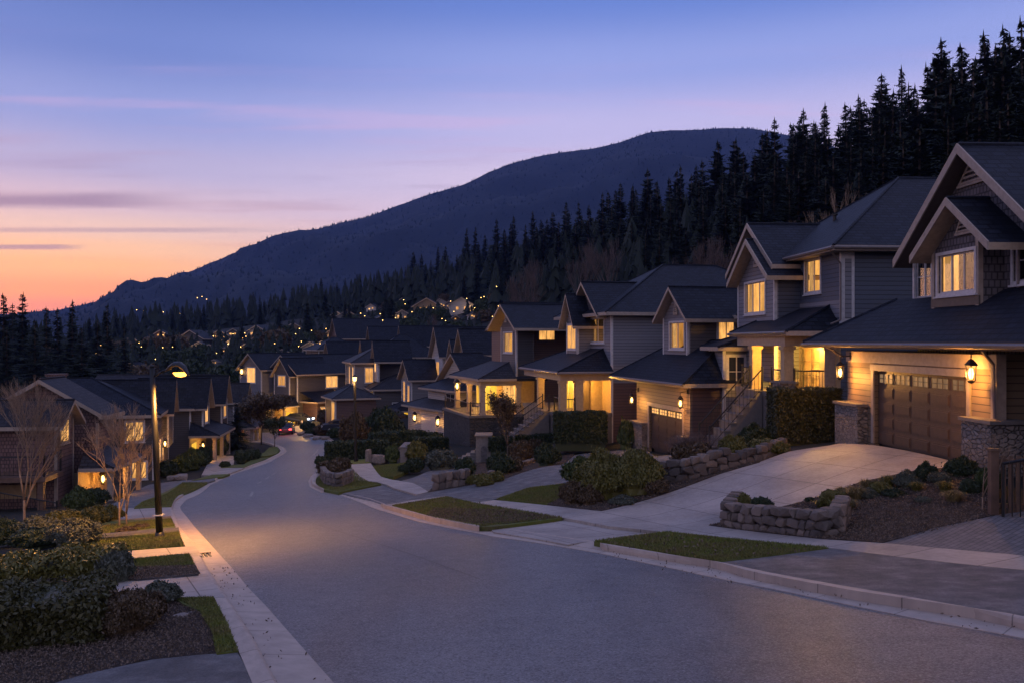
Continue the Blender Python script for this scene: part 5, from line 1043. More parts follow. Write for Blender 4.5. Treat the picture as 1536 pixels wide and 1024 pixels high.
for (px, yt, Y, lb) in ((4, 436, 118, 'dark conifer cut by the left edge of the photo'), (34, 434, 122, 'tallest dark conifer of the left cluster, against the orange sky'), (20, 452, 126, 'slim conifer just left of the tallest one in the left cluster'), (68, 456, 120, 'pointed conifer between two taller ones in the left cluster'),
        (88, 458, 128, 'narrow conifer near the middle of the left cluster'), (108, 446, 122, 'broad dark conifer right of the middle in the left cluster'), (163, 451, 135, 'tall lone conifer standing right of the left cluster'), (147, 474, 130, 'shorter conifer touching the lone tall one'), (52, 474, 112, 'short conifer in front of the left cluster'),
        (122, 486, 116, 'short conifer at the right foot of the left cluster'), (186, 486, 140, 'small conifer right of the lone tall one'), (-30, 430, 118, 'conifer beyond the left edge beside the cluster'), (10, 484, 100, 'low conifer above the brick-red house')):
    con_px(px, yt, Y, lb, 'conifers of the left cluster', wide=rnd(1.05, 1.3))
# the woods behind and between, one mass
def mass(poly_px, n, Yf, hlo, hhi, name, wid=.2):
    B = []
    while len(B) < n:
        px = rnd(*poly_px); Y = Yf(px)*rnd(.8, 1.25); X = (px-CX)/F*Y; B.append((X, Y))
    B = np.array(B); z = H(B[:, 0], B[:, 1]); return spires(np.column_stack([B, z-.5]), name, hlo, hhi, wid, 'needle_far', 7, 6)
mass((120, 700), 520, lambda px: float(np.interp(px, [120, 400, 700], [430, 430, 320])), 9, 15, 'valley_forest')
mass((700, 1900), 650, lambda px: depth(px)*1.12, 10, 16, 'hill_forest', .26); mass((760, 1300), 200, lambda px: depth(px)*.84, 8, 12, 'hill_forest', .26); mass((740, 1750), 380, lambda px: depth(px)*.93, 8, 13, 'hill_forest', .24)
mass((-900, 120), 260, lambda px: 260, 8, 13, 'valley_forest', .22)
mass((80, 470), 220, lambda px: 215, 3.0, 6.5, 'valley_forest', .3); mass((430, 720), 150, lambda px: 235, 2.2, 5, 'hill_forest', .32)

def limb_tree(seed, h=5, spread=.5, depth_=5, r0=.07, trunk=.3, nb=(2, 3), up=.35, rk=.62):
    r = random.Random(seed); T = MB(); K = MB()
    def grow(p, d, L, rad, lv):
        q = p+d*L; (T if lv < 2 else K).tube(p, q, rad, 6 if lv < 2 else 3, 0, rad*(rk+.06))
        if lv >= depth_: return
        for k in range(r.randint(*nb)+(1 if lv == depth_-1 else 0)):
            a = Vector((r.gauss(0, 1), r.gauss(0, 1), r.gauss(0, .6))); nd = (d+a*spread*(.55 if lv < 1 else .62)+Vector((0, 0, up*.4))).normalized(); grow(q if k < 2 else p+d*L*r.uniform(.5, .95), nd, L*r.uniform(.68, .88), rad*rk, lv+1)
    grow(Vector((0, 0, -.1)), Vector((r.uniform(-.04, .04), r.uniform(-.04, .04), 1)).normalized(), h*trunk, r0, 0)
    # second helper shoots along the stem
    return T, K
def bare_tree(name, label, px, py, ytop, seed, mat='bark', spread=.5, depth_=6, r0=None, trunk=.28, Y=None, nb=(2, 3), group=None, cat='tree', up=.35, rk=.62, wide=1.0):
    if Y is None: P = hit(px, py, .1); 
    else: X = (px-CX)/F*Y; P = Vector((X, Y, Hs(X, Y)))
    h = -(ytop-CY)/F*P.y-P.z
    T, K = limb_tree(seed, h, spread, depth_, r0 or h*.012, trunk, nb, up, rk)
    top = max(v[2] for v in K.v); s = h/top
    e = empty(name, P, 0); e.scale = (s*wide, s*wide, s); tag(e, label, cat, group)
    add('trunk', np_mesh('trunk', T.v, T.f, [M[mat]], True), e); add('crown', np_mesh('crown', K.v, K.f, [M[mat]], False), e); return e
bare_tree('bare_tree', 'tall bare young tree with forked pale trunk in front of the brick-red house', 37, 796, 560, 3, 'barkwarm', .5, 7, .08, .28, nb=(2, 4), up=.4, rk=.66, wide=.8)
bare_tree('bare_tree', 'bare slender street tree, left one of the pair beside the lamp post', 179, 790, 606, 12, 'barkwarm', .5, 7, .055, .34, nb=(2, 3), up=.35, rk=.71, wide=.9)
bare_tree('bare_tree', 'bare slender street tree, right one of the pair beside the lamp post', 190, 788, 598, 21, 'barkwarm', .5, 7, .055, .34, nb=(2, 3), up=.35, rk=.71, wide=.9)
bare_tree('bare_tree', 'small leafless sapling in the mulch bed before the nearest garage pier', 1474, 768, 640, 5, 'barkwarm', .5, 6, .028, .34)
for (px, yt, Y, sd_, lb, mt) in ((800, 386, 118, 31, 'bare reddish deciduous tree rising above the red-brown house roof', 'barkred'), (872, 366, 122, 32, 'bare brown tree before the forest, left of the tall bare one', 'barkred'), (922, 352, 118, 33, 'tall bare tree before the forest above the grey hip roof', 'barkred'), (775, 405, 112, 34, 'small bare tree left of the reddish one', 'barkred'),
        (1052, 352, 84, 35, 'bare tree before the forest between the two hip roofs', 'barkred'), (1088, 362, 80, 36, 'thin bare tree beside the nested gables', 'barkred'), (1252, 272, 60, 37, 'pale twiggy tree above the slate-blue roof', 'barkwarm'), (1010, 380, 92, 38, 'low bare tree behind the grey hip roof', 'barkred'), (650, 470, 165, 39, 'bare rusty tree on the slope above the long dark roof', 'barkred'), (545, 470, 190, 40, 'bare reddish tree on the slope among small lights', 'barkred')):
    bare_tree('bare_tree', lb, px, 0, yt, sd_, mt, .45, 7, None, .2, Y, rk=.66, nb=(2, 3), wide=.7, up=.5)

def leafball(seed, n, leaf, lump=.25, shape='ball', mat='leaf', core=True, asp=1.0, inner=.72):
    """unit-ish shrub: radius 1 in x,y, height 1.. ; leaves scattered through a lumpy shell"""
    r = np.random.default_rng(seed); d = r.normal(size=(n, 3)); d /= np.linalg.norm(d, axis=1)[:, None]; d[:, 2] = np.abs(d[:, 2])*np.where(r.random(n) < .8, 1, -.35)
    ph = r.uniform(0, 6, 6); lum = 1+lump*(np.sin(d[:, 0]*4+ph[0])*np.sin(d[:, 1]*4.5+ph[1])+.6*np.sin(d[:, 2]*7+ph[2])*np.sin(d[:, 0]*8+ph[3])+.4*np.sin(d[:, 1]*11+ph[4]))
    rad = (inner+(1-inner)*r.random(n)**.5)*lum*(1+.1*r.normal(size=n)*(r.random(n) < .2)); c = d*rad[:, None]; c[:, 2] = c[:, 2]*.62+.36; c[:, 2] = np.maximum(c[:, 2], .02)
    return leaves(c, leaf, r, mat, d), d
def leaves(c, leaf, r, mat, d=None, name='foliage'):
    n = len(c); a = r.normal(size=(n, 3)); a /= np.linalg.norm(a, axis=1)[:, None]
    if d is not None: b0 = d+.7*r.normal(size=(n, 3))
    else: b0 = r.normal(size=(n, 3))
    t = np.cross(a, b0); t /= np.linalg.norm(t, axis=1)[:, None]+1e-9; s = leaf*(.6+.8*r.random(n))[:, None]
    V_ = np.empty((n*4, 3)); V_[0::4] = c-a*s; V_[1::4] = c+t*s*.45; V_[2::4] = c+a*s; V_[3::4] = c-t*s*.45
    F_ = np.arange(n*4).reshape(n, 4); me = bpy.data.meshes.new(name); me.vertices.add(n*4); me.vertices.foreach_set('co', V_.ravel()); me.loops.add(n*4); me.loops.foreach_set('vertex_index', F_.ravel().astype(np.int32))
    me.polygons.add(n); me.polygons.foreach_set('loop_start', np.arange(0, n*4, 4, dtype=np.int32)); me.polygons.foreach_set('loop_total', np.full(n, 4, dtype=np.int32)); me.materials.append(M[mat]); me.update(calc_edges=True); return me
def core_mesh(mat, sx_=.74, sz=.5):
    bm = bmesh.new(); bmesh.ops.create_icosphere(bm, subdivisions=3, radius=1)
    for v in bm.verts: 
        k = 1+.12*math.sin(v.co.x*5)*math.sin(v.co.y*6+1)+.08*math.sin(v.co.z*8); v.co = Vector((v.co.x*sx_*k, v.co.y*sx_*k, max(v.co.z*sz*k+.32, -.05)))
    me = bpy.data.meshes.new('core'); bm.to_mesh(me); bm.free(); me.materials.append(M[mat]); return me
COREM = {}
PROTO = {}
def proto(kind, mat, seed):
    key = (kind, mat, seed)
    if key not in PROTO:
        if kind == 'big': PROTO[key] = leafball(seed, 15000, .048, .16, mat=mat)[0]
        elif kind == 'mid': PROTO[key] = leafball(seed, 6500, .075, .17, mat=mat)[0]
        elif kind == 'small': PROTO[key] = leafball(seed, 2400, .12, .15, mat=mat)[0]
        elif kind in ('tuft', 'tuft_wide'):
            r = np.random.default_rng(seed); n = 420; V_ = []; F_ = []
            for k in range(n):
                a = r.uniform(0, 6.28); q = r.random()**.5*.35; tl = r.uniform(.25, .95); L = r.uniform(.6, 1.05)*(1 if kind == 'tuft' else .8); x, y = q*math.cos(a), q*math.sin(a); w = .014
                ox, oy = -math.sin(a)*w, math.cos(a)*w; p = len(V_); mx_, my_ = x+math.cos(a)*tl*.35, y+math.sin(a)*tl*.35; ex, ey = x+math.cos(a)*tl, y+math.sin(a)*tl
                V_ += [(x-ox, y-oy, 0), (x+ox, y+oy, 0), (mx_+ox, my_+oy, L*.72), (mx_-ox, my_-oy, L*.72), (ex, ey, L*(.95-.35*tl))]; F_ += [(p, p+1, p+2, p+3), (p+3, p+2, p+4)]
            PROTO[key] = np_mesh('foliage', V_, F_, [M[mat]])
        elif kind == 'twig':
            T, K = None, MB(); r = random.Random(seed)
            def g(p, d, L, rad, lv):
                q = p+d*L; K.tube(p, q, rad, 3, 0, rad*.7)
                if lv >= 4: return
                for k in range(3): g(q, (d+Vector((r.gauss(0, .5), r.gauss(0, .5), r.gauss(.1, .4)))).normalized(), L*r.uniform(.6, .85), rad*.65, lv+1)
            for k in range(22):
                a = r.uniform(0, 6.28); d = Vector((math.cos(a)*r.uniform(.1, 1.1), math.sin(a)*r.uniform(.1, 1.1), 1)).normalized(); g(Vector((math.cos(a)*.1, math.sin(a)*.1, 0)), d, .34, .011, 0)
            v = np.array(K.v); v[:, 2] *= 1/max(v[:, 2]); PROTO[key] = np_mesh('foliage', v, K.f, [M[mat]])
    return PROTO[key]
def shrub(px, py, w, h, mat, label, kind=None, name='shrub', cat='shrub', seed=None, group=None, Y=None, dz=0, asp=1.0):
    P = hit(px, py, .12) if Y is None else Vector(((px-CX)/F*Y, Y, -(py-CY)/F*Y))
    if P is None: return
    W_, Hh = w/F*P.y, h/F*P.y; kind = kind or ('big' if w > 85 else 'mid' if w > 34 else 'small')
    P.y += W_*.3*asp; P.x *= (P.y)/(P.y-W_*.3*asp); P.z = max(Hs(P.x, P.y)+.08, P.z-.3) if Y is None else P.z
    e = empty(name, P+Vector((0, 0, dz)), rnd(0, 6.28)); top = {'tuft': .95, 'tuft_wide': .8, 'twig': 1.0}.get(kind, 1.0); k = {'tuft': .9, 'tuft_wide': .9, 'twig': .8}.get(kind, 1.05)
    e.scale = (W_/2/k, W_/2/k*asp, Hh/top); tag(e, label, cat, group)
    add('foliage', proto(kind, mat, random.randrange(3) if seed is None else seed), e)
    if kind in ('big', 'mid', 'small'):
        c = mat if mat in COREM else COREM.setdefault(mat, core_mesh(mat)) and mat; add('leaf_core', COREM[c], e)  # opaque core added to block the view through the leaves
    return e
def hedge(A_, B_, h, th, mat, label, dens=900, leaf=.045, z0=0, name='hedge', lump=.06):
    """clipped hedge between two ground points (front base line)"""
    A_, B_ = Vector(A_), Vector(B_); d = (B_-A_); L = d.length; d.normalize(); nrm = Vector((-d.y, d.x, 0)).normalized()
    if nrm.y < 0: nrm = -nrm
    r = np.random.default_rng(int(L*1000)); pts = []; nn = []
    def face(n, f, nv):
        u = r.random((n, 2)); q = f(u); q += r.normal(size=q.shape)*.035; pts.append(q); nn.append(np.tile(np.array(nv), (n, 1)))
    Ad, Dd, Nd, Z = np.array(A_), np.array(d), np.array(nrm), np.array((0, 0, 1.))
    wob = lambda u: lump*np.sin(u*L*2.1+1)*np.cos(u*L*3.7)
    face(int(dens*L*h), lambda u: Ad+Dd*(u[:, :1]*L)+Z*(u[:, 1:]*h)+Nd*(wob(u[:, :1])), -Nd); face(int(dens*L*th), lambda u: Ad+Dd*(u[:, :1]*L)+Nd*(u[:, 1:]*th)+Z*(h+wob(u[:, :1]+.3)), Z)
    face(int(dens*th*h), lambda u: Ad+Nd*(u[:, :1]*th)+Z*(u[:, 1:]*h), -Dd); face(int(dens*th*h), lambda u: Ad+Dd*L+Nd*(u[:, :1]*th)+Z*(u[:, 1:]*h), Dd); face(int(dens*.5*L*h), lambda u: Ad+Dd*(u[:, :1]*L)+Z*(u[:, 1:]*h)+Nd*th, Nd)
    c = np.concatenate(pts); dd = np.concatenate(nn); o = Vector((A_.x, A_.y, A_.z)); c = c-np.array(o)
    e = empty(name, o); tag(e, label, 'hedge'); add('foliage', leaves(c, leaf, r, mat, dd), e)
    b = MB(); q = .07; P0 = [d*q+nrm*q, d*(L-q)+nrm*q, d*(L-q)+nrm*(th-q), d*q+nrm*(th-q)]; lo = [(p.x, p.y, p.z-.5) for p in P0]; hi = [(p.x, p.y, p.z+h-q) for p in P0]
    b.poly(lo[::-1]); b.poly(hi)
    for i in range(4): j = (i+1) % 4; b.poly([lo[i], lo[j], hi[j], hi[i]])
    b.build('leaf_core', mat, e); return e  # solid box core added under the leaves
def gp(px, py, off=.1): return hit(px, py, off)
def at(px, py, Y): return Vector(pxw(px, py, Y))
# hedges
hedge(at(1166, 662, 33.2), at(1262, 663, 33.2), 1.98, 1.3, 'leafhedge', 'tall clipped hedge below the yellow porch, beside the stone pier', 1300, .055)
hedge(at(832, 664, 53.5), at(910, 664, 53.5), 1.85, 1.2, 'leafdark', 'clipped dark hedge before the corner porch of the grey hip-roofed house', 600, .07)
hedge(at(489, 692, 63), at(582, 688, 64), 1.30, 1.4, 'leafdark', 'long clipped hedge beside the street, behind the thin lamp post', 500, .09)
hedge(at(734, 676, 56), at(768, 674, 56), .8, 1.0, 'leafdark', 'low dark hedge behind the white wall with the arch', 500, .08)
hedge(at(774, 671, 58), at(832, 669, 58), .8, 1.0, 'leafdark', 'low dark hedge at the foot of the iron-railed steps', 500, .08)
hedge(at(560, 668, 74), at(640, 664, 76), 1.0, 1.5, 'leafdark', 'low hedge row uphill of the long street hedge', 350, .1)
hedge(at(633, 690, 62), at(673, 690, 64), 1.6, 1.0, 'leafdark', 'dark hedge block at the foot of the white garage house', 450, .09)
p0, p1 = gp(-90, 985), gp(150, 958); hedge(p0, p1, .66, 1.3, 'leafhedge', 'big leafy hedge filling the lower left corner', 2600, .042, lump=.13)
p0, p1 = gp(-120, 880), gp(150, 862); hedge(p0+Vector((0, .2, 0)), p1+Vector((0, .2, 0)), .3, 1.4, 'leafyel', 'second yellowish hedge just behind the corner hedge', 1500, .05, lump=.14)  # yellowish light on this hedge is put into its leaf colour
S = shrub
S(60, 818, 90, 26, 'leafdark', 'wide dark bush between hedge and bare tree on the left', 'big'); S(112, 818, 76, 40, 'leafgrey', 'blue-green bush left of the grass strip', 'big'); S(5, 812, 70, 34, 'leafdark', 'dark bush at the left edge below the balcony', 'big'); S(55, 808, 70, 34, 'leafgrey', 'low grey-green bush under the forked bare tree', 'mid')
S(175, 872, 56, 46, 'leafgrey', 'grey feathery bush beside the end of the hedge', 'mid'); S(238, 905, 60, 32, 'leafgrey', 'blue-grey low bush near the small rocks', 'mid'); S(180, 950, 105, 62, 'leafred', 'rust-coloured bush right of the corner hedge', 'big'); S(215, 930, 70, 44, 'leafred', 'smaller rusty bush beside the big rusty one', 'mid')
S(140, 785, 50, 26, 'leafyel', 'yellow bush by the lit porch of the brick-red house', 'mid'); S(95, 795, 60, 30, 'leafyel', 'yellow-green bush left of the yellow one by the porch', 'mid'); S(165, 780, 40, 22, 'leafyel', 'small yellow bush beside the pair of street trees', 'mid'); S(118, 765, 42, 34, 'leaf', 'green bush against the lit porch post', 'mid'); S(145, 755, 34, 24, 'leafdark', 'dark bush right of the lit porch', 'small')
S(212, 792, 26, 8, 'leafred', 'tiny rusty clump in the gravel strip', 'small'); S(190, 797, 30, 9, 'leafred', 'low rusty clump at the foot of the street trees', 'small')
S(250, 712, 34, 22, 'leafdark', 'dark shrub at the left foot of the thin-posted porch', 'small'); S(272, 706, 30, 22, 'leaf', 'green shrub in front of the rounded porch', 'small'); S(289, 702, 36, 30, 'leaf', 'larger green shrub before the rounded porch', 'mid'); S(306, 696, 24, 26, 'leafdark', 'dark upright shrub right of the rounded porch', 'small')
S(337, 700, 17, 9, 'leafdark', 'tiny round shrub in the far driveway lawn', 'small'); S(364, 693, 28, 19, 'leafdark', 'round dark shrub beside the far left kerb', 'small'); S(381, 689, 21, 16, 'leafdark', 'smaller round shrub right of its round neighbour', 'small'); S(330, 680, 26, 22, 'leafdark', 'dark shrub before the farther hip-roofed house', 'small')
# right
S(905, 750, 88, 70, 'leafyel', 'large green-gold bush between the two driveways, left half', 'big'); S(955, 744, 84, 66, 'leafyel', 'large green-gold bush between the two driveways, right half', 'big'); S(872, 728, 58, 42, 'leaf', 'green bush behind the left end of the big gold one', 'mid')
S(862, 756, 44, 34, 'leafred', 'brown-grey bush at the lawn corner', 'mid'); S(885, 757, 34, 28, 'leafred', 'small brownish bush next to the lawn-corner one', 'mid'); S(984, 742, 42, 26, 'leafred', 'low reddish bush before the stone edging', 'mid'); S(935, 757, 40, 14, 'leafgrey', 'low creeping plant in front of the big gold bush', 'mid')
S(1044, 700, 96, 60, 'barkred', 'round leafless brown bush in front of the second garage', 'twig'); S(1040, 703, 70, 40, 'leafred', 'rusty undergrowth inside the round leafless bush', 'mid'); S(1100, 690, 46, 36, 'leafyel', 'bright yellow-green bush right of the leafless one', 'mid'); S(1150, 682, 62, 24, 'leafyel', 'low bright bush at the foot of the tall hedge', 'mid'); S(1131, 668, 46, 32, 'leafdark', 'dark bush at the foot of the stone steps', 'mid')
S(939, 673, 27, 42, 'leaf', 'upright green shrub beside the stone garage pier', 'small'); S(820, 698, 38, 34, 'leafdark', 'round dark shrub beside the middle driveway', 'mid'); S(782, 690, 40, 30, 'leafred', 'rusty shrub behind the stone edging', 'mid'); S(802, 680, 26, 22, 'leafred', 'small brown shrub near the iron-railed steps', 'small')
S(750, 712, 40, 34, 'leafdark', 'dark green shrub right of the round ball', 'mid'); S(770, 708, 32, 26, 'leafred', 'rust-brown shrub on the slope beside the drive', 'small'); S(699, 712, 32, 27, 'leafdark', 'dark clipped ball shrub above the rough stone wall', 'small'); S(725, 728, 32, 18, 'leafyel', 'yellowish low shrub at the end of the rough stone wall', 'small'); S(706, 726, 24, 16, 'leafyel', 'small ochre shrub on the rough stone wall', 'small'); S(745, 722, 26, 16, 'leafyel', 'pale ochre shrub nearer the drive', 'small')
S(661, 704, 52, 30, 'leafgrey', 'grey-green spreading shrub below the dark terrace', 'mid'); S(622, 706, 30, 20, 'leafdark', 'dark shrub at the edge of the small lawn', 'small'); S(606, 708, 18, 12, 'leafdark', 'small dark shrub at the lawn tip', 'small'); S(589, 692, 23, 24, 'leaf', 'round clipped shrub beside the white end wall', 'small'); S(624, 692, 34, 30, 'leafyel', 'orange-lit bush on the bank under the white house', 'small'); S(640, 684, 26, 24, 'leafyel', 'orange-lit bush against the white house wall', 'small')
S(497, 712, 42, 22, 'leafred', 'rusty mounded shrub in the corner planter', 'small'); S(512, 706, 30, 20, 'leafred', 'second rusty shrub in the corner planter', 'small'); S(480, 697, 18, 14, 'leafdark', 'dark shrub at the end of the street hedge', 'small'); S(505, 718, 26, 8, 'leafyel', 'yellow low plants inside the corner planter', 'small')
S(576, 664, 56, 52, 'leafdark', 'dark evergreen bush before the two-window house', 'mid'); S(533, 668, 44, 48, 'leafred', 'rusty bush left of the dark evergreen one', 'mid'); S(556, 656, 40, 30, 'leaf', 'green bush between the rusty and the dark one', 'small'); S(604, 664, 30, 22, 'leafdark', 'dark bush right below the two-window house', 'small'); S(650, 668, 36, 20, 'leafdark', 'dark bush above the orange bank', 'small')
for (px, py, w, h, mt, lb) in ((468, 652, 22, 10, 'leafdark', 'first low dark bush on the bend bank'), (484, 650, 26, 13, 'leafred', 'rusty low bush on the bend bank'), (502, 655, 22, 14, 'leafdark', 'low bush nearest the hedge on the bend bank'), (460, 644, 22, 12, 'leafdark', 'low bush beside the bright forecourt'), (515, 664, 16, 22, 'leafdark', 'small upright shrub before the street hedge corner'), (490, 636, 30, 22, 'leafred', 'brown bush under the narrow brown house'), (448, 618, 26, 18, 'leafdark', 'dark bush below the row of upper windows')): S(px, py, w, h, mt, lb, 'small')
# leafy small trees
def leafy_tree(label, px, py, ytop, w, mat, seed, n=3800, name='small_tree', Y=None, leaf=.06, barkm='bark', inner=.35):
    P = gp(px, py) if Y is None else Vector(((px-CX)/F*Y, Y, Hs((px-CX)/F*Y, Y))); h = -(ytop-CY)/F*P.y-P.z; W_ = w/F*P.y/2
    e = empty(name, P); tag(e, label, 'tree'); T, K = limb_tree(seed, h*.9, .5, 5, h*.014, .26); s = h*.95/max(v[2] for v in K.v)
    t = add('trunk', np_mesh('trunk', (np.array(T.v)*s).tolist(), T.f, [M[barkm]], True), e); add('limbs', np_mesh('limbs', (np.array(K.v)*s).tolist(), K.f, [M[barkm]]), e)
    r = np.random.default_rng(seed); kv = np.array(K.v)*s; idx = r.integers(0, len(kv), n); c = kv[idx]+r.normal(size=(n, 3))*h*.035
    rr = np.hypot(c[:, 0], c[:, 1]); sc_ = W_/max(.1, np.quantile(rr, .95)); c[:, :2] *= sc_; add('crown', leaves(c, leaf, r, mat), e); return e
leafy_tree('small leafy tree with pale rusty leaves before the big glowing porch', 762, 692, 586, 88, 'leafred', 51, 4500, leaf=.075)
leafy_tree('brownish leafy tree left of the street at the bend', 392, 664, 588, 72, 'leafred', 52, 6000, leaf=.14)
leafy_tree('small dark street tree on the lawn tip at the bend', 412, 668, 622, 36, 'leafdark', 53, 1800, leaf=.12)
leafy_tree('rusty street tree by the bend behind the dark conifer', 376, 660, 600, 46, 'leafred', 54, 3500, leaf=.14)
con_px(354, 600, 88, 'dark pyramid conifer beside the street in front of the farthest left houses', 'street conifers', 1, 1.5, 3); 
# mid-slope gardens: round leafy trees among the small houses
VG = 'leafy trees around the hillside houses'
for k in range(46):
    px = rnd(430, 770); py = rnd(452, 545) if px > 560 else rnd(492, 560); P = hit(px, py, 0, 130)
    if P is None: continue
    e = empty('garden_tree', P, rnd(0, 6)); w = rnd(1.5, 2.8); e.scale = (w, w, w*rnd(1.1, 1.7)); tag(e, 'dark round leafy tree among the small lit houses on the slope', 'tree', VG); mt = random.choice(('leafdark', 'leafdark', 'leafred')); add('foliage', proto('small', mt, k % 3), e)
    COREM.setdefault(mt, core_mesh(mt)); add('limbs', COREM[mt], e)  # opaque core added inside the crown, no modelled limbs
for k in range(30):
    px = rnd(60, 440); py = rnd(520, 585); P = hit(px, py, 0, 110)
    if P is None: continue
    e = empty('garden_tree', P, rnd(0, 6)); w = rnd(2.0, 3.8); e.scale = (w, w, w*rnd(1.1, 1.6)); tag(e, 'dark round leafy tree between the roofs and the valley woods', 'tree', 'leafy trees in the valley'); mt = random.choice(('leafdark', 'leafred')); add('foliage', proto('small', mt, k % 3), e); COREM.setdefault(mt, core_mesh(mt)); add('limbs', COREM[mt], e)  # crown filled by an added opaque core, no modelled limbs
# tufts in the right bed
for (px, py, w, h, mt, kd, lb) in ((1250, 762, 46, 26, 'leafyel', 'mid', 'golden low shrub just behind the stone planter wall'), (1285, 752, 42, 26, 'bladedry', 'tuft', 'straw-coloured grass tuft, leftmost big one of the bed'), (1262, 748, 30, 22, 'bladedry', 'tuft', 'small straw tuft behind the golden shrub'), (1320, 742, 34, 20, 'leafyel', 'mid', 'yellow mound between the tuft and the grey one'), (1303, 748, 28, 16, 'leafgrey', 'mid', 'grey-green mound beside the yellow one'),
        (1360, 733, 36, 26, 'leafgrey', 'mid', 'spiky grey-green shrub in the middle of the bed'), (1389, 722, 30, 28, 'leafdark', 'mid', 'dark upright shrub near the garage door corner'), (1410, 726, 36, 18, 'leafgrey', 'mid', 'low grey shrub right of the dark upright one'), (1342, 746, 32, 14, 'leafdark', 'mid', 'flat dark plant in the bed centre'), (1430, 755, 40, 24, 'bladedry', 'tuft_wide', 'rounded dry grass tuft near the sapling'),
        (1456, 742, 34, 24, 'leafdark', 'mid', 'dark mound behind the sapling'), (1272, 766, 34, 22, 'bladedry', 'tuft', 'straw tuft directly behind the planter wall corner'), (1332, 734, 34, 26, 'leafyel', 'tuft', 'golden upright tuft in front of the garage door'), (1300, 738, 30, 24, 'bladedry', 'tuft', 'pale tuft at the driveway edge'), (1375, 738, 28, 20, 'leafyel', 'tuft_wide', 'short golden tuft between two grey plants'), (1418, 740, 32, 22, 'leafyel', 'tuft', 'golden tuft below the garage pier'), (1232, 764, 26, 18, 'leafyel', 'tuft', 'small golden tuft at the right end of the planter wall'), (1386, 754, 28, 10, 'leafgrey', 'mid', 'tiny grey plant lying in the mulch'), (1482, 738, 40, 36, 'leaf', 'mid', 'green shrub against the stone pier near the fence'), (1442, 716, 44, 30, 'leafdark', 'mid', 'dark shrub at the foot of the right garage pier'), (1215, 752, 16, 8, 'leafdark', 'small', 'tiny dark plant behind the planter wall')): S(px, py, w, h, mt, lb, kd)
S(1115, 778, 34, 26, 'leafyel', 'yellowish plants spilling over the left end of the planter wall', 'mid', dz=.18); S(1142, 780, 34, 24, 'leafdark', 'dark plants on top of the planter wall', 'mid', dz=.18)

# lawn blades
def blades(name, poly, n, h, mat, off=LW):
    pts = [hit(p[0], p[1], off) for p in poly]; P = np.array([(p.x, p.y) for p in pts]); lo, hi = P.min(0), P.max(0); out = []
    X = rng.uniform(lo[0], hi[0], n*4); Y = rng.uniform(lo[1], hi[1], n*4); ins = np.zeros(len(X), bool); j = len(P)-1
    for i in range(len(P)):
        c = ((P[i, 1] > Y) != (P[j, 1] > Y)) & (X < (P[j, 0]-P[i, 0])*(Y-P[i, 1])/(P[j, 1]-P[i, 1]+1e-12)+P[i, 0]); ins ^= c; j = i
    X, Y = X[ins][:n], Y[ins][:n]; Z = H(X, Y)+off-.01; m = len(X); a = rng.uniform(0, 6.28, m); w = .007+.006*rng.random(m); hh = h*(.5+rng.random(m)); dx, dy = np.cos(a), np.sin(a); b0 = np.column_stack([X, Y, Z])
    V_ = np.empty((m*3, 3)); V_[0::3] = b0-np.column_stack([dx*w, dy*w, 0*w]); V_[1::3] = b0+np.column_stack([dx*w, dy*w, 0*w]); V_[2::3] = b0+np.column_stack([rng.normal(0, .45, m)*hh, rng.normal(0, .45, m)*hh, hh])
    o = add(name, np_mesh(name, V_, np.arange(m*3).reshape(m, 3), [M[mat]])); tag(o, kind='stuff'); return o
blades('grass', [(891, 811), (1000, 797), (1243, 820.5), (1180, 829), (1076, 841), (1034, 835.5), (974, 826)], 34000, .05, 'blade')
blades('grass', [(588, 757), (669, 744), (711, 753.5), (844, 775.5), (719, 789), (648, 775.5)], 34000, .05, 'blade')
blades('grass', [(745, 747.5), (792, 731), (847, 724.6), (862, 735), (821, 755)], 18000, .05, 'blade'); blades('grass', [(508, 737.5), (572, 725), (550, 720), (523, 696), (500, 694), (474, 717), (475, 725), (486, 733)], 14000, .07, 'blade'); blades('grass', [(559, 698), (615, 692), (612, 705), (590, 714), (572, 714)], 9000, .07, 'blade')
blades('grass', [(120, 806), (200, 801), (268, 796), (275, 817), (146, 827), (80, 834)], 26000, .045, 'blade'); blades('grass', [(130, 790), (257, 777), (262, 788), (150, 800)], 16000, .045, 'blade'); blades('grass', [(185, 839), (284, 830), (292, 848), (193, 852)], 9000, .045, 'blade'); blades('grass', [(201, 761), (257, 758), (268, 741), (311, 723), (274, 723)], 16000, .06, 'blade')
blades('grass', [(262, 896), (320, 894.5), (342, 936), (357, 975), (325, 979), (318, 945), (300, 915)], 9000, .035, 'blade', LW-.02)
def chips(name, poly, n, s, mats, off=LW+.01):
    pts = [hit(p[0], p[1], off) for p in poly]; P = np.array([(p.x, p.y) for p in pts]); lo, hi = P.min(0), P.max(0)
    X = rng.uniform(lo[0], hi[0], n*4); Y = rng.uniform(lo[1], hi[1], n*4); ins = np.zeros(len(X), bool); j = len(P)-1
    for i in range(len(P)):
        c = ((P[i, 1] > Y) != (P[j, 1] > Y)) & (X < (P[j, 0]-P[i, 0])*(Y-P[i, 1])/(P[j, 1]-P[i, 1]+1e-12)+P[i, 0]); ins ^= c; j = i
    X, Y = X[ins][:n], Y[ins][:n]; Z = H(X, Y)+off+.005; c = np.column_stack([X, Y, Z+rng.uniform(0, .02, len(X))]); o = add(name, leaves(c, s, rng, mats)); tag(o, kind='stuff')
M['chip'] = m_leaf('bark_chips', (.03, .02, .014), (.26, .19, .14), .9)
chips('mulch_chips', [(1063, 786), (1200, 752), (1290, 722), (1455, 697), (1495, 700), (1492, 771), (1323, 812), (1233, 807)], 16000, .022, 'chip')
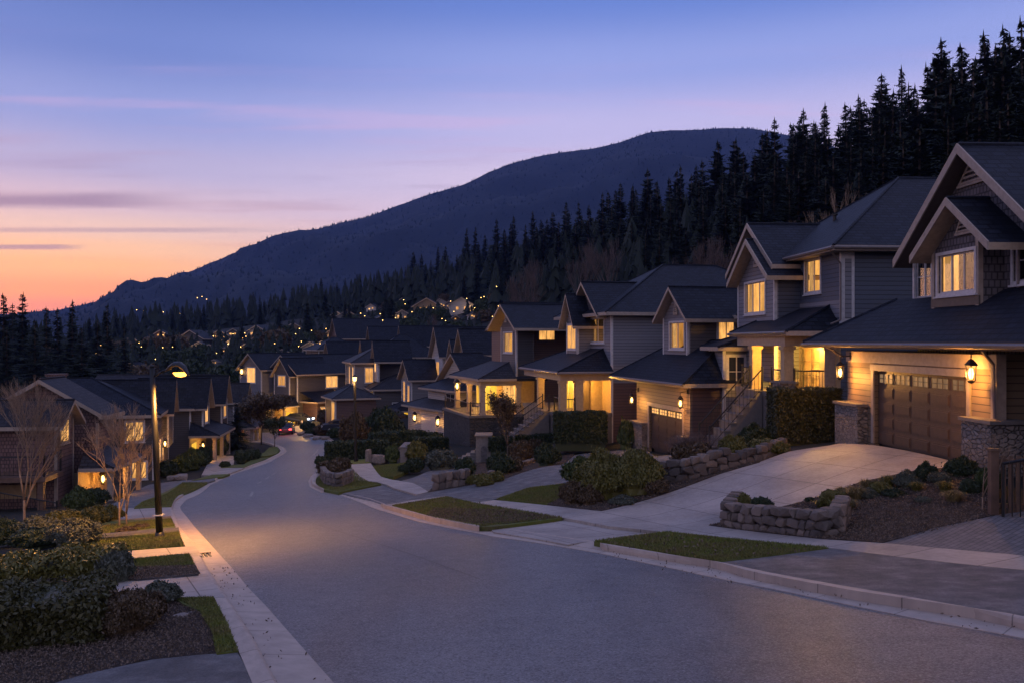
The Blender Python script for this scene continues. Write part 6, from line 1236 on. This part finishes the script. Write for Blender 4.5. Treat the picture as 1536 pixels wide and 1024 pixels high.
chips('mulch_chips', [(821, 755), (870, 712), (1010, 690), (1140, 692), (1078, 710), (1000, 738), (901, 765)], 10000, .022, 'chip'); chips('mulch_chips', [(-60, 1150), (-120, 960), (150, 905), (260, 897), (320, 895), (357, 976), (228, 987), (60, 1029)], 22000, .016, 'chip', .09); chips('mulch_chips', [(640, 772), (650, 761), (760, 764), (835, 775), (718, 786)], 7000, .02, 'chip', LW+.02)
chips('gravel_stones', [(180, 851), (292, 847), (298, 860), (206, 868), (170, 866)], 5000, .02, 'chip')
chips('fallen_leaves', [(891, 811), (1000, 797), (1243, 820), (1180, 829), (1034, 835)], 260, .028, 'chip', LW+.045); chips('fallen_leaves', [(588, 757), (669, 744), (844, 775), (719, 789)], 420, .03, 'chip', LW+.045)
chips('fallen_leaves', [(330, 1024), (300, 895), (290, 850), (345, 848), (430, 950), (500, 1024)], 160, .022, 'chip', .03); chips('fallen_leaves', [(1536, 930), (1200, 868), (900, 818), (900, 834), (1200, 893), (1536, 960)], 160, .022, 'chip', .03)
# ------------------------------------------------------------------ street furniture, walls, rocks, cars
def rock_bm(seed):
    r = random.Random(seed); bm = bmesh.new()
    for k in range(40):
        c = [r.uniform(-1, 1) for _ in range(3)]; m_ = max(abs(q) for q in c); c = [q/m_*.5*r.uniform(.93, 1.0) for q in c]; bm.verts.new(c)
    bmesh.ops.convex_hull(bm, input=bm.verts[:]); bmesh.ops.delete(bm, geom=[v for v in bm.verts if not v.link_faces], context='VERTS')
    bmesh.ops.bevel(bm, geom=bm.edges[:], offset=.015, segments=1, affect='EDGES'); return bm
ROCK = []
for i in range(10):
    bm = rock_bm(i); me = bpy.data.meshes.new('rock'); bm.to_mesh(me); bm.free(); me.materials.append(M['rock']); ROCK.append(me)
def stone_wall(pts, h, th, label, name='stone_wall', hs=None, st=(.22, .5), row=.22, mat='rock'):
    """dry-laid wall: many rounded stones in courses along a path"""
    P = [Vector((p.x, p.y, 0)) for p in pts]; V_ = []; F_ = []; r = random.Random(len(label)); seg = [(a, b, (b-a).length) for a, b in zip(P, P[1:])]; T = sum(s[2] for s in seg)
    def pos(t):
        for a, b, l in seg:
            if t <= l or b is seg[-1][1]: return a+(b-a)*min(1, t/l), (b-a).normalized()
            t -= l
    rows = max(1, round(h/row)); rh = h/rows
    for k in range(rows):
        t = -r.uniform(0, .2)
        while t < T:
            w = r.uniform(*st); hh = rh; mid = min(max(t+w/2, 0), T); fr = mid/T; hx = h if hs is None else h*(hs[0]+(hs[1]-hs[0])*fr)
            if k*rh < hx-.02:
                c, d = pos(mid); z = Hs(c.x, c.y)+.05+k*rh+rh/2; n_ = Vector((-d.y, d.x, 0)); b0 = len(V_); me = ROCK[r.randrange(10)]; R_ = Matrix.Rotation(r.uniform(-.08, .08), 3, 'Y'); sz = rh*r.uniform(.96, 1.08)
                for v in me.vertices:
                    q = R_@Vector((v.co.x*w*1.02, v.co.y*th, v.co.z*sz)); g = c+d*q.x+n_*q.y; V_.append((g.x, g.y, z+q.z))
                F_ += [[b0+i for i in p.vertices] for p in me.polygons]
            t += w*.97
    o = pts[0]; V_ = [(a-o.x, b-o.y, c-o.z) for a, b, c in V_]; e = add(name, np_mesh(name, V_, F_, [M[mat]], False), None, o); tag(e, label, 'wall'); return e
n = NT('dry_stone'); gi = n.N('ShaderNodeNewGeometry').outputs['Random Per Island']; v = n.noise(n.obj(), 9, 5)
n.col(n.mix(n.math('ADD', n.math('MULTIPLY', gi, .65), n.math('MULTIPLY', v, .35)), C(.035, .033, .035), C(.27, .21, .17))); n.bump(n.noise(n.obj(), 22, 5), .7, .03); n.rough(.9); M['drystone'] = n.m
stone_wall([gp(1106, 770), gp(1091, 788), gp(1120, 793.5), gp(1172, 799), gp(1232, 806), gp(1256, 798), gp(1264, 782)], .64, .34, 'curved dry stone planter wall at the foot of the nearest driveway', st=(.14, .42), row=.25, mat='drystone')
stone_wall([gp(992, 723), gp(1030, 720), gp(1078, 706), gp(1140, 688), gp(1178, 674)], .74, .35, 'long low stone edging wall along the far side of the nearest driveway', hs=(1.0, .35), mat='drystone')
stone_wall([gp(651, 735), gp(676, 731), gp(700, 727)], .72, .35, 'rough upright stone wall beside the middle driveway', st=(.15, .3), row=.34, mat='drystone')
stone_wall([gp(484, 716), gp(492, 727), gp(508, 731), gp(526, 722)], .75, .35, 'small curved stone planter at the street corner', mat='drystone')
stone_wall([gp(736, 716), gp(775, 702), gp(800, 694)], .35, .3, 'low pale stone edging beside the round dark shrub', mat='drystone')
stone_wall([gp(770, 688), gp(812, 680), gp(862, 676)], .4, .3, 'thin low wall below the hedge of the corner porch house', mat='drystone')
def rock(px, py, w, h, label, k=0, mat=None, asp=.8, off=.1, Y=None):
    P = gp(px, py, off) if Y is None else at(px, py, Y); o = add('rock', ROCK[k % 10], None, P+Vector((0, 0, h/F*P.y*.4)), rnd(0, 6)); o.scale = (w/F*P.y, w/F*P.y*asp, h/F*P.y); tag(o, label, 'rock'); return o
for i, (px, py, w, h, lb) in enumerate(((271, 922, 22, 14, 'largest rounded stone in the dark bed beside the left kerb'), (288, 915, 16, 9, 'flat stone right of the largest one in the left bed'), (255, 925, 14, 7, 'small stone left of the largest one in the left bed'), (280, 905, 12, 6, 'smallest stone above the largest one in the left bed'),
        (553, 692, 8, 24, 'upright jagged stone at the left of the stone ornament'), (566, 691, 20, 14, 'broad stone of the garden ornament'), (564, 680, 12, 14, 'pale stone stacked in the garden ornament'), (576, 691, 14, 12, 'rounded stone at the right of the garden ornament'), (272, 716, 24, 8, 'flat stone edging before the rounded porch'), (258, 717, 14, 7, 'small stone left of the flat one before the rounded porch'),
        (452, 651, 12, 5, 'first boulder on the bend bank'), (463, 654, 14, 6, 'second boulder on the bend bank'), (476, 657, 14, 5, 'third boulder on the bend bank'), (488, 657, 12, 5, 'boulder nearest the hedge on the bend bank'))): rock(px, py, w, h, lb, i)
# garden wall with arched niche
g0_ = gp(714, 696); Yg = g0_.y+1; e = empty('garden_wall', at(714, 694, Yg)); tag(e, 'short pale rendered wall with arched niche beside garden steps', 'wall')
w_ = 22/F*Yg; hg = 40/F*Yg; b = MB(); b.box(0, .25, -.2, 1.6, -.6, hg); b.box(0.25, w_, -.2, .1, -.6, hg); b.build('wall_body', 'plaster', e); b = MB(); b.box(-.08, w_+.1, -.3, 1.7, hg, hg+.1); b.build('coping', 'step', e)
b = MB(); b.prism([(.32, 0), (.72, 0), (.72, .95)]+[(.52+.2*math.cos(a), .95+.2*math.sin(a)) for a in np.linspace(0, math.pi, 8)[1:-1]]+[(.32, .95)], 'y', -.22, -.19); b.build('niche', 'rockdark', e)
b = MB()
for k in range(8): b.box(w_+k*.35, w_+(k+1)*.35+.002, -.3-k*.1, -.05-k*.1, -.8, hg*.62-.12*k)
b.build('curved_wing', 'plaster', e)
e = empty('garden_steps', at(684, 693, Yg)); tag(e, 'four pale stone garden steps left of the arched wall', 'steps'); b = MB()
for k in range(5): b.box(k*.3, 1.7, k*.25-.002*k, 2.2, -.5, .16*k+.05)
b.build('treads', 'step', e)
Yw = gp(603, 692).y; e = empty('garden_wall', at(600, 692, Yw)); tag(e, 'low white wall end at the small lawn', 'wall'); b = MB(); b.box(0, .5, 0, 3, -.5, .95); b.build('wall_body', 'plaster', e); b = MB(); b.box(-.05, .55, -.06, 3.05, .95, 1.03); b.build('coping', 'step', e)
# paved terraces of the slope between houses are left as earth; small pale garden portico
Yp = 92; e = empty('garden_shelter', at(577, 650, Yp)); tag(e, 'small round-roofed entrance shelter below the two-window house', 'shelter'); b = MB()
for x_ in (0, 1.5): b.box(x_-.1, x_+.1, -.1, .1, -1, 1.7)
b.build('posts', 'trim_white', e); b = MB(); b.lathe((.75, .3, 1.7), [(0, 1.0), (.8, .8), (1.6, .2), (1.7, 0), (0, 0)], 12); b.build('roof', 'roof2', e)

# street lamp in front
P0 = gp(240, 806, .1); Yl = P0.y; px2 = lambda d: d/F*Yl; ln = px2(-12); hh = px2(262)
e = empty('street_lamp', P0); tag(e, 'black street lamp with glowing amber head, slightly tilted, on the left verge', 'street lamp')
b = MB(); b.tube((0, 0, -.1), (ln*.06, 0, hh*.055), px2(8.5), 8, 0, px2(6.5)); b.tube((ln*.06, 0, hh*.055), (ln, 0, hh), px2(5.4), 8, 0, px2(4.0)); b.tube((ln, 0, hh), (ln, 0, hh+.04), px2(5), 8, 0, px2(2)); b.build('pole', 'iron', e, True)
b = MB(); b.box(ln*.13-px2(6.3), ln*.13+px2(6.3), -px2(6.3), px2(6.3), hh*.15, hh*.156); b.build('band', 'trim_white', e)
b = MB(); z1 = hh-px2(16); b.tube((ln, 0, z1), (ln+px2(14), -.02, z1+px2(8)), .035, 6); b.tube((ln+px2(14), -.02, z1+px2(8)), (ln+px2(30), -.04, z1+px2(14)), .035, 6); b.build('arm', 'iron', e, True)
hd = MB(); segs = [(20, 8, 2), (27, 14, 6), (34, 18, 8.5), (43, 18, 9.5), (50, 13, 9.0), (56, 3, 4.5)]; ring = []
for (sx_, sz, sr) in segs: ring.append([(ln+px2(sx_), -.05+px2(sr*1.1)*math.cos(a), z1+px2(sz)+px2(sr*.62)*max(-.25, math.sin(a))) for a in np.linspace(0, 2*math.pi, 12, endpoint=False)])
for a_, b_ in zip(ring, ring[1:]):
    for k in range(12): hd.poly([a_[k], a_[(k+1) % 12], b_[(k+1) % 12], b_[k]])
hd.poly(ring[0]); hd.poly(ring[-1]); H_ = hd.build('lamp_head', 'iron', e)
g = MB(); cxg, czg = ln+px2(44), z1+px2(7.8); g.poly([(cxg+px2(-9+0), -.05-px2(5), czg-px2(.6)), (cxg+px2(9), -.05-px2(5), czg+px2(1.2)), (cxg+px2(9), -.05+px2(5), czg+px2(1.2)), (cxg-px2(9), -.05+px2(5), czg-px2(.6))])
g.lathe((cxg, -.05, czg-px2(.5)), [(0, -px2(7)), (px2(7), -px2(5.5)), (px2(11), -px2(1)), (px2(11), 0)], 12); g.build('lens', 'street_glow', H_)
l = bpy.data.lights.new('street_lamp_light', 'SPOT'); l.energy = 5200; l.color = (1, .43, .08); l.spot_size = R(150); l.spot_blend = .7; l.shadow_soft_size = .12
lo_ = bpy.data.objects.new('street_lamp_light', l); COL.objects.link(lo_); lo_.parent = e; lo_.location = (cxg, -.05, czg-px2(6.5)); lo_.rotation_euler = (0, R(4), 0)
# thin lamp post in the middle distance
P1 = gp(534, 692, .1); e = empty('street_lamp', P1); tag(e, 'thin black lamp post with small lit lantern top behind the street hedge', 'street lamp'); q = P1.y/F; b = MB(); b.tube((0, 0, -.3), (-q*2, 0, q*122), q*2.6, 6, 0, q*1.9); b.tube((0, 0, -.3), (0, 0, q*8), q*3.6, 6); b.build('pole', 'iron', e)
b = MB(); b.lathe((-q*2, 0, q*122), [(q*1.5, 0), (q*3, q*.5), (q*3, q*1.2), (0, q*1.2)], 8); b.lathe((-q*2, 0, q*129), [(q*4, 0), (q*2, q*2.5), (0, q*4)], 8); b.build('lamp_head', 'iron', e); b = MB(); b.lathe((-q*2, 0, q*123.2), [(q*2, 0), (q*3, q*5.8), (0, q*5.8)], 8); b.build('lens', 'lamp_glow', e); point(e, (-q*2, -.3, q*120), 60, (1, .5, .15), .1)
# storm drain inlet by the kerb
P2 = gp(298, 834, .02); e = empty('drain_grate', P2, R(26)); tag(e, 'dark iron storm drain set into the left kerb gutter', 'drain'); b = MB()
for k in range(7): b.box(-.28+k*.085, -.235+k*.085, -.25, .25, .0, .035)
b.box(-.3, .3, -.28, -.25, 0, .04); b.box(-.3, .3, .25, .28, 0, .04); b.build('bars', 'iron', e)
# wooden fence and handrail at the right edge
P3 = gp(1490, 772, .1); e = empty('wooden_fence', P3, R(-4)); tag(e, 'dark wooden picket fence with gate post at the right edge', 'fence'); hf = 104/F*P3.y; b = MB()
for k in range(20): b.box(.16+k*.15, .16+k*.15+.085, -.02, .02, .05, hf*.93)
b.build('pickets', 'wood', e); b = MB(); b.box(-.08, .08, -.08, .08, -.3, hf); b.box(-.11, .11, -.11, .11, hf, hf+.05); b.build('post', 'wood', e); b = MB(); b.box(.08, 3.2, .02, .06, .25, .34); b.box(.08, 3.2, .02, .06, hf*.8, hf*.88); b.build('rail', 'wood', e)
P4 = gp(1492, 770, .1); e = empty('handrail', P4); tag(e, 'sloping black iron handrail in front of the dark wooden fence', 'railing'); q = P4.y/F; b = MB(); b.tube((-.02, -.35, q*86), (q*60, -1.2, q*112), .03, 6); b.tube((-.02, -.35, 0), (-.02, -.35, q*88), .03, 6)
for k in range(9): t = k/8; b.tube((q*60*t, -.35-.85*t, q*10), (q*60*t, -.35-.85*t, q*(86+26*t)), .012, 4)
b.build('bars', 'iron', e)

# cars
def car(label, P, rz, paint, head=False, tail=False, s=1.0, group='cars at the street end'):
    e = empty('parked_car', P, rz); e.scale = (s, s, s); tag(e, label, 'car', group)
    side = [(-2.2, .35), (-2.25, .75), (-1.9, .98), (-1.25, 1.05), (-.75, 1.42), (.75, 1.45), (1.45, 1.02), (2.1, .92), (2.25, .6), (2.2, .32)]
    bm = bmesh.new(); n = len(side); A_ = []
    for y, k in ((-.88, .0), (-.80, 1.), (.80, 1.), (.88, .0)):
        A_.append([bm.verts.new((x*(1-.02*k), y*(1 if z < 1.05 else .82), z if k else min(z, .98))) for x, z in side])
    for a_, b_ in zip(A_, A_[1:]):
        for k in range(n): bm.faces.new((a_[k], a_[(k+1) % n], b_[(k+1) % n], b_[k]))
    bm.faces.new(A_[0]); bm.faces.new(A_[-1]); bmesh.ops.bevel(bm, geom=bm.edges[:], offset=.04, segments=2, affect='EDGES'); me = bpy.data.meshes.new('body'); bm.to_mesh(me); bm.free(); me.materials.append(M[paint]); add('body', me, e)
    b = MB()
    for y in (-.735, .735): b.prism([(-1.1, 1.06), (-.72, 1.36), (.7, 1.38), (1.25, 1.05)], 'y', y-.02 if y < 0 else y, y if y < 0 else y+.02)
    b.build('side_window', 'darkglass', e); b = MB(); b.poly([(-1.27, -.66, 1.07), (-1.27, .66, 1.07), (-.79, .6, 1.41), (-.79, -.6, 1.41)]); b.build('rear_window', 'darkglass', e); b = MB(); b.poly([(1.47, -.66, 1.05), (1.47, .66, 1.05), (.79, .6, 1.44), (.79, -.6, 1.44)]); b.build('windscreen', 'darkglass', e)
    for x in (-1.35, 1.38):
        for y in (-.82, .82):
            b = MB(); b.tube((x, y-.1, .33), (x, y+.1, .33), .33, 14); w = b.build('wheel', 'rubber', e); b = MB(); b.tube((x, y-.11, .33), (x, y+.11, .33), .19, 10); b.build('rim', 'trim_white', w)
    for y in (-.62, .62):
        b = MB(); b.box(2.16, 2.27, y-.17, y+.17, .62, .78); b.build('headlight', 'head' if head else 'trim_white', e); b = MB(); b.box(-2.29, -2.18, y-.17, y+.17, .7, .86); b.build('taillight', 'tail' if tail else 'carred', e)
    if head: point(e, (2.6, 0, .7), 14, (.8, .88, 1), .1)
    if tail: point(e, (-2.6, 0, .8), 9, (1, .15, .1), .1)
    return e
car('dark car with glowing red tail lights turning off at the bend', gp(430, 650, .02)+Vector((0, 0, .02)), R(100), 'carpaint', tail=True)
car('dark car with bright headlight parked on the bright forecourt', at(446, 634, 122), R(-20), 'carpaint', head=True)
car('dark car parked behind the boulders left of the hedge', at(512, 647, 100), R(195), 'carpaint', head=False, tail=False)
point(None, tuple(at(452, 636, 119)+Vector((0, 0, 2.5))), 320, (1, .5, .1), .3, 'forecourt_light')

# ------------------------------------------------------------------ small far houses on the slopes
def tiny(label, px, py, w, mat, a, lit=2, Y=None, rm='roof', group='small lit houses on the far slope', lampp=True):
    P = hit(px, py, 0, 120) if Y is None else at(px, py, Y)
    if P is None: return
    wm = w*1.2/F*P.y; e = empty('hillside_house', P, R(a)); tag(e, label, 'house', group); d = wm*.8; h = wm*.38; b = MB(); b.box(-wm/2, wm/2, 0, d, -1.5, h); b.prism([(-wm/2, h), (wm/2, h), (0, h+wm*.26)], 'y', 0, d); b.build('wall', mat, e)
    b = MB(); b.slab([(-wm*.58, -.4, h-wm*.04), (0, -.4, h+wm*.29), (0, d+.4, h+wm*.29), (-wm*.58, d+.4, h-wm*.04)], .25); b.slab([(0, -.4, h+wm*.29), (wm*.58, -.4, h-wm*.04), (wm*.58, d+.4, h-wm*.04), (0, d+.4, h+wm*.29)], .25); b.build('roof', [rm, 'trim'], e)
    for k in range(lit):
        b = MB(); x = -wm*.34+wm*.68*(k+.5)/lit; ww = wm*.07*rnd(.7, 1.3); hz = rnd(.3, .55)*h; b.box(x-ww, x+ww, -.05, -.01, hz, hz+h*.32); b.build('window', 'winfar', e)
    if lampp:
        b = MB(); x = rnd(-.45, .45)*wm; b.lathe((x, -.5, h*.45), [(0, 0), (wm*.03, wm*.02), (wm*.03, wm*.04), (0, wm*.06)], 6); b.build('porch_lamp', 'lamp_glow', e); point(e, (x, -1.0, h*.5), 24, (1, .62, .25), .2)
    return e
for k in range(64):
    px = rnd(120, 745); py = rnd(498, 548) if px < 520 else rnd(455, 512)
    tiny('tiny house half hidden among the dark trees of valley and slope', px, py, rnd(9, 18), random.choice(('sid_grey', 'sid_white', 'sid_taupe', 'sid_cream')), rnd(-35, 35), random.choice((1, 2, 3)), rm='roof2', group='tiny houses in the valley', lampp=k % 8 == 0)  # paler shingles: sky reflection on these roofs put into the colour
TL = 'tiny far house with lit windows scattered on the dark slope'
for (px, py, w, mt, a, n_, lb) in ((692, 470, 30, 'sid_white', 8, 2, 'white gabled hillside house with pale front, right end of the slope'), (640, 474, 34, 'sid_cream', -6, 3, 'cream hillside house with long lit front below the others'), (688, 436, 28, 'sid_grey', 12, 2, 'highest hillside house with glowing corner under a pale roof'), (655, 442, 20, 'sid_white', -15, 2, 'small white hillside house in the upper row'), (630, 448, 16, 'sid_white', 10, 2, 'small pale hillside house left in the upper row'), (612, 454, 18, 'sid_cream', 0, 3, 'cluster-like hillside house with orange lights'),
        (603, 482, 22, 'sid_grey', 10, 2, 'hillside house with blue-grey roof below the orange one'), (718, 432, 22, 'sid_taupe', -8, 2, 'taupe house near the forest edge on the slope'), (735, 440, 18, 'sid_grey', 14, 1, 'last small house beside the forest edge'), (592, 500, 20, 'sid_white', 0, 3, 'white house with bright stacked lights above the roofs'), (556, 500, 20, 'sid_cream', -10, 3, 'orange-lit house left of the stacked lights'), (520, 484, 24, 'sid_grey', 12, 1, 'pale-roofed house on the mid slope'), (505, 478, 14, 'sid_taupe', 0, 1, 'small house with one bright lamp on the mid slope'), (497, 508, 18, 'sid_cream', 6, 2, 'low cream house beside the gabled cream one'),
        (285, 522, 34, 'sid_dark', -10, 2, 'wide dark valley house with lights on its left corner'), (328, 512, 22, 'sid_cream', 10, 3, 'brightly lit valley house near the middle'), (385, 508, 26, 'sid_grey', -12, 3, 'valley house with lit gable and pale roof'), (440, 506, 28, 'sid_cream', 8, 2, 'valley house with cream walls at the slope foot'), (243, 552, 28, 'sid_grey', 4, 3, 'house with pale hip roof and lit row of windows behind the lamp head'), (196, 562, 24, 'sid_grey', -8, 1, 'pointed pale roof behind the mauve house'), (148, 562, 22, 'sid_cream', 10, 2, 'small house with bright lamp above the brick-red roof'),
        (203, 524, 20, 'sid_cream', 0, 3, 'orange-lit valley house under the dark conifers'), (240, 506, 14, 'sid_brown', 0, 2, 'small reddish valley house right of the orange-lit one'), (298, 528, 20, 'sid_grey', 8, 1, 'blue-roofed low valley house'), (350, 520, 18, 'sid_grey', -20, 1, 'small pale-roofed valley house'), (420, 520, 22, 'sid_taupe', 6, 2, 'taupe valley house before the dark woods'), (370, 528, 18, 'sid_dark', 0, 2, 'dark valley house above the street end'), (465, 528, 20, 'sid_grey', 0, 2, 'grey house above the street-end roofs')): tiny(lb, px, py, w, mt, a, n_)
for (px, py, Y) in [(rnd(120, 760), 0, 0) for _ in range(46)]+list(((215, 466, 900), (226, 471, 880), (245, 468, 930), (238, 476, 860), (270, 470, 900), (296, 447, 1150), (303, 445, 1150), (310, 449, 1140), (205, 465, 900), (258, 474, 900), (486, 462, 520), (500, 455, 540), (540, 458, 480), (536, 461, 480), (552, 456, 470), (575, 448, 430), (528, 463, 480), (560, 470, 380), (585, 478, 330), (598, 420, 560), (455, 480, 420), (425, 490, 420), (333, 492, 450), (470, 470, 500), (212, 520, 260), (199, 527, 250), (222, 516, 300), (262, 500, 420), (281, 507, 380), (320, 504, 330), (341, 500, 420), (364, 507, 300), (397, 500, 330), (412, 515, 230), (436, 498, 360), (452, 512, 240), (489, 493, 300), (510, 492, 280), (524, 497, 260), (533, 488, 300), (548, 495, 260), (563, 489, 280), (577, 497, 240), (570, 507, 220), (609, 492, 240), (618, 468, 270), (650, 462, 270), (663, 478, 240), (676, 452, 270), (700, 448, 270), (712, 462, 240), (726, 445, 260), (745, 430, 260), (180, 548, 200), (162, 556, 190), (134, 570, 150), (388, 545, 190), (377, 552, 180), (480, 515, 200))):
    if not Y: py = rnd(492, 552) if px < 520 else rnd(445, 505); Y = rnd(190, 300)
    P = at(px, py, Y if Y > 520 else Y*.8); Y = P.y; e = empty('distant_lamp', P); tag(e, 'tiny distant yard light on a pole far down the valley', 'lamp', 'distant lights in the valley'); q = Y/F; b = MB(); b.lathe((0, 0, 0), [(0, -q*.6), (q*.6, 0), (0, q*.6)], 6); b.build('lens', 'lamp_glow', e); b = MB(); b.tube((0, 0, -14), (0, 0, -q*.5), q*.15, 4); b.build('pole', 'iron', e)

# ------------------------------------------------------------------ evening air
bm = bmesh.new(); bmesh.ops.create_cube(bm, size=1.0)
for v in bm.verts: v.co = Vector((v.co.x*7600, 1500+v.co.y*4400, 365+v.co.z*790))
me = bpy.data.meshes.new('haze'); bm.to_mesh(me); bm.free(); hz = add('haze', me); tag(hz, kind='stuff')
hm = bpy.data.materials.new('haze'); hm.use_nodes = True; hn = hm.node_tree; hn.nodes.clear(); ho = hn.nodes.new('ShaderNodeOutputMaterial'); hv = hn.nodes.new('ShaderNodeVolumePrincipled')
hv.inputs['Density'].default_value = .00011; hv.inputs['Color'].default_value = (.20, .36, 1, 1); hv.inputs['Anisotropy'].default_value = 0; hn.links.new(hv.outputs[0], ho.inputs['Volume']); me.materials.append(hm)
